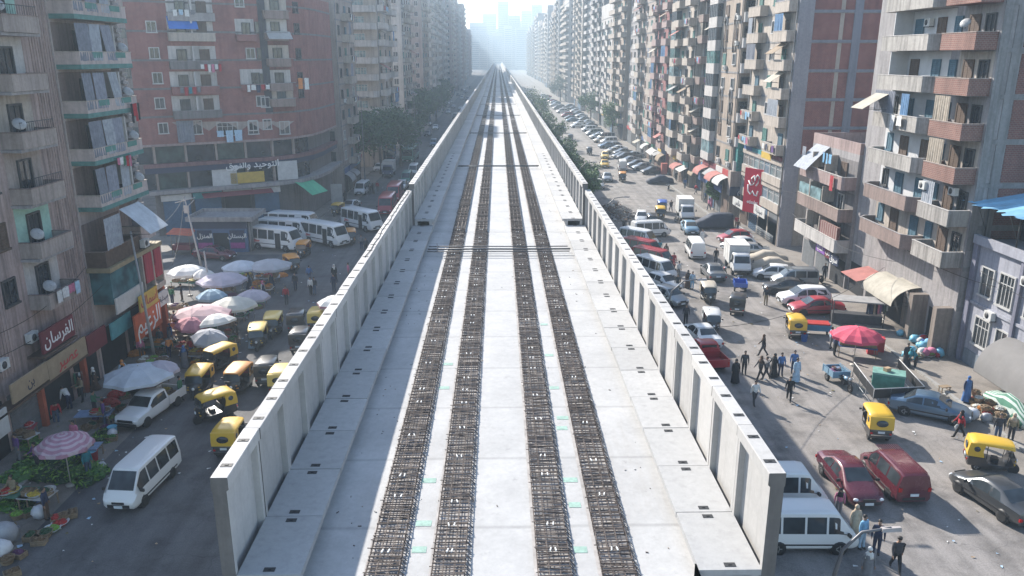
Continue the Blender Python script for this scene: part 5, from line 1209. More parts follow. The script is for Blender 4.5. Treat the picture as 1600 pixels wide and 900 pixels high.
a0,z=A(312,106,.5); laundry(F1,a0,a0+2.4,z+.4,1.05,'pink and white washing on a middle balcony of the red brick building',6,['white','pink','white','red'])
a0,z=A(280,146,.5); laundry(F1,a0,a0+2.4,z+.7,1.05,'red and teal washing on a lower balcony of the red brick building',5,['teal','red','grey','red'])
for p0,p1,py in ((370,400,62),(378,415,140)):
    a0,z=A(p0,py,.4); a1,_=A(p1,py,.4); balc(bd,F1,a0,a1,z,.8,.6,[BRD,PL['grey']],PL['white'],2.4); door(bd,F1,a1-1,z+.02,.9,1.9,'d')
a0,z=A(383,138,.4); laundry(F1,a0,a0+2.9,z+.4,1.0,'red and white washing on the small brick balcony beside the dark slot',5,['red','navy','white','white'])
b=MB(); a0=A(409,100)[0]; F1.box(b,a0,a0+.9,-.02,.07,zb+3.4,28.5); bd.part('shaded_slot',b,M('slot_shade',(.055,.055,.065),.9,.2,2))  # dark strip on the wall paints the shade of the drain recess
for (p0,p1,py,bk) in ((450,497,28,PL['cream']),(450,492,62,PL['white']),(454,497,102,PL['cream']),(457,500,140,PL['white']),(461,502,164,PL['cream'])):
    for Fq,q0,q1 in ((F1,None,None),):
        a0,z=F1.hit(p0,py,.5); balc(bd,F1,a0,39.0,z,.9,.8,[PL['brown'],PL['grey']],bk,2.4); door(bd,F1,(a0+39)/2,z+.02,1.0,2.0,'d')
    balc(bd,F2,.1,3.3,z,.9,.8,[BRD,PL['grey']],bk,2.4); door(bd,F2,1.7,z+.02,1.1,2.0,'w')
    win(bd,F3,1.8,z+.8,1.0,1.2,'d')
a0,z=F1.hit(452,52,.5); awning(bd,F1,a0,39,z+.2,1.3,.9,M('striped_canvas',(.4,.38,.36),.9),.6)
a0,z=F1.hit(462,122,.6); laundry(F1,a0,a0+1.6,z,1.1,'white sheet and orange cloth hung down the corner of the red brick building',2,['white','orange'],True)
for px,w in ((307,1.3),(356,2.4),(396,1.2),(445,1.2)):
    a,z=A(px,205 if px!=356 else 207); win(bd,F1,a,z-.3,w,1.5,'w3' if w>2 else 'w')
b=MB()
for px in (290,325,375,410,440):
    a,z=A(px,190); b.add([F1.T(a-1.6,.04,z),F1.T(a,.04,z-1.1),F1.T(a+1.6,.04,z)],[(0,1,2)])
bd.part('pendant_arch',b,PL['beige'])
a,z=A(290,205); curtain(bd,F1,a-1,a+.9,zb+.2,zb+2.8,.3,CURT[0]); a,z=A(355,215); laundry(F1,a-1.4,a+1.8,z+.9,.5,'lilac sheet and pale clothes under the big window of the red brick building',3,['white','paleblue','pink'],True)
# glazed floors, slabs and the shop fascia
def ring(z0,z1,d,mat,name):
    b=MB(); o=[(Vector(p)+(Vector(p)-Vector((-36,112))).normalized()*d)[:] for p in poly[:6]]; i_=[(Vector(p)-(Vector(p)-Vector((-36,112))).normalized()*1.4)[:] for p in poly[:6]]
    b.prism(o+i_[::-1],z0,z1,'z'); return bd.part(name,b,mat)
z2=A(300,258)[1]; z3=A(300,268)[1]; z4=A(300,296)[1]
ring(zb-.12,zb+.15,.05,PL['pink'],'slab_edge'); ring(z2-.1,z2+.35,.05,plaster('dull_red_band',(.22,.12,.12)),'slab_edge'); ring(z3,z2-.1,-.1,SG['navy'],'fascia'); ring(z4-.3,z4+.15,.75,PL['grey'],'canopy_slab')
for Ff,L in ((F1,39),(F2,3.4),(F3,3.8)):
    n=max(1,int(L/3.3))
    for lo,hi in ((z2+.36,zb-.13),(z4+.16,z3-.01)):
        for i in range(n):
            b=MB(); Ff.box(b,L*i/n+.3,L*(i+1)/n-.05,-.95,-.75,lo,hi); bd.part('glazing_panel',b,[WG,glass('dim_green_glass',(.03,.05,.045),.15)][i%2])
            b=MB(); Ff.box(b,L*i/n-.0,L*i/n+.25,-1.0,-.5,lo,hi); bd.part('column',b,PL['beige'])
for px,t in ((368,'سوق'),(428,'التوحيد والنور')):
    a,_=A(px,264); me=text_mesh(t,WHT,1.0); o=bd.t
    k=1.15
    for v in me.vertices: y=v.co.y*k; v.co.x*=k; v.co.y=-v.co.z; v.co.z=y
    put('lettering',me,o,Vector(F1.T(min(a,36.5),-.02,(z2+z3)/2-.05))-bd.b,F1.rz)
for px,py,w,h,m in ((353,288,3.0,3.2,SG['white']),(388,281,4.2,1.8,SG['yellow']),(451,276,2.6,3.2,SG['white'])):
    a,z=A(px,py,.0); b=MB(); F1.box(b,a-w/2,a+w/2,-.3,-.2,z-.4,z-.4+h*.75); bd.part('poster',b,m)
shops(bd,Face(-60,82.4+1.4,33.5,20.1),22.5,37,z4-.35,3.8,[BLKO,BLKO,SHUT[2],SHUT[3],SG['maroon']],True)
Fg=Face(-27.6,103.6,2.2,2.7)
a,z=F1.hit(395,306,.6); awning(bd,F1,a-6,a+2.5,z4-.5,1.6,.5,M('maroon_awning',(.22,.05,.06),.8),-.3)
b_=Face(-26.3,105.2,1.3,3.6); awning(bd,b_,-1.5,2.2,z4-.1,2.6,1.6,M('bright_green_awning',(.06,.42,.22),.7),.2)
bs=Bld('apartment_block','brown apartment block closing the side street behind the brick building','building',-68,142); walls(bs,[(-100,134),(-46,134),(-46,152),(-100,152)],-.2,31,PL['brown']); Fb=Face(-100,134,1,0)
for k in range(8):
    z=4.5+k*3.1
    for a in (24,28,32,36,40,44): win(bs,Fb,a,z+.9,1.2,1.35,'d')
    balc(bs,Fb,33.2,35.2,z,1.1,.9,[PL['cream']]) if k%2 else None
# grey slim block and others farther on
rowb('slim grey block with one column of dark windows beside the red brick building','L',125,140,-24.3,33,PL['beige'],[PL['cream'],PL['grey']],'WBW',3.15,4.5,14,1.2,'f',None,11,wst='dw')
bq,F=rowb('cream block with broad curved balconies facing the camera, behind the slim grey one','L',158,178,-22.8,35.5,PL['cream'],[PL['white'],PL['cream']],'BWB',3.1,4.6,16,1.3,'',None,12)
S_=Face(-38.8,158,1,0)
for k in range(9):
    z=7.5+k*3.1
    balc(bq,S_,4.5,15.9,z,1.5,1.0,[PL['white'],PL['cream']],None,2.6,.9); win(bq,S_,8,z+.9,2.2,1.3,'d3'); win(bq,S_,12.5,z+.9,2.2,1.3,'l3')
rowb('pale plain tower with a single line of windows on its end wall','L',196,216,-22.6,37,PL['white'],[PL['cream'],PL['grey']],'WBWB',3.05,4.6,14,1.3,'fg',None,13)
rowb('brown grey block with cluttered balconies past the pale tower','L',218,240,-26.5,37.5,PL['pink'],[PL['cream'],PL['brown']],'BBWB',3.05,4.6,14,1.5,'f',None,14)
rowb('beige tower in the left haze with regular windows','L',258,282,-23.5,41,PL['beige'],[PL['cream'],PL['grey']],'WBWB',3.05,4.6,14,1.3,'fg',None,15,lod=1)
rowb('white tower in the left haze with paired windows','L',296,322,-23.8,44,PL['white'],[PL['white'],PL['grey']],'BWWB',3.05,4.6,14,1.3,'fg',None,16,lod=1)
ys=325
for i in range(22):
    L=R.uniform(20,30); h=R.uniform(46,54)+ (6 if 3<i<12 else 0)-(14 if i>12 else 0)*R.random()
    rowb('hazy apartment tower in the far left row','L',ys,ys+L,-27+R.uniform(-1.5,2.5)-(i>11)*4,h,PL[R.choice(('beige','cream','white','grey','pink'))],[PL[R.choice(('cream','white','grey'))]],R.choice(('BWBW','WBW','BB','BWB')),3.1,4.6,14,1.3,'f' if i<8 else '',None,100+i,lod=2)
    ys+=L+R.choice((0,.6,4,9))
# ================================================================ right side of the street
# blue grey low building with the corrugated roof, nearest on the right
bd=Bld('low_blue_building','low blue grey building with a torn blue corrugated roof, nearest on the right','building',40,48)
BG=plaster('blue_grey_render',(.33,.335,.375),.35,.35); walls(bd,[(33.2,36),(47,36),(47,53.2),(33.2,53.2)],-.2,8.9,BG)
F=Face(33.2,53.2,0,-1)
for a,w_ in ((0,.5),(5.2,.3),(10.5,.3)): b=MB(); F.box(b,a,a+w_,0,.2,0,8.7); bd.part('pilaster',b,plaster('dark_blue_render',(.2,.2,.25)))
b=MB(); F.box(b,0,17.2,0,.3,8.7,9.3); F.box(b,.5,17.2,0,.12,4.5,4.7); bd.part('cornice',b,BG)
for a,z,w,h,st in ((1.9,5.4,1.3,1.9,'w'),(4.0,5.3,1.5,2.1,'w3'),(7.2,5.3,2.2,2.2,'w3'),(10,5.3,2,2.2,'w3'),(2.2,1.9,1.6,1.9,'w3'),(4.4,1.9,1.2,1.8,'w')): win(bd,F,a,z,w,h,st)
ac(bd,F,3.1,4.1); ac(bd,F,6.1,7.3)
barrel(bd,F,5.4,11.5,3.7,2.2,M('big_grey_canopy',(.18,.172,.165),.9,.1,1),2.3)
b=MB(); F.box(b,.6,17.2,0,.06,0,1.2); bd.part('plinth',b,plaster('blue_plinth',(.17,.2,.23)))
# rooftop shed
b=MB(); b.box(36,47,40,53,8.9,11.6); bd.part('roof_shed',b,M('dark_shed',(.03,.03,.035),.9,.3,1))
cor=M('blue_corrugated_sheet',(.22,.44,.60),.5,.2,.8); b=MB(); n=60; v=[]
for j,(x,z) in enumerate(((32.4,11.4),(36,12.0),(40,12.6),(47,13.2))):
    for i in range(n+1): v.append((x+(.35*math.sin(i*1.7)+.25*math.sin(i*.6) if j==0 else 0),54.6-i*.31,z+.06*(i%2)))
b.add(v,[(j*(n+1)+i,j*(n+1)+i+1,(j+1)*(n+1)+i+1,(j+1)*(n+1)+i) for j in range(3) for i in range(n)]); bd.part('corrugated_roof',b,cor)
b=MB()
for y,x,l,rz,m in ((50,39.5,5,.3,0),(48.5,41,6,.15,1),(52,41,4,.5,0),(46,40,5,-.2,1)): b.cbox((x,y,12.85),(l,.25,.08),m,rz)
bd.part('loose_board',b,[M('weathered_plank',(.42,.33,.24),.8,.3,2),M('rust_plank',(.3,.16,.1),.8,.3,2)])
for y in (53,49.5,46,43): b=MB(); b.tube([(33.5,y,9.2),(33.5,y,11.5)],.06,5); b.tube([(33.5,y,9.6),(32.7,y,11.4)],.03,4); bd.part('shed_post',b,FRD)
# balcony tower: white angled balconies, then brick ones
bd=Bld('balcony_tower','tall block with angled white grey balconies beside a stack of brick balconies','building',40,63)
walls(bd,[(32.7,53.6),(47,53.6),(47,71),(32.7,71)],-.2,31,PL['grey'])
F=Face(32.7,71,0,-1); WB=[plaster('stained_white_balcony',(.40,.375,.345),.7,.75),PL['white']]; BB=[brick('balcony_brick',(.25,.125,.098),(.21,.105,.085),(.3,.25,.22)),PL['beige']]
LV=[.95+2.96*k for k in range(1,11)]
WW=M('clean_white_wall',(.50,.50,.50),.85,.12,1)
for k,z in enumerate(LV):
    if k==0: continue
    o=balc(bd,F,3.55,11.9,z,1.55,.95,[PL['brown'],PL['grey']] if k in (1,2) else WB,WW if k in(2,3,4,5,6,7) else PL['cream'],2.75,.6)
    b=MB(); 
    for i in range(6): pass
    win(bd,F,4.6,z+.85,.8,1.3,'u' if k%2 else 'd'); door(bd,F,7.0,z+.02,1.1,2.1,'s' if k%2 else 'u'); door(bd,F,10.2,z+.02,1.0,2.1,'u' if k%3 else 's')
    if k in (6,7): ac(bd,F,8.6,z+1.6); 
    if k==7: ac(bd,F,9.6,z+1.6)
    b=MB(); F.box(b,5.7,5.8,.02,1.45,z+.95,z+2.75); bd.part('partition',b,WW) if k in(5,6,7) else None
    # brick stack
    o=balc(bd,F,13.0,17.2,z,1.5,.95,BB if k!=2 and k!=1 else WB,PL['cream'] if k%2 else PL['grey'],2.7,.0)
    door(bd,F,14.4,z+.02,1.1,2.1,'s'); door(bd,F,16.2,z+.02,1.0,2.1,'d')
    if k in (3,4): curtain(bd,F,13.2,15.2,z+.3,z+2.7,1.42,CURT[4]); 
    if k==2: curtain(bd,F,13.2,14.8,z+.5,z+2.6,1.4,CURT[1]); ac(bd,F,13.4,z+1.9,1.2); ac(bd,F,15.6,z+1.8,.2)
    win(bd,F,12.4,z+.8,.8,1.3,'u')
awning(bd,F,4.2,6.4,LV[5]-.35,2.3,1.3,AWM[0],1.2); curtain(bd,F,4.0,7.4,LV[4]+.8,LV[4]+2.7,1.5,CURT[0]); curtain(bd,F,8.4,9.6,LV[4]+.2,LV[4]+2.6,1.46,CURT[3])
laundry(F,7.5,9.6,LV[4]+.95,1.75,'pink and white cloths hung over the middle white balcony of the tower',2,['pink','white','white'],True)
dish(bd,F,15.2,LV[6]+1.6,1.2,rad(30)); 
S_=Face(32.7,53.6,1,0)
b=MB()
for k,z in enumerate(LV): S_.box(b,0,14.3,0,.06,z-.35,z-.05)
for a in (0,.9,5.4,5.9,13.6): S_.box(b,a,a+.6,0,.05,8,31)
bd.part('concrete_frame',b,CFR)
b=MB()
for k,z in enumerate(LV[1:]): 
    S_.box(b,1.6,5.3,0,.03,z,z+2.55); S_.box(b,6.6,13.5,0,.03,z,z+2.55)
bd.part('brick_infill',b,BRK)
for k in (5,6,7):
    z=LV[k]; balc(bd,S_,2.2,6.0,z,1.3,.95,BB,None) if k==6 else win(bd,S_,3.0,z+.8,.9,1.3,'d')
shops(bd,F,0,17.3,3.8,3.4,[BLKO,BLKO,SHUT[2]],False)
barrel(bd,F,9.6,12.6,3.9,2.2,AWM[0],1.5); awning(bd,F,3.6,6.8,3.3,2.4,.5,AWM[3]); barrel(bd,F,6.9,9.4,3.7,2.0,AWM[0],1.4)
for a in (13.2,16.6): b=MB(); F.box(b,a,a+.55,.0,1.2,0,3.7); bd.part('entrance_pier',b,plaster('entrance_pier_render',(.25,.21,.18)))
# four storey block with brown balconies
bd=Bld('low_balcony_block','four storey brown grey block with long balconies and rooftop parapet','building',39,76.5)
walls(bd,[(32.4,71.1),(46,71.1),(46,82),(32.4,82)],-.2,12.6,PL['grey']); roofbits(bd,32.4,46,71.1,82,12.6,PL['pink']); F=Face(32.4,82,0,-1)
for k,(z,m) in enumerate(((3.7,[PL['white'],PL['white']]),(6.6,[PL['brown'],PL['cream']]),(9.55,[PL['pink'],PL['white']]))):
    balc(bd,F,.3,10.9,z,1.3,1.0,m,PL['dark'],2.4,.2)
    for a in (1.6,4.6,8.2): door(bd,F,a,z+.02,1.2,2.0,'dws'[k])
    for a in (3.2,6.4): b=MB(); F.box(b,a,a+.14,.02,1.2,z+1.0,z+2.5); bd.part('balcony_post',b,PL['cream'])
b=MB(); F.box(b,.4,6,.9,1.15,7.65,8.7); bd.part('balcony_glazing',b,WGL); b=MB(); F.box(b,6.8,10.8,.9,1.2,4.75,5.9); bd.part('red_trellis',b,stripes('red_brown_grille',(.16,.05,.04),(.28,.2,.18),.5,1))
awning(bd,F,1.0,4.4,12.6,2.2,2.2,CURT[1]); curtain(bd,F,.4,1.4,10.6,12.3,1.2,CURT[1])
laundry(F,6.0,8.2,12.3,1.35,'bright blue sheets hung from the top balcony of the four storey block',3,['sky','blue','blue'],True)
laundry(F,8.6,9.6,10.5,1.5,'dark red cloth over the pink parapet of the four storey block',1,['red'],True)
shops(bd,F,0,10.9,3.5,3.6,[BLKO,SHUT[2],SHUT[3]],False)
sign(bd,F,5.2,7.4,2.5,3.5,.7,M('purple_board',(.2,.08,.33),.6),'هدايا',WHT,.6); sign(bd,F,7.5,8.7,2.4,3.3,.7,SG['maroon'],'كافيه',WHT,.5); sign(bd,F,8.8,10.8,2.2,3.2,.8,SG['navy'],'سوق',WHT,.6)
# pale block with the big red sign
bd,F=rowb('pale grey block with glazed strip windows and a large red sign','R',88.5,103,31.9,33,PL['cream'],[PL['cream'],PL['white']],'BWB',3.05,10.6,14,1.0,'',BRD,21,curt=.45,shop=0)
for z in (4.3,7.2):
    b=MB(); F.box(b,0,14.5,0,.25,z-.5,z+.55); F.box(b,0,14.5,0,.25,z+2.0,z+2.5); bd.part('spandrel',b,PL['cream'])
    for i in range(7):
        win(bd,F,1.15+i*2.03,z+.6,1.75,1.3,'l3')
b=MB(); S_=Face(31.9,88.5,1,0); S_.box(b,.0,1.6,.03,.35,0,33); bd.part('corner_pillar',b,plaster('grey_pillar',(.29,.28,.30),.3,.2))
b=MB()
for a in (6.0,10.6): S_.box(b,a,a+.9,.03,.12,11,33)
for k in range(8): S_.box(b,1.6,14,.03,.1,10.6+k*3.05-.3,10.6+k*3.05)
bd.part('gable_frame',b,plaster('blue_grey_frame',(.24,.245,.28),.3,.3))
Fs=Face(30.6,97.2,.55,-1); a0=0; rs=sign(bd,Fs,-.2,2.9,2.6,8.0,.15,M('bright_red_sign',(.60,.015,.045),.5,.05),None,name='red_sign')
b=MB(); Q=lambda u,w: Fs.T(u,.19,w)
b.tube([Q(.55,6.5),Q(.9,5.95),Q(1.35,6.1),Q(1.6,6.7),Q(1.35,7.15),Q(1.0,6.8),Q(1.1,6.2)],.1,5); b.tube([Q(1.6,6.9),Q(1.9,7.3),Q(2.2,7.1),Q(2.1,6.4),Q(1.8,6.0)],.09,5)
b.tube([Q(.5,6.0),Q(.55,5.2),Q(.95,4.85),Q(1.3,5.3),Q(1.6,4.85),Q(2.0,4.8),Q(2.15,5.4)],.1,5); bd.part('sign_emblem',b,WHT,rs)
me=text_mesh('etisalat',WHT,.75)
for v in me.vertices: y=v.co.y*.85; v.co.x*=.85; v.co.y=-v.co.z; v.co.z=y
put('lettering',me,rs,Vector(Fs.T(1.35,.17,3.9))-bd.b,Fs.rz)
sign(bd,F,8.5,12.5,2.9,4.0,1.0,SG['white'],'صيدلية',DRK,.6); sign(bd,F,1.0,5.4,2.6,3.6,1.4,SG['white'],'ملابس',DRK,.6)
shops(bd,F,0,14.5,3.6,3.6,[BLKO,SHUT[3]],False)
for a in (9.0,12.2):                                              # stair railings in front
    rt=thing('stair_railing','grey steel railing round basement steps, %s the red sign'%('nearer than' if a>10 else 'just below'),'railing',F.T(a,0,.13),F.rz,'railings round the steps'); b=MB()
    for i in range(8): b.tube([(i*.42-1.5,-.2-i*.0,0),(i*.42-1.5,-.2,1.0)],.025,4); b.tube([(i*.42-1.5,-2.4,0),(i*.42-1.5,-2.4,1.0)],.025,4)
    for zz in (.25,.5,.75,1.0): b.tube([(-1.5,-.2,zz),(1.45,-.2,zz)],.02,4); b.tube([(-1.5,-2.4,zz),(1.45,-2.4,zz)],.02,4); b.tube([(-1.5,-.2,zz),(-1.5,-2.4,zz)],.02,4)
    b.build('bars',M('galvanised_rail',(.38,.4,.42),.4,.1,4,.6),rt)
# beige block with arches
bd,F=rowb('beige block with arched windows and glazed corner balconies','R',105,119,30.9,36,PL['warm'],[PL['white'],PL['cream']],'LWW',3.1,6.8,14,1.1,'',None,22,shop=.6,curt=0)
S_=Face(30.9,105,1,0)
for k in range(9):
    z=6.8+k*3.1; balc(bd,S_,.05,2.6,z,1.0,1.0,[PL['white'],PL['white']],None,2.5,.25); win(bd,S_,1.3,z+1.0,1.9,1.4,'d3')
b=MB()
for k in (3,6):
    for i in range(3):
        a=2.2+i*4.6; b.tube([F.T(a-.6,.12,7+k*3.1-4),F.T(a-.6,.12,7+k*3.1),F.T(a-.4,.12,7+k*3.1+.5),F.T(a,.12,7+k*3.1+.75),F.T(a+.4,.12,7+k*3.1+.5),F.T(a+.6,.12,7+k*3.1),F.T(a+.6,.12,7+k*3.1-4)],.12,5)
bd.part('arch_moulding',b,PL['white'])
b=MB(); S_.box(b,-.4,3.6,.05,1.3,3.4,6.6); bd.part('corner_shop_bay',b,PL['beige']); sign(bd,S_,-.4,3.6,3.4,4.6,1.45,SG['navy'],'مطعم',WHT,.6); b=MB(); S_.box(b,.3,2.2,.05,1.2,6.6,10.6); bd.part('teal_hoarding',b,M('teal_lattice',(.04,.22,.20),.7,.4,4))
sign(bd,F,.5,13,3.4,4.4,.9,SG['blue'],'الصفا',WHT,.6)
rowb('tall plain grey block with a blank end wall behind the arched one','R',121,131,32.8,42,PL['grey'],[PL['brown'],PL['cream']],'BWB',3.1,4.6,14,1.3,'',None,23,shop=.8)
rowb('white block with mismatched enclosed balconies before the rose coloured one','R',131.2,147,31.6,40,PL['cream'],[PL['cream'],PL['white']],'LBWB',3.05,4.6,14,1.4,'f',None,24,shop=.8)
rowb('rose brick block with a blank reddish end wall','R',149,163,31.4,44,PL['rose'],[PL['pink'],PL['cream']],'BWB',3.1,4.6,14,1.2,'',None,25,shop=.6)
rowb('sand block with cream balconies beyond the rose brick one','R',164,184,31.8,46,PL['beige'],[PL['cream'],PL['white']],'BWWB',3.05,4.6,14,1.3,'f',None,26,shop=.6)
rowb('grey block with rows of narrow white windows in the right haze','R',186,206,33,44,PL['grey'],[PL['white'],PL['cream']],'WWBW',3.05,4.6,14,1.2,'fm',None,27,lod=1)
rowb('ochre grey block with banded balconies in the right haze','R',208,232,32.2,47,PL['warm'],[PL['cream'],PL['white']],'BBWB',3.05,4.6,14,1.4,'f',None,28,lod=1)
rowb('short pale block with a lower roofline in the right haze','R',236,262,32.6,35,PL['white'],[PL['white']],'BWBW',3.05,4.6,14,1.3,'fm',None,29,lod=1)
rowb('dark slab tower behind the short pale block','R',264,290,33.4,54,PL['dark'],[PL['grey']],'BWBW',3.05,4.6,14,1.3,'',None,30,lod=1)
ys=294
for i in range(24):
    L=R.uniform(20,30); rowb('hazy apartment tower in the far right row','R',ys,ys+L,33+R.uniform(-1.5,2.5)+(i>6)*2,R.uniform(46,60),PL[R.choice(('beige','cream','white','grey','warm'))],[PL[R.choice(('cream','white','grey'))]],R.choice(('BWBW','WBW','BB','BWB')),3.1,4.6,14,1.3,'f' if i<8 else '',None,200+i,lod=2)
    ys+=L+R.choice((0,.6,3,8))
# towers closing the view
for i,(px,top,d,w) in enumerate(((750,42,1420,30),(766,30,1560,26),(786,12,1480,19),(802,32,1500,22),(822,26,1600,26),(835,18,1440,18),(848,40,1380,14),(738,62,1380,30),(812,48,1400,18),(777,56,1420,18),(793,46,1440,14),(758,54,1460,20),(829,42,1500,16),(744,50,1600,40),(770,50,1640,50),(810,40,1660,40))):
    x=(px-778)/FPX*d*1.02; h=min(CAM.z+(88-top)/FPX*d*1.04,114); 
    bd=Bld('apartment_tower','faint tower block closing the end of the street in the haze','building',x,d,'faint towers at the end of the street'); walls(bd,[(x-w/2,d),(x+w/2,d),(x+w/2,d+20),(x-w/2,d+20)],-.2,h,PL[('beige','cream','grey')[i%3]]); S_=Face(x-w/2,d,1,0)
    for k in range(int(h/3.2)-2):
        b=MB(); S_.box(b,1.2,w-1.2,-.02,.06,4+k*3.2,5.3+k*3.2); bd.part('ribbon_window',b,WG)
LQC=0
for (F,a0,a1,z,d,lb,k) in LQ:
    laundry(F,a0,a1,z,d,'washing hung out on floor %d of the %s'%(k+2,' '.join(lb.split()[:8])),R.choice((4,5,6)))
# ================================================================ trees
LEAF=[M('leaf_dark',(.042,.09,.042),.7,.5,.9),M('leaf_mid',(.07,.135,.05),.7,.45,.9),M('leaf_fresh',(.10,.19,.045),.7,.4,.9)]; BARK=M('bark',(.09,.07,.055),.95,.3,4)
def tree_mesh(h,cr,seed,n,ls):
    r=random.Random(seed); t=MB(); th=h*.42; pts=[(0,0,-.1),(r.uniform(-.1,.1),r.uniform(-.1,.1),th*.5),(r.uniform(-.2,.2),r.uniform(-.2,.2),th)]
    t.tube(pts,[h*.028,h*.022,h*.018],8); cl=[]
    for i in range(9):
        a=i*2.4+r.random(); rr=cr*r.uniform(.25,.75); z=h*r.uniform(.45,.9); c=Vector((math.cos(a)*rr,math.sin(a)*rr,z)); cl.append((c,cr*r.uniform(.32,.55)))
        t.tube([pts[2],(c.x*.5,c.y*.5,(th+z)/2+.1),tuple(c)],[h*.013,h*.009,h*.004],5)
    cl.append((Vector((0,0,h*.82)),cr*.5)); f=MB()
    for i in range(n):
        c,q=r.choice(cl); d=Vector((r.gauss(0,1),r.gauss(0,1),r.gauss(0,.8))); d.normalize(); p=c+d*q*(r.random()**.35)*r.uniform(.8,1.15)
        u=Vector((r.gauss(0,1),r.gauss(0,1),r.gauss(0,.6))).normalized(); v=u.cross(Vector((r.gauss(0,1),r.gauss(0,1),r.gauss(0,1)))).normalized(); s=ls*r.uniform(.5,1.25)
        f.add([p-u*s,p+v*s*.55,p+u*s,p-v*s*.55],[(0,1,2,3)],0 if r.random()<.55 else 1)
    return t,f
TM={}
def tree(x,y,h,cr,label,kind,seed,n=2600,ls=.26,group=None):
    t=thing('street_tree',label,'tree',(x,y,0),R.uniform(0,6),group); a,b=tree_mesh(h,cr,seed,n,ls); a.build('trunk',BARK,t); b.build('crown',[LEAF[kind],LEAF[min(2,kind+1)]],t,fix=False)
for i,(x,y,h,cr,k) in enumerate([(-24.2,139,11.5,5.2,0),(-22.0,149,12,5.6,0),(-24.5,158,10.5,4.6,0),(-19.5,160,10.5,5.0,0),(-23,172,10,4.5,0)]):
    tree(x,y,h,cr,['big dark tree nearest the camera in the left clump','broad dark tree second in the left clump','dark tree against the shop fronts in the left clump','spreading dark tree at the kerb side of the left clump','farthest tree of the dark left clump'][i],k,i,4200,.30)
for i,(x,y) in enumerate([(-22,205),(-21.5,222),(-23,238),(-22,256),(-21,275),(-23,300),(-22,330)]): tree(x,y,R.uniform(10,13),R.uniform(4.2,5.4),'hazy dark tree in the line along the far left kerb',0,20+i,2400,.38,'trees along the far left kerb')
for i,(x,y,h,cr) in enumerate([(12.2,106,6.8,2.0),(12.4,113,7.2,2.1),(12.0,126,7.0,2.1),(12.2,143,7.6,2.4),(12,165,8.2,2.7),(12,192,9,3.0),(11.6,222,11,4.2),(12,258,11.5,4.4)]):
    tree(x,y,h,cr,'bushy median tree leaning out beside the parapet, %s from the camera'%('first','second','third','fourth','fifth','sixth','seventh','eighth')[i],1,40+i,1700,.22,'median trees beside the viaduct')
for i,(px,py,h,cr,k,l) in enumerate([(984,216,9.5,3.6,2,'bright fresh green tree on the far right pavement'),(936,192,10,4.6,1,'mid green tree on the right pavement beyond the bright green one'),(896,158,12,6,0,'large dark hazy tree far along the right row'),(1148,330,4.2,1.3,1,'small street tree by the cloth awnings')]):
    p=G(px,py); tree(min(p.x,30.5),p.y,h,cr,l,k,60+i,3000,.28)
# ================================================================ lamps, poles, wires
LPM=M('lamp_pole_grey',(.16,.16,.165),.5,.2,3,.4)
def lamp(x,y,h,ax,label,group='curved street lamps along the median'):
    t=thing('street_lamp',label,'street lamp',(x,y,0),0,group); b=MB(); b.tube([(0,0,0),(0,0,h*.8),(ax*.12,0,h*.92),(ax*.45,0,h*.985),(ax,0,h)],[.085,.065,.05,.042,.036],8); b.lathe((0,0,0),[(.18,0),(.16,.3),(.1,.35)],8); b.build('pole',LPM,t)
    b=MB(); b.loft([[(ax+d*w,-e,h+z) for w,e,z in ((-.26,.06,.0),(.26,.04,.03),(.26,-.04,.03),(-.26,-.06,0))] for d,z0 in ((1,0),)]+[[(ax+d*w,-e*1.6,h-.09) for w,e,z in ((-.28,.06,0),(.28,.04,0),(.28,-.04,0),(-.28,-.06,0))] for d in (1,)],0,False); b.build('lamp_head',M('lamp_head',(.4,.36,.34),.5),t)
for i in range(9): lamp(9.6 if i else 9.35,(18.6 if i else 19.0)+i*25.5+(0,-1,1,0,1,0,0,1,0)[i],9.0 if i else 8.6,1.9 if i else 1.45,'curved grey lamp %s, right of the viaduct'%('cut by the lower edge of the picture','over the angled parked row','above the rubble heap','beside the first median trees','fifth from the camera','sixth from the camera','seventh from the camera','eighth from the camera','farthest clear one')[i])
for i,(x,y,h) in enumerate([(-25.3,146,14),(-21.5,128,15),(-19.6,190,15),(-20.5,240,15)]):
    t=thing('light_mast','tall thin pale light mast %s'%('standing among the dark left trees','at the kerb in front of the dark left trees','beyond the dark left trees','far up the left street')[i],'light mast',(x,y,0),0,'tall masts on the left street'); b=MB(); b.tube([(0,0,0),(0,0,h)],[.11,.05],6); b.build('mast',LPM,t); b=MB(); b.tube([(-1.1,0,h),(1.1,0,h)],.04,5); b.cbox((-1.1,0,h-.05),(.5,.2,.1)); b.cbox((1.1,0,h-.05),(.5,.2,.1)); b.build('cross_arm',LPM,t)
def pole(px,py,h,lean,label,cross=True):
    p=G(px,py); t=thing('utility_pole',label,'pole',(p.x,p.y,0)); b=MB(); b.tube([(0,0,0),(lean,0,h)],[.12,.06],7); b.build('post',M('pole_pale',(.34,.33,.33),.7,.2,2),t)
    if cross:
        b=MB(); b.tube([(lean-.9,0,h-.6),(lean+1.0,0,h-.1)],.045,5); b.tube([(lean-.3,0,h-1.4),(lean+.9,0,h-.3)],.035,5); b.cbox((lean+.1,-.08,h-1.2),(.45,.12,.7)); b.build('cross_arm',M('pole_pale',(.34,.33,.33)),t)
    return Vector((p.x+lean,p.y,h))
e1=pole(243,566,9.6,-.5,'leaning pale pole rising through the market beside the big parasol',False); e2=pole(322,446,8.6,-1.1,'pale utility pole with a crooked cross arm beside the blue kiosk'); e3=pole(331,470,4.6,-.2,'short dark pole standing between the lilac parasols',False)
WIRE=M('black_cable',(.015,.015,.015),.7)
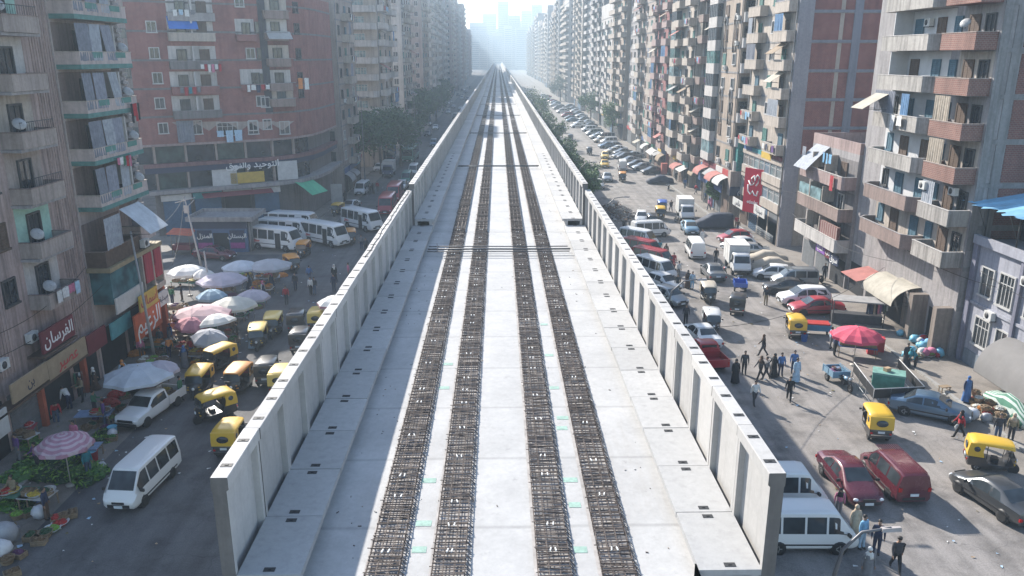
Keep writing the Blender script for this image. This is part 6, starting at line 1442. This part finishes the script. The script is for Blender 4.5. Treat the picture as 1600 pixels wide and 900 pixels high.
def cable(a,b,sag,label,r=.018):
    a=Vector(a); b=Vector(b); m=MB(); m.tube([a+(b-a)*t-Vector((0,0,sag*4*t*(1-t))) for t in [i/12 for i in range(13)]],r,4); tag(m.build('overhead_cable',WIRE),label,'cable','cables strung over the street')
cable((-26.9,38,7.2),(-25.5,47.8,8.6),.8,'thin black cable looping along the old fluted block'); cable((-26.9,36,6.2),(-26.2,52,6.8),.9,'lower black cable slung along the old fluted block'); cable(tuple(e1),(-26.8,61.5,8.0),.5,'cable from the leaning market pole to the louvred corner'); cable(tuple(e2),(-26.2,62,5.0),.7,'cable from the crooked pole to the corner block'); cable(tuple(e2),tuple(e1),1.0,'cable between the two market poles')
cable((9.7,44,5.8),(31.4,62,4.6),1.6,'long slack cable crossing the right street above the yellow rickshaw'); cable((31.3,83,5.0),(31.2,60,5.6),.9,'slack cable along the brown balconies'); cable((31.2,66,7.9),(33.0,50,6.4),.8,'cable from the white balconies to the blue grey building'); cable((33,52,7.0),(33,38,6.6),.4,'cable along the blue grey wall'); cable((31.4,100,8),(31.2,82,7.4),.9,'cable below the red sign block'); cable((30.8,118,7),(31.5,104,6.5),.6,'cable in front of the arched block')
# cable lying along the left parapet top
m=MB(); m.tube([(-6.05+R.uniform(-.05,.05),43-i*.0+i*1.4-8,ZD+2.985) for i in range(14)],.02,4); tag(m.build('loose_cable',WIRE),'loose dark cable lying along the top of the left parapet','cable')
# ================================================================ market
def parasol(px,py,r,cm,label,z=2.35,n=8,tilt=0.,trim=None,h=.55,pos=None):
    r*=.9; p=Vector(pos) if pos else G(px,py,z+h*.6); t=thing('market_parasol',label,'parasol',(p.x,p.y,0),R.uniform(0,1),'market parasols'); t.rotation_euler=(tilt,tilt*.6,t.rotation_euler.z)
    b=MB(); secs=[]; N=n*2
    for k,(q,zz) in enumerate(((.02,h),(.35,h*.86),(.7,h*.5),(1.0,0))):
        ring=[]
        for j in range(N):
            a=2*math.pi*j/N; s=1 if j%2==0 else .965-.02*k; ring.append((r*q*s*math.cos(a),r*q*s*math.sin(a),z+zz-(0 if j%2==0 else .035*q)-R.uniform(0,.05)*q))
        secs.append(ring)
    b.loft(secs,0,False,False)
    secs=[[(x*.985,y*.985,zz-.03) for x,y,zz in rg] for rg in secs]; i0=len(b.f); b.loft(secs,0,False,False)
    rg=[(r*math.cos(2*math.pi*j/N)*(1 if j%2==0 else .9),r*math.sin(2*math.pi*j/N)*(1 if j%2==0 else .9),0) for j in range(N)]
    b.loft([[(x,y,z-R.uniform(0,.03)) for x,y,_ in rg],[(x*1.01,y*1.01,z-.17-R.uniform(0,.06)) for x,y,_ in rg]],1 if trim else 0,False,False)
    b.build('canopy',[cm,trim or cm],t,fix=False)
    b=MB(); b.tube([(0,0,0),(0,0,z+h+.06)],.03,6); b.lathe((0,0,0),[(.25,0),(.25,.08),(.05,.12)],8); b.build('pole',M('parasol_pole',(.4,.38,.34),.6),t)
    b=MB()
    for j in range(n):
        a=2*math.pi*j/n; b.tube([(0,0,z+h-.1),(r*.97*math.cos(a),r*.97*math.sin(a),z-.03)],.013,3)
    b.build('ribs',M('parasol_pole',(.4,.38,.34)),t); return t
PC={k:M('parasol_'+k,c,.85,.16,1.2) for k,c in dict(white=(.60,.60,.58),pale=(.46,.50,.55),lilac=(.40,.37,.43),pink=(.46,.20,.23),rose=(.52,.36,.37),red=(.55,.07,.12),grey=(.36,.37,.40),cream=(.52,.50,.44),blue=(.25,.36,.44)).items()}
STR=stripes('striped_parasol',(.42,.22,.29),(.52,.40,.45),.26,0,.85,.55,True)
for a in [(216,577,2.35,PC['pale'],'big pale blue octagonal parasol behind the white pickup'),(249,569,1.3,PC['lilac'],'small lilac parasol tucked behind the big pale octagonal one'),(98,684,1.55,STR,'pink parasol with concentric stripes at the lower left'),
 (314,482,2.35,PC['rose'],'wide pink and white parasol in the middle of the market',2.5,8,.05,PC['pink']),(294,499,1.35,PC['pink'],'small dusky pink parasol below the wide pink one',2.2,8,.12),(341,496,1.6,PC['white'],'tilted white parasol with torn edge beside the pink ones',2.3,8,-.16),(322,517,1.4,PC['grey'],'grey drooping parasol in front of the white tilted one',1.9,8,.2),
 (364,469,2.1,PC['cream'],'cream parasol right of the wide pink one'),(394,457,1.6,PC['lilac'],'lilac grey parasol behind the cream one'),(330,456,1.4,PC['blue'],'small blue tarpaulin parasol behind the cream one',2.1),(346,431,2.4,PC['lilac'],'large faded lilac parasol near the short dark pole'),(421,409,2.3,PC['grey'],'pale grey parasol nearest the white minibuses'),(375,411,1.9,PC['pale'],'pale parasol between the grey and lilac ones'),(292,418,2.0,PC['white'],'bright white parasol lit by the sun near the corner'),(318,424,1.1,PC['white'],'small white parasol beside the bright white one'),(523,466,1.6,PC['white'],'white parasol with pink edge half hidden by the parapet',2.3,8,0,PC['pink'])]: parasol(*a)
VEG=dict(red=(.40,.025,.02),green=(.05,.16,.03),lime=(.16,.32,.04),orange=(.55,.20,.02),yellow=(.52,.38,.05),purple=(.10,.025,.09),brown=(.16,.10,.05),white=(.55,.54,.48),darkgreen=(.02,.07,.025)); VN=dict(red='tomatoes',green='cucumbers',lime='peppers',orange='oranges',yellow='lemons',purple='aubergines',brown='potatoes',white='cauliflowers',darkgreen='leafy greens')
VM={k:M('produce_'+k,c,.55,.4,8) for k,c in VEG.items()}; WD=M('crate_wood',(.26,.19,.12),.9,.3,5); PLC={k:M('plastic_'+k,c,.5,.15,3) for k,c in dict(blue=(.04,.12,.36),green=(.03,.24,.12),red=(.4,.03,.04),grey=(.3,.31,.33),white=(.55,.56,.58),sky=(.15,.42,.55)).items()}
def heap_mesh(w,d,h,seed,s):
    r=random.Random(seed); b=MB(); b.blob((0,0,0),(w*.5,d*.5,h*.8),10,6,0,.1,r)
    for i in range(int(70*w*d/.35)**1 if w*d<1.2 else 150):
        a=r.uniform(0,6.283); q=math.sqrt(r.random()); z=h*(1-q*q)**.5*.8; b.blob((w*.5*q*math.cos(a),d*.5*q*math.sin(a),z),s*r.uniform(.7,1.2),5,4,0,.1,r)
    return b.mesh('produce',VM['red'])
HP=[heap_mesh(.52,.36,.2,i,.055) for i in range(3)]; HB=[heap_mesh(1.2,.9,.4,10+i,.075) for i in range(3)]
def leaf_heap(w,d,h,seed,n):
    r=random.Random(seed); b=MB(); b.blob((0,0,0),(w*.45,d*.45,h*.7),10,6,0,.1,r)
    for i in range(n):
        a=r.uniform(0,6.283); q=math.sqrt(r.random())*1.05; z=h*max(0,1-q*q)**.5*.75+.03; c=Vector((w*.5*q*math.cos(a),d*.5*q*math.sin(a),z)); u=Vector((r.gauss(0,1),r.gauss(0,1),r.uniform(0,.8))).normalized()*r.uniform(.08,.2); v=u.cross(Vector((r.gauss(0,1),r.gauss(0,1),1))).normalized()*.05
        b.add([c-u,c+v,c+u,c-v],[(0,1,2,3)],1 if r.random()<.35 else 0)
    return b
def crate_mesh():
    b=MB()
    for s in (-1,1):
        for z in (.02,.11,.2): b.cbox((0,s*.2,z+.03),(.6,.015,.065)); b.cbox((s*.3,0,z+.03),(.015,.4,.065))
        for x in (-.285,.285): b.cbox((x,s*.185,.13),(.03,.03,.27))
    b.box(-.3,.3,-.2,.2,.005,.02); return b.mesh('crate_box',WD)
CRM=crate_mesh()
def basket_mesh():
    b=MB(); b.lathe((0,0,0),[(.22,0),(.27,.12),(.32,.26),(.34,.28),(.30,.27),(.2,.04)],14,0,'z',True,False); return b.mesh('basket_body',WD)
BKM=basket_mesh()
def bowl_mesh():
    b=MB(); b.lathe((0,0,0),[(.2,0),(.34,.12),(.4,.18),(.37,.17),(.18,.03)],14,0,'z',True,False); return b.mesh('bowl_body',PLC['white'])
BWM=bowl_mesh()
def near(p):
    L=[('the striped pink parasol',(98,690)),('the big pale octagonal parasol',(216,590)),('the white pickup',(235,645)),('the wide pink parasol',(314,495)),('the grey drooping parasol',(322,530)),('the cream parasol',(364,482)),('the lilac grey parasol',(394,470)),('the large lilac parasol',(346,445)),('the pale grey parasol',(421,425)),('the bright white parasol',(292,432)),('the lower left corner of the picture',(20,860)),('the waiting microbus',(170,760)),('the red stall parasol',(1340,560)),('the grey shop canopy',(1530,640)),('the entrance pier',(1440,560)),('the leaning market pole',(245,560)),('the clothes rack',(105,625))]
    return min(L,key=lambda q:(G(*q[1])-p).length)[0]
CNT={}
def lab(base,p,grp):
    l='%s beside %s'%(base,near(p)); CNT[l]=CNT.get(l,0)+1
    return l
def produce(kind,p,col,z=0,rz=None):
    rz=R.uniform(0,6) if rz is None else rz; q=(p.x,p.y,z); v=VN[col]
    if kind=='crate': t=thing('produce_crate',lab('slatted crate of %s %s'%(col.replace('dark','dark '),v) ,p,0),'crate',q,rz,'produce crates of '+v); put('crate_box',CRM,t); h=put('produce',R.choice(HP),t,(0,0,.16))
    elif kind=='basket': t=thing('produce_basket',lab('round basket heaped with %s %s'%(col.replace('dark','dark '),v),p,0),'basket',q,rz,'baskets of '+v); put('basket_body',BKM,t); h=put('produce',R.choice(HP),t,(0,0,.18)); h.scale=(1,1.35,1)
    elif kind=='bowl': t=thing('produce_bowl',lab('white bowl of %s %s'%(col.replace('dark','dark '),v),p,0),'bowl',q,rz,'bowls of '+v); put('bowl_body',BWM,t); h=put('produce',R.choice(HP),t,(0,0,.1)); h.scale=(1.2,1.6,.8)
    elif kind=='leaf':
        t=tag(leaf_heap(R.uniform(1.3,1.9),R.uniform(1.0,1.4),R.uniform(.35,.6),R.randrange(999),150).build('greens_heap',[VM['darkgreen'] if col!='lime' else VM['green'],VM['lime']],None,q,rz,False),lab('loose heap of %s leaves'%({'lime':'bright green'}.get(col,'dark green')),p,0),'vegetable heap','heaps of leafy greens'); return t
    else: t=tag(put('produce_heap',HB[R.randrange(3)],None,q,rz),lab('heap of %s %s on the ground'%(col.replace('dark','dark '),v),p,0),'vegetable heap','heaps of '+v); h=t
    h.material_slots[0].link='OBJECT'; h.material_slots[0].material=VM[col]; return t
def table(p,w,d,h,label,mat,rz=0,z=0):
    t=thing('market_table',label,'table',(p.x,p.y,z),rz,'market tables'); b=MB(); b.box(-w/2,w/2,-d/2,d/2,h-.05,h); b.build('table_top',mat,t)
    for sx in (-1,1):
        for sy in (-1,1): b=MB(); b.cbox((sx*(w/2-.06),sy*(d/2-.06),(h-.05)/2),(.05,.05,h-.05)); b.build('leg',WD,t)
    return t
def gz(p): return .14 if (p.x<-24.6 and p.y<66) else .005 if p.x<0 else (.13 if p.x>29.3 else .005)
# lower left heaps, baskets and tables
for px,py,k,c in [(60,715,'leaf','darkgreen'),(85,722,'leaf','darkgreen'),(45,735,'leaf','lime'),(110,728,'leaf','darkgreen'),(70,745,'leaf','darkgreen'),(95,748,'leaf','darkgreen'),(120,745,'leaf','lime'),(140,735,'leaf','lime'),(150,742,'leaf','lime'),(30,750,'leaf','lime'),(135,752,'leaf','darkgreen'),(155,690,'leaf','darkgreen'),(163,682,'leaf','darkgreen'),(20,790,'leaf','lime'),(40,785,'leaf','darkgreen'),(50,700,'leaf','lime'),
  (28,810,'basket','lime'),(45,805,'crate','green'),(88,815,'crate','red'),(95,820,'bowl','red'),(15,830,'basket','green'),(62,850,'crate','brown'),(100,812,'basket','brown'),(30,870,'crate','purple'),(12,880,'basket','brown'),(48,842,'crate','darkgreen'),(72,838,'basket','darkgreen'),(5,855,'crate','orange'),(20,900,'crate','brown'),(114,806,'crate','brown'),(82,830,'bowl','lime'),
  (172,632,'heap','red'),(182,622,'heap','red'),(170,648,'basket','lime'),(178,655,'bowl','lime'),(150,660,'crate','purple'),(160,652,'basket','brown'),(145,668,'crate','darkgreen'),(165,672,'crate','purple'),(135,672,'basket','brown'),(185,660,'crate','darkgreen'),(190,640,'crate','darkgreen'),(196,622,'crate','green'),(120,690,'bowl','red'),(175,688,'crate','green'),(148,700,'crate','brown')]:
    p=G(px,py); produce(k,p,c,gz(p))
tw=[(M('table_cloth_'+k,c,.85,.2,2)) for k,c in dict(white=(.5,.5,.5),blue=(.2,.27,.4),green=(.08,.2,.14),red=(.35,.06,.07)).items()]
for px,py,w,d,i,l in [(30,788,1.9,1.1,2,'low table with a green cloth and vegetables at the lower left'),(62,792,1.5,1.0,0,'pale plastic covered table under bowls at the lower left'),(25,690,2.2,1.0,3,'table with a red cloth and goods on the shop pavement'),(38,700,1.6,.9,0,'oval white topped table on the shop pavement'),(135,715,1.6,.9,1,'dark table with drinks and a red drum below the striped parasol'),(150,662,2.0,1.0,1,'table with blue cloth beside the striped parasol')]:
    p=G(px,py); table(p,w,d,.7,l,tw[i],R.uniform(-.4,.4),gz(p))
    for k in range(4):
        q=p+Vector((R.uniform(-w/2+.3,w/2-.3),R.uniform(-.25,.25),0)); produce(R.choice(('bowl','crate')),q,R.choice(list(VEG)),gz(p)+.702)
def bucket(px,py,c,l,z=None,s=1.0,lid=None):
    p=G(px,py); b=MB(); b.lathe((0,0,0),[(.22*s,0),(.27*s,.55*s),(.285*s,.56*s),(.26*s,.55*s),(.2*s,.05)],14,0,'z',True,False); b.lathe((0,0,.5*s),[(.25*s,0),(.01,.01)],12,1,'z',False)
    o=tag(b.build('plastic_drum',[PLC[c],PLC[lid or c]],None,(p.x,p.y,gz(p) if z is None else z)),l,'drum')
bucket(145,722,'red','red drum with a bright blue lid below the striped parasol',None,1.2,'sky'); bucket(57,783,'blue','grey blue plastic tub on the ground at the lower left'); bucket(177,680,'sky','pale blue drum beside the striped parasol'); bucket(122,718,'blue','blue drum behind the red one'); bucket(24,843,'grey','grey bucket at the lower left corner'); bucket(1256,533,'blue','blue barrel behind the yellow rickshaw'); bucket(235,640,'white','white bucket behind the pickup')
def sack(px,py,c,l,s=1):
    p=G(px,py); b=MB(); b.blob((0,0,.3*s),(.28*s,.34*s,.32*s),10,6,0,.1); tag(b.build('sack',PLC[c],None,(p.x,p.y,gz(p)),R.uniform(0,3)),l,'sack')
sack(62,810,'white','white sack tipped over at the lower left',1.1); sack(8,850,'grey','large grey sack at the left edge',1.8); sack(3,872,'white','white and blue sack at the left edge',1.4); sack(176,684,'white','white sack beside the road below the striped parasol',.9); sack(1262,705,'white','white bag',.01) if 0 else None; sack(160,733,'white','small white sack by the loose greens',.7)
# market stalls under the upper umbrellas: crates in rows on low tables
for i,(px,py,w,cols) in enumerate([(312,505,2.6,('green','red','orange')),(345,515,2.4,('red','lime','red')),(366,500,2.2,('green','white','darkgreen')),(300,528,2.2,('brown','white','purple')),(330,548,2.2,('green','lime','darkgreen')),(352,543,2.0,('red','red','green')),(396,478,2.2,('lime','green','white')),(345,460,2.6,('purple','orange','brown')),(418,440,2.4,('orange','red','brown')),(378,440,2.2,('green','lime','yellow')),(290,447,2.4,('brown','white','yellow')),(232,600,2.4,('lime','green','white')),(208,612,2.2,('red','white','green')),(262,520,2.2,('white','brown','purple')),(250,550,2.4,('brown','orange','white')),(285,552,2.2,('darkgreen','red','lime')),(410,458,2.0,('orange','yellow','orange')),(275,492,2.0,('white','purple','brown')),(225,548,2.2,('purple','white','brown')),(240,575,2.0,('white','lime','brown')),(305,562,1.8,('orange','yellow','orange')),(432,428,1.6,('red','orange','brown'))]):
    p=G(px,py); table(p,w,1.2,.5,lab('low wooden selling table number'.replace(' number','')+' with crates of %s and %s'%(VN[cols[0]],VN[cols[1]]),p,0),WD if i%2 else tw[i%4],R.uniform(-.3,.3),gz(p))
    for k in range(6):
        q=p+Vector(((k%3-1)*w*.31,(k//3-.5)*.55,0)); produce('crate' if (i+k)%4 else 'bowl',q,cols[k%3],gz(p)+.502,R.uniform(-.15,.15))
    for k in range(2):
        q=p+Vector((R.uniform(-1,1)*w*.6,-1.0+R.uniform(-.2,.2),0)); produce(R.choice(('basket','crate','heap')),q,cols[k],gz(q))
# load of the pickup
pk=(G(262,632)+G(209,668))/2; dv=(G(209,668)-G(262,632)).normalized()
for k,c in enumerate(('yellow','lime','brown','yellow')):
    q=pk-dv*(1.15+.35*k)+Vector((dv.y,-dv.x,0))*(.35 if k%2 else -.35); t=produce('crate',q,c,.565,math.atan2(-dv.x,dv.y)); t['label']='crate of %s loaded in the pickup bed, %s'%(VN[c],('next to the cab','second from the cab','third from the cab','at the tailgate')[k])
# clothes rack and displays on the shop pavement
for px,py,l in ((104,628,'clothes rack crowded with pink, yellow and dark garments outside the shops'),(1368,505,'clothes rack with bright shirts behind the red parasol stall')):
    p=G(px,py); t=thing('clothes_rack',l,'clothes rack',(p.x,p.y,gz(p)),.5); b=MB(); b.tube([(-1.1,0,0),(-1.1,0,1.7),(1.1,0,1.7),(1.1,0,0)],.025,5); b.tube([(-1.1,-.35,0),(-1.1,.35,0)],.025,5); b.tube([(1.1,-.35,0),(1.1,.35,0)],.025,5); b.build('rail',CHR,t)
    for k,c in enumerate(('navy','beige','black','pink','purple','navy','green','white')):
        b=MB(); x=-.95+k*.27; b.prism([(-.26,1.62),(-.08,1.68),(.08,1.68),(.26,1.62),(.3,R.uniform(.7,.95)),(-.3,R.uniform(.7,.95))],x-.05,x+.05,'x'); b.build('garment',CL[c],t)
# kiosk
a,b2=G(309,393),G(392,391); w=b2.x-a.x; t=thing('blue_kiosk','small blue kiosk with a flat roof and two posters beside the minibuses','kiosk',((a.x+b2.x)/2,87.2,0)); b=MB(); b.box(-w/2,w/2,0,4.2,0,3.6); b.build('wall',M('kiosk_blue',(.07,.12,.23),.7,.25,1.2),t)
b=MB(); b.box(-w/2-.6,w/2+.9,-.7,4.8,3.6,3.75); 
for q in ((-w/2-.6,w/2+.9,-.7,-.55),(-w/2-.6,w/2+.9,4.65,4.8),(-w/2-.6,-w/2-.45,-.55,4.65),(w/2+.75,w/2+.9,-.55,4.65)): b.box(q[0],q[1],q[2],q[3],3.75,4.1)
b.build('roof',PL['grey'],t); b=MB(); b.box(-w/2-.1,w/2+.1,-.12,-.0,2.7,3.55); b.build('fascia',SG['navy'],t); b=MB(); b.box(-.85,.85,-.05,0,0,2.2); b.build('doorway',BLKO,t)
for sx,txt in ((-1,'المنزل'),(1,'البستان')):
    b=MB(); x=sx*w*.31; b.box(x-w*.14,x+w*.14,-.06,0,.4,2.5); o=b.build('poster',SG['navy'],t)
    b=MB(); b.box(x-w*.14,x+w*.14,-.07,-.06,.45,1.1); b.build('poster_band',M('magenta_print',(.28,.05,.22),.6,.3,4),o)
    me=text_mesh(txt,WHT,.7)
    for v in me.vertices: y=v.co.y; v.co.y=-v.co.z; v.co.z=y
    put('lettering',me,o,(x,-.08,1.85))
b=MB()
for k in range(5): b.lathe((w/2+.15,.5+k*.8,0),[(.14,0),(.14,3.55)],8)
b.build('column',PL['grey'],t)
# red cart with a canopy left of the kiosk
p=G(288,396); t=thing('food_cart','small cart under an orange red cloth canopy left of the kiosk','cart',(p.x,p.y,0)); b=MB(); b.box(-1,1,-.6,.6,.5,1.1); b.build('cart_box',SG['maroon'],t); b=MB(); b.add([(-1.4,-1,2.4),(1.4,-1,2.2),(1.3,1,2.6),(-1.3,1,2.7)],[(0,1,2,3)]); b.build('canopy',M('orange_red_cloth',(.55,.14,.08),.8,.2,2),t); b=MB()
for x in (-1,1):
    for y in (-.7,.7): b.tube([(x,y,0),(x,y,2.45)],.03,4)
b.build('posts',WD,t); wheel(t,-.9,0,.3,.08); wheel(t,.9,0,.3,.08)
# ---------------- right side stalls
parasol(0,0,2.0,PC['red'],'big red parasol over the fruit stall on the right pavement edge',2.3,10,.0,None,.6,G(1340,517,2.6))
pr=G(1338,556); table(pr,2.6,1.3,.85,'fruit stall table piled with crates under the red parasol',SG['blue'],-.35,0)
for k in range(8):
    q=pr+Matrix.Rotation(-.35,3,'Z')@Vector(((k%4-1.5)*.62,(k//4-.5)*.55,0)); produce('crate',q,('orange','yellow','orange','lime','red','green','orange','yellow')[k],.853,-.35)
for k,(px,py) in enumerate(((1362,552),(1372,548))):
    p=G(px,py); b=MB(); b.box(-.35,.35,-.3,.3,0,1.0); b.box(-.36,.36,-.31,.31,1.0,1.06); tag(b.build('red_cooler_box',PLC['red'],None,(p.x,p.y,.0),-.3),'red cooler box %s under the red parasol'%('left one of the pair','right one of the pair')[k],'cooler')
p=G(1337,507); b=MB(); b.box(-2.0,2.0,-.9,.9,2.1,2.2); t=thing('stall_shelter','grey flat roofed stall shelter behind the red parasol','stall',(p.x,p.y,0),-.3); b.build('roof',M('shelter_roof',(.3,.29,.28),.8,.2,2),t); b=MB()
for x in (-1.9,1.9):
    for y in (-.8,.8): b.tube([(x,y,0),(x,y,2.1)],.04,5)
b.build('post',FRD,t); b=MB(); b.box(-1.9,1.9,-.2,.7,0,.9); b.build('counter',M('dark_counter',(.05,.05,.055),.7,.3,2),t)
# fenced stall: black panels on steel posts round a green chest
c0,c1,c2,c3=G(1331,596),G(1362,640),G(1440,636),G(1400,590)
t=thing('stall_fence','low black panelled fence with steel rails round the green chest','fence',((c0+c2)/2)); o=t.location.copy(); b=MB(); rl=MB()
for s,e in ((c0,c1),(c1,c2),(c2,c3)):
    d=(e-s); n=Vector((-d.y,d.x,0)).normalized()*.025
    b.add([s-o-n+Vector((0,0,.75)),e-o-n+Vector((0,0,.75)),e-o-n+Vector((0,0,1.35)),s-o-n+Vector((0,0,1.35)),s-o+n+Vector((0,0,.75)),e-o+n+Vector((0,0,.75)),e-o+n+Vector((0,0,1.35)),s-o+n+Vector((0,0,1.35))],[(0,1,2,3),(7,6,5,4),(3,2,6,7),(0,4,5,1),(0,3,7,4),(1,5,6,2)])
    rl.tube([s-o+Vector((0,0,1.38)),e-o+Vector((0,0,1.38))],.03,5); rl.tube([s-o+Vector((0,0,.3)),e-o+Vector((0,0,.3))],.02,4)
    for k in range(4): q=s+d*k/3-o; rl.tube([q,q+Vector((0,0,1.38))],.028,4)
b.build('panel',BLK,t); rl.build('rails',M('pale_rail',(.5,.5,.5),.5,.15,3),t)
p=G(1385,612); b=MB(); b.box(-.95,.95,-.55,.55,.25,1.3); b.box(-.98,.98,-.58,.58,1.3,1.42,1); b.box(-.8,.8,-.45,.45,0,.25,1); tag(b.build('green_chest',[M('green_chest_paint',(.06,.24,.18),.5,.25,2),M('green_chest_lid',(.16,.32,.27),.6,.3,3)],None,(p.x,p.y,0),-.45),'green metal chest with boxes on its lid inside the black fence','chest')
b=MB(); b.cbox((0,0,.12),(.4,.3,.24)); tag(b.build('carton',M('carton_brown',(.4,.28,.17),.9),None,(p.x-.1,p.y+.1,1.42),.4),'brown carton lying on the green chest','box')
for px,py,l in ((1400,630,'wire cage of poultry beside the black fence'),(1425,640,'small cage at the foot of the black fence')):
    p=G(px,py); b=MB()
    for i in range(9):
        for z in (0,.3,.6): pass
        b.tube([(-.6+i*.15,-.35,0),(-.6+i*.15,-.35,.65)],.01,3); b.tube([(-.6+i*.15,.35,0),(-.6+i*.15,.35,.65)],.01,3)
    b.box(-.62,.62,-.37,.37,.65,.7); b.box(-.62,.62,-.37,.37,.0,.05); tag(b.build('wire_cage',M('cage_wire',(.3,.3,.3),.5,.2,4),None,(p.x,p.y,0),-.2),l,'cage')
p=G(1475,612); table(p,.7,.4,.4,'little wooden stool table near the blue saloon',WD,.2,.0)
# goods in front of the entrance and the grey canopy
bagm=[PLC['sky'],PLC['blue'],CL['pink'],CL['white'],CL['sky'],CL['red']]
for i in range(26):
    px,py=1400+R.uniform(0,55),525+R.uniform(0,38); px+= (py-525)*.4; p=G(px,py); b=MB(); s=R.uniform(.18,.42); b.blob((0,0,s*.8),(s,s*R.uniform(.7,1.1),s*.85),8,5,0,.15); k=i%6
    tag(b.build('plastic_bundle',bagm[k if i>8 else 0],None,(p.x,p.y,.13),R.uniform(0,3)),'%s plastic wrapped bundle in the goods piled by the entrance pier'%('turquoise' if i<=8 else ('turquoise','blue','pink','white','sky blue','red')[k]),'bundle','bundles piled by the entrance pier')
for i in range(16):
    p=G(1430+R.uniform(0,28),557+R.uniform(-4,5)); produce(('bowl','basket')[i%2],p,R.choice(('white','lime','brown')),.13)
for i in range(22):
    px=1515+R.uniform(0,50); p=G(px,628+(px-1515)*.5+R.uniform(-8,14)); produce('basket',p,R.choice(('brown','red','orange','brown','white')),.13+R.choice((0,.0,.3)))
sack(1518,655,'white','white sack in front of the baskets by the grey canopy',1.2); sack(1540,660,'grey','grey sack by the grey canopy',1.0)
p=G(1275,522); b=MB(); b.box(-1.0,1.0,-.6,.6,.45,.9); b.box(-.9,.9,-.5,.5,.9,1.0,1); t=thing('hand_cart','blue hand cart loaded with produce behind the yellow rickshaw','cart',(p.x,p.y,0),-.2); b.build('cart_box',[M('cart_blue',(.05,.2,.33),.6,.2,2),VM['red']],t); wheel(t,-.8,0,.28,.08); wheel(t,.8,0,.28,.08)
p=(G(1299,591)+G(1330,616))/2
tb=G(1303,594); b=MB(); b.blob((0,0,0),(.45,.6,.14),10,5,0,.15); tag(b.build('produce_pile',[VM['purple']],None,(tb.x,tb.y,.66)),'dark produce pile in the pale blue cargo tricycle','produce'); b=MB(); b.lathe((0,0,0),[(.1,0),(.3,.08),(.32,.1),(.28,.09),(.08,.03)],14,0,'z',True,False); tag(b.build('metal_bowl',CHR,None,(tb.x+.1,tb.y+.1,.80)),'wide metal bowl on the cargo tricycle load','bowl')
p=G(1037,273); b=MB(); b.box(-.5,.5,-.4,.4,0,1.9); b.box(-.55,.55,-.45,.45,1.9,2.0); tag(b.build('vending_box',M('coral_box',(.5,.14,.1),.6,.15,2),None,(p.x,p.y,.13)),'coral red box standing on the far right pavement','vending box')
# rubble heap beside the viaduct
b=MB(); r=random.Random(5); c=G(972,338)
for i in range(420):
    a=r.uniform(0,6.28); q=r.random()**.6; x,y=c.x+q*2.6*math.cos(a)-.6,c.y+q*6.5*math.sin(a)+2; z=1.5*(1-q)*r.random(); s=r.uniform(.08,.42); b.cbox((x,y,z+s*.2),(s,s*r.uniform(.5,1.3),s*r.uniform(.3,.8)),r.randrange(3),r.uniform(0,3),r.uniform(-.6,.6),r.uniform(-.6,.6))
tag(b.build('rubble',[M('rubble_pale',(.42,.40,.37),.9,.3,3),M('rubble_grey',(.22,.2,.19),.9,.3,3),M('rubble_brown',(.18,.13,.1),.9,.3,3)]),'heap of broken concrete and rubbish beside the parapet','rubble',kind='stuff')
# litter over the roads
b=MB()
for i in range(900):
    s=R.choice((-1,1)); x=R.uniform(9,30)*s if s>0 else -R.uniform(8.5,26); y=R.uniform(26,140)**1.0; 
    if s<0 and R.random()<.6: x=-R.uniform(19,26); y=R.uniform(30,75)
    q=R.uniform(.03,.11); a=R.uniform(0,3); u=Vector((math.cos(a),math.sin(a),0))*q; v=Vector((-u.y,u.x,0))*R.uniform(.4,1); z=.012+R.uniform(0,.03)+gz(Vector((x,y,0))); p=Vector((x,y,z)); b.add([p-u-v,p+u-v+Vector((0,0,.02)),p+u+v,p-u+v+Vector((0,0,.03))],[(0,1,2,3)],R.choice((0,0,1,2,3)))
tag(b.build('litter',[CL['white'],CL['paleblue'],M('dry_leaf',(.14,.12,.05)),M('carton_brown',(.4,.28,.17))],fix=False),'scraps of paper and leaves scattered over the roads','litter',kind='stuff')
# low signboard, awning posts by the corner shops
p=G(527,318); b=MB(); b.box(-.8,.8,-.15,.15,0,2.9); tag(b.build('sign_pillar',SG['white'],None,(p.x,p.y,0)),'white advertising pillar at the left street corner','sign')
for i,(px,py) in enumerate(((400,350),(412,346),(424,343),(436,342),(420,352),(388,356))):
    p=G(px,py); t=thing('shop_display','display stand with hanging goods outside the corner shops','display','' and 0 or (p.x,p.y,0),.5,'display stands outside the corner shops'); b=MB(); b.box(-.6,.6,-.2,.2,0,1.9); b.build('rack',SIGNM[(i*2)%9],t); b=MB()
    for k in range(4): b.box(-.55,.55,-.3,-.2,.2+k*.45,.4+k*.45)
    b.build('shelf',SIGNM[(i*3+1)%9],t)
# ================================================================ haze: the air of the whole street
hz=MB(); hz.box(-900,900,-120,1750,-1.2,118)
hm=bpy.data.materials.new('hazy_air'); hm.use_nodes=True; ht=hm.node_tree
for n in list(ht.nodes):
    if n.type!='OUTPUT_MATERIAL': ht.nodes.remove(n)
pv=ht.nodes.new('ShaderNodeVolumePrincipled'); pv.inputs['Color'].default_value=(.53,.665,.78,1); pv.inputs['Density'].default_value=.0008; pv.inputs['Anisotropy'].default_value=.35
ht.links.new(pv.outputs[0],[n for n in ht.nodes if n.type=='OUTPUT_MATERIAL'][0].inputs['Volume'])
tag(hz.build('haze',hm),'pale blue haze filling the air above the street','haze',kind='stuff')
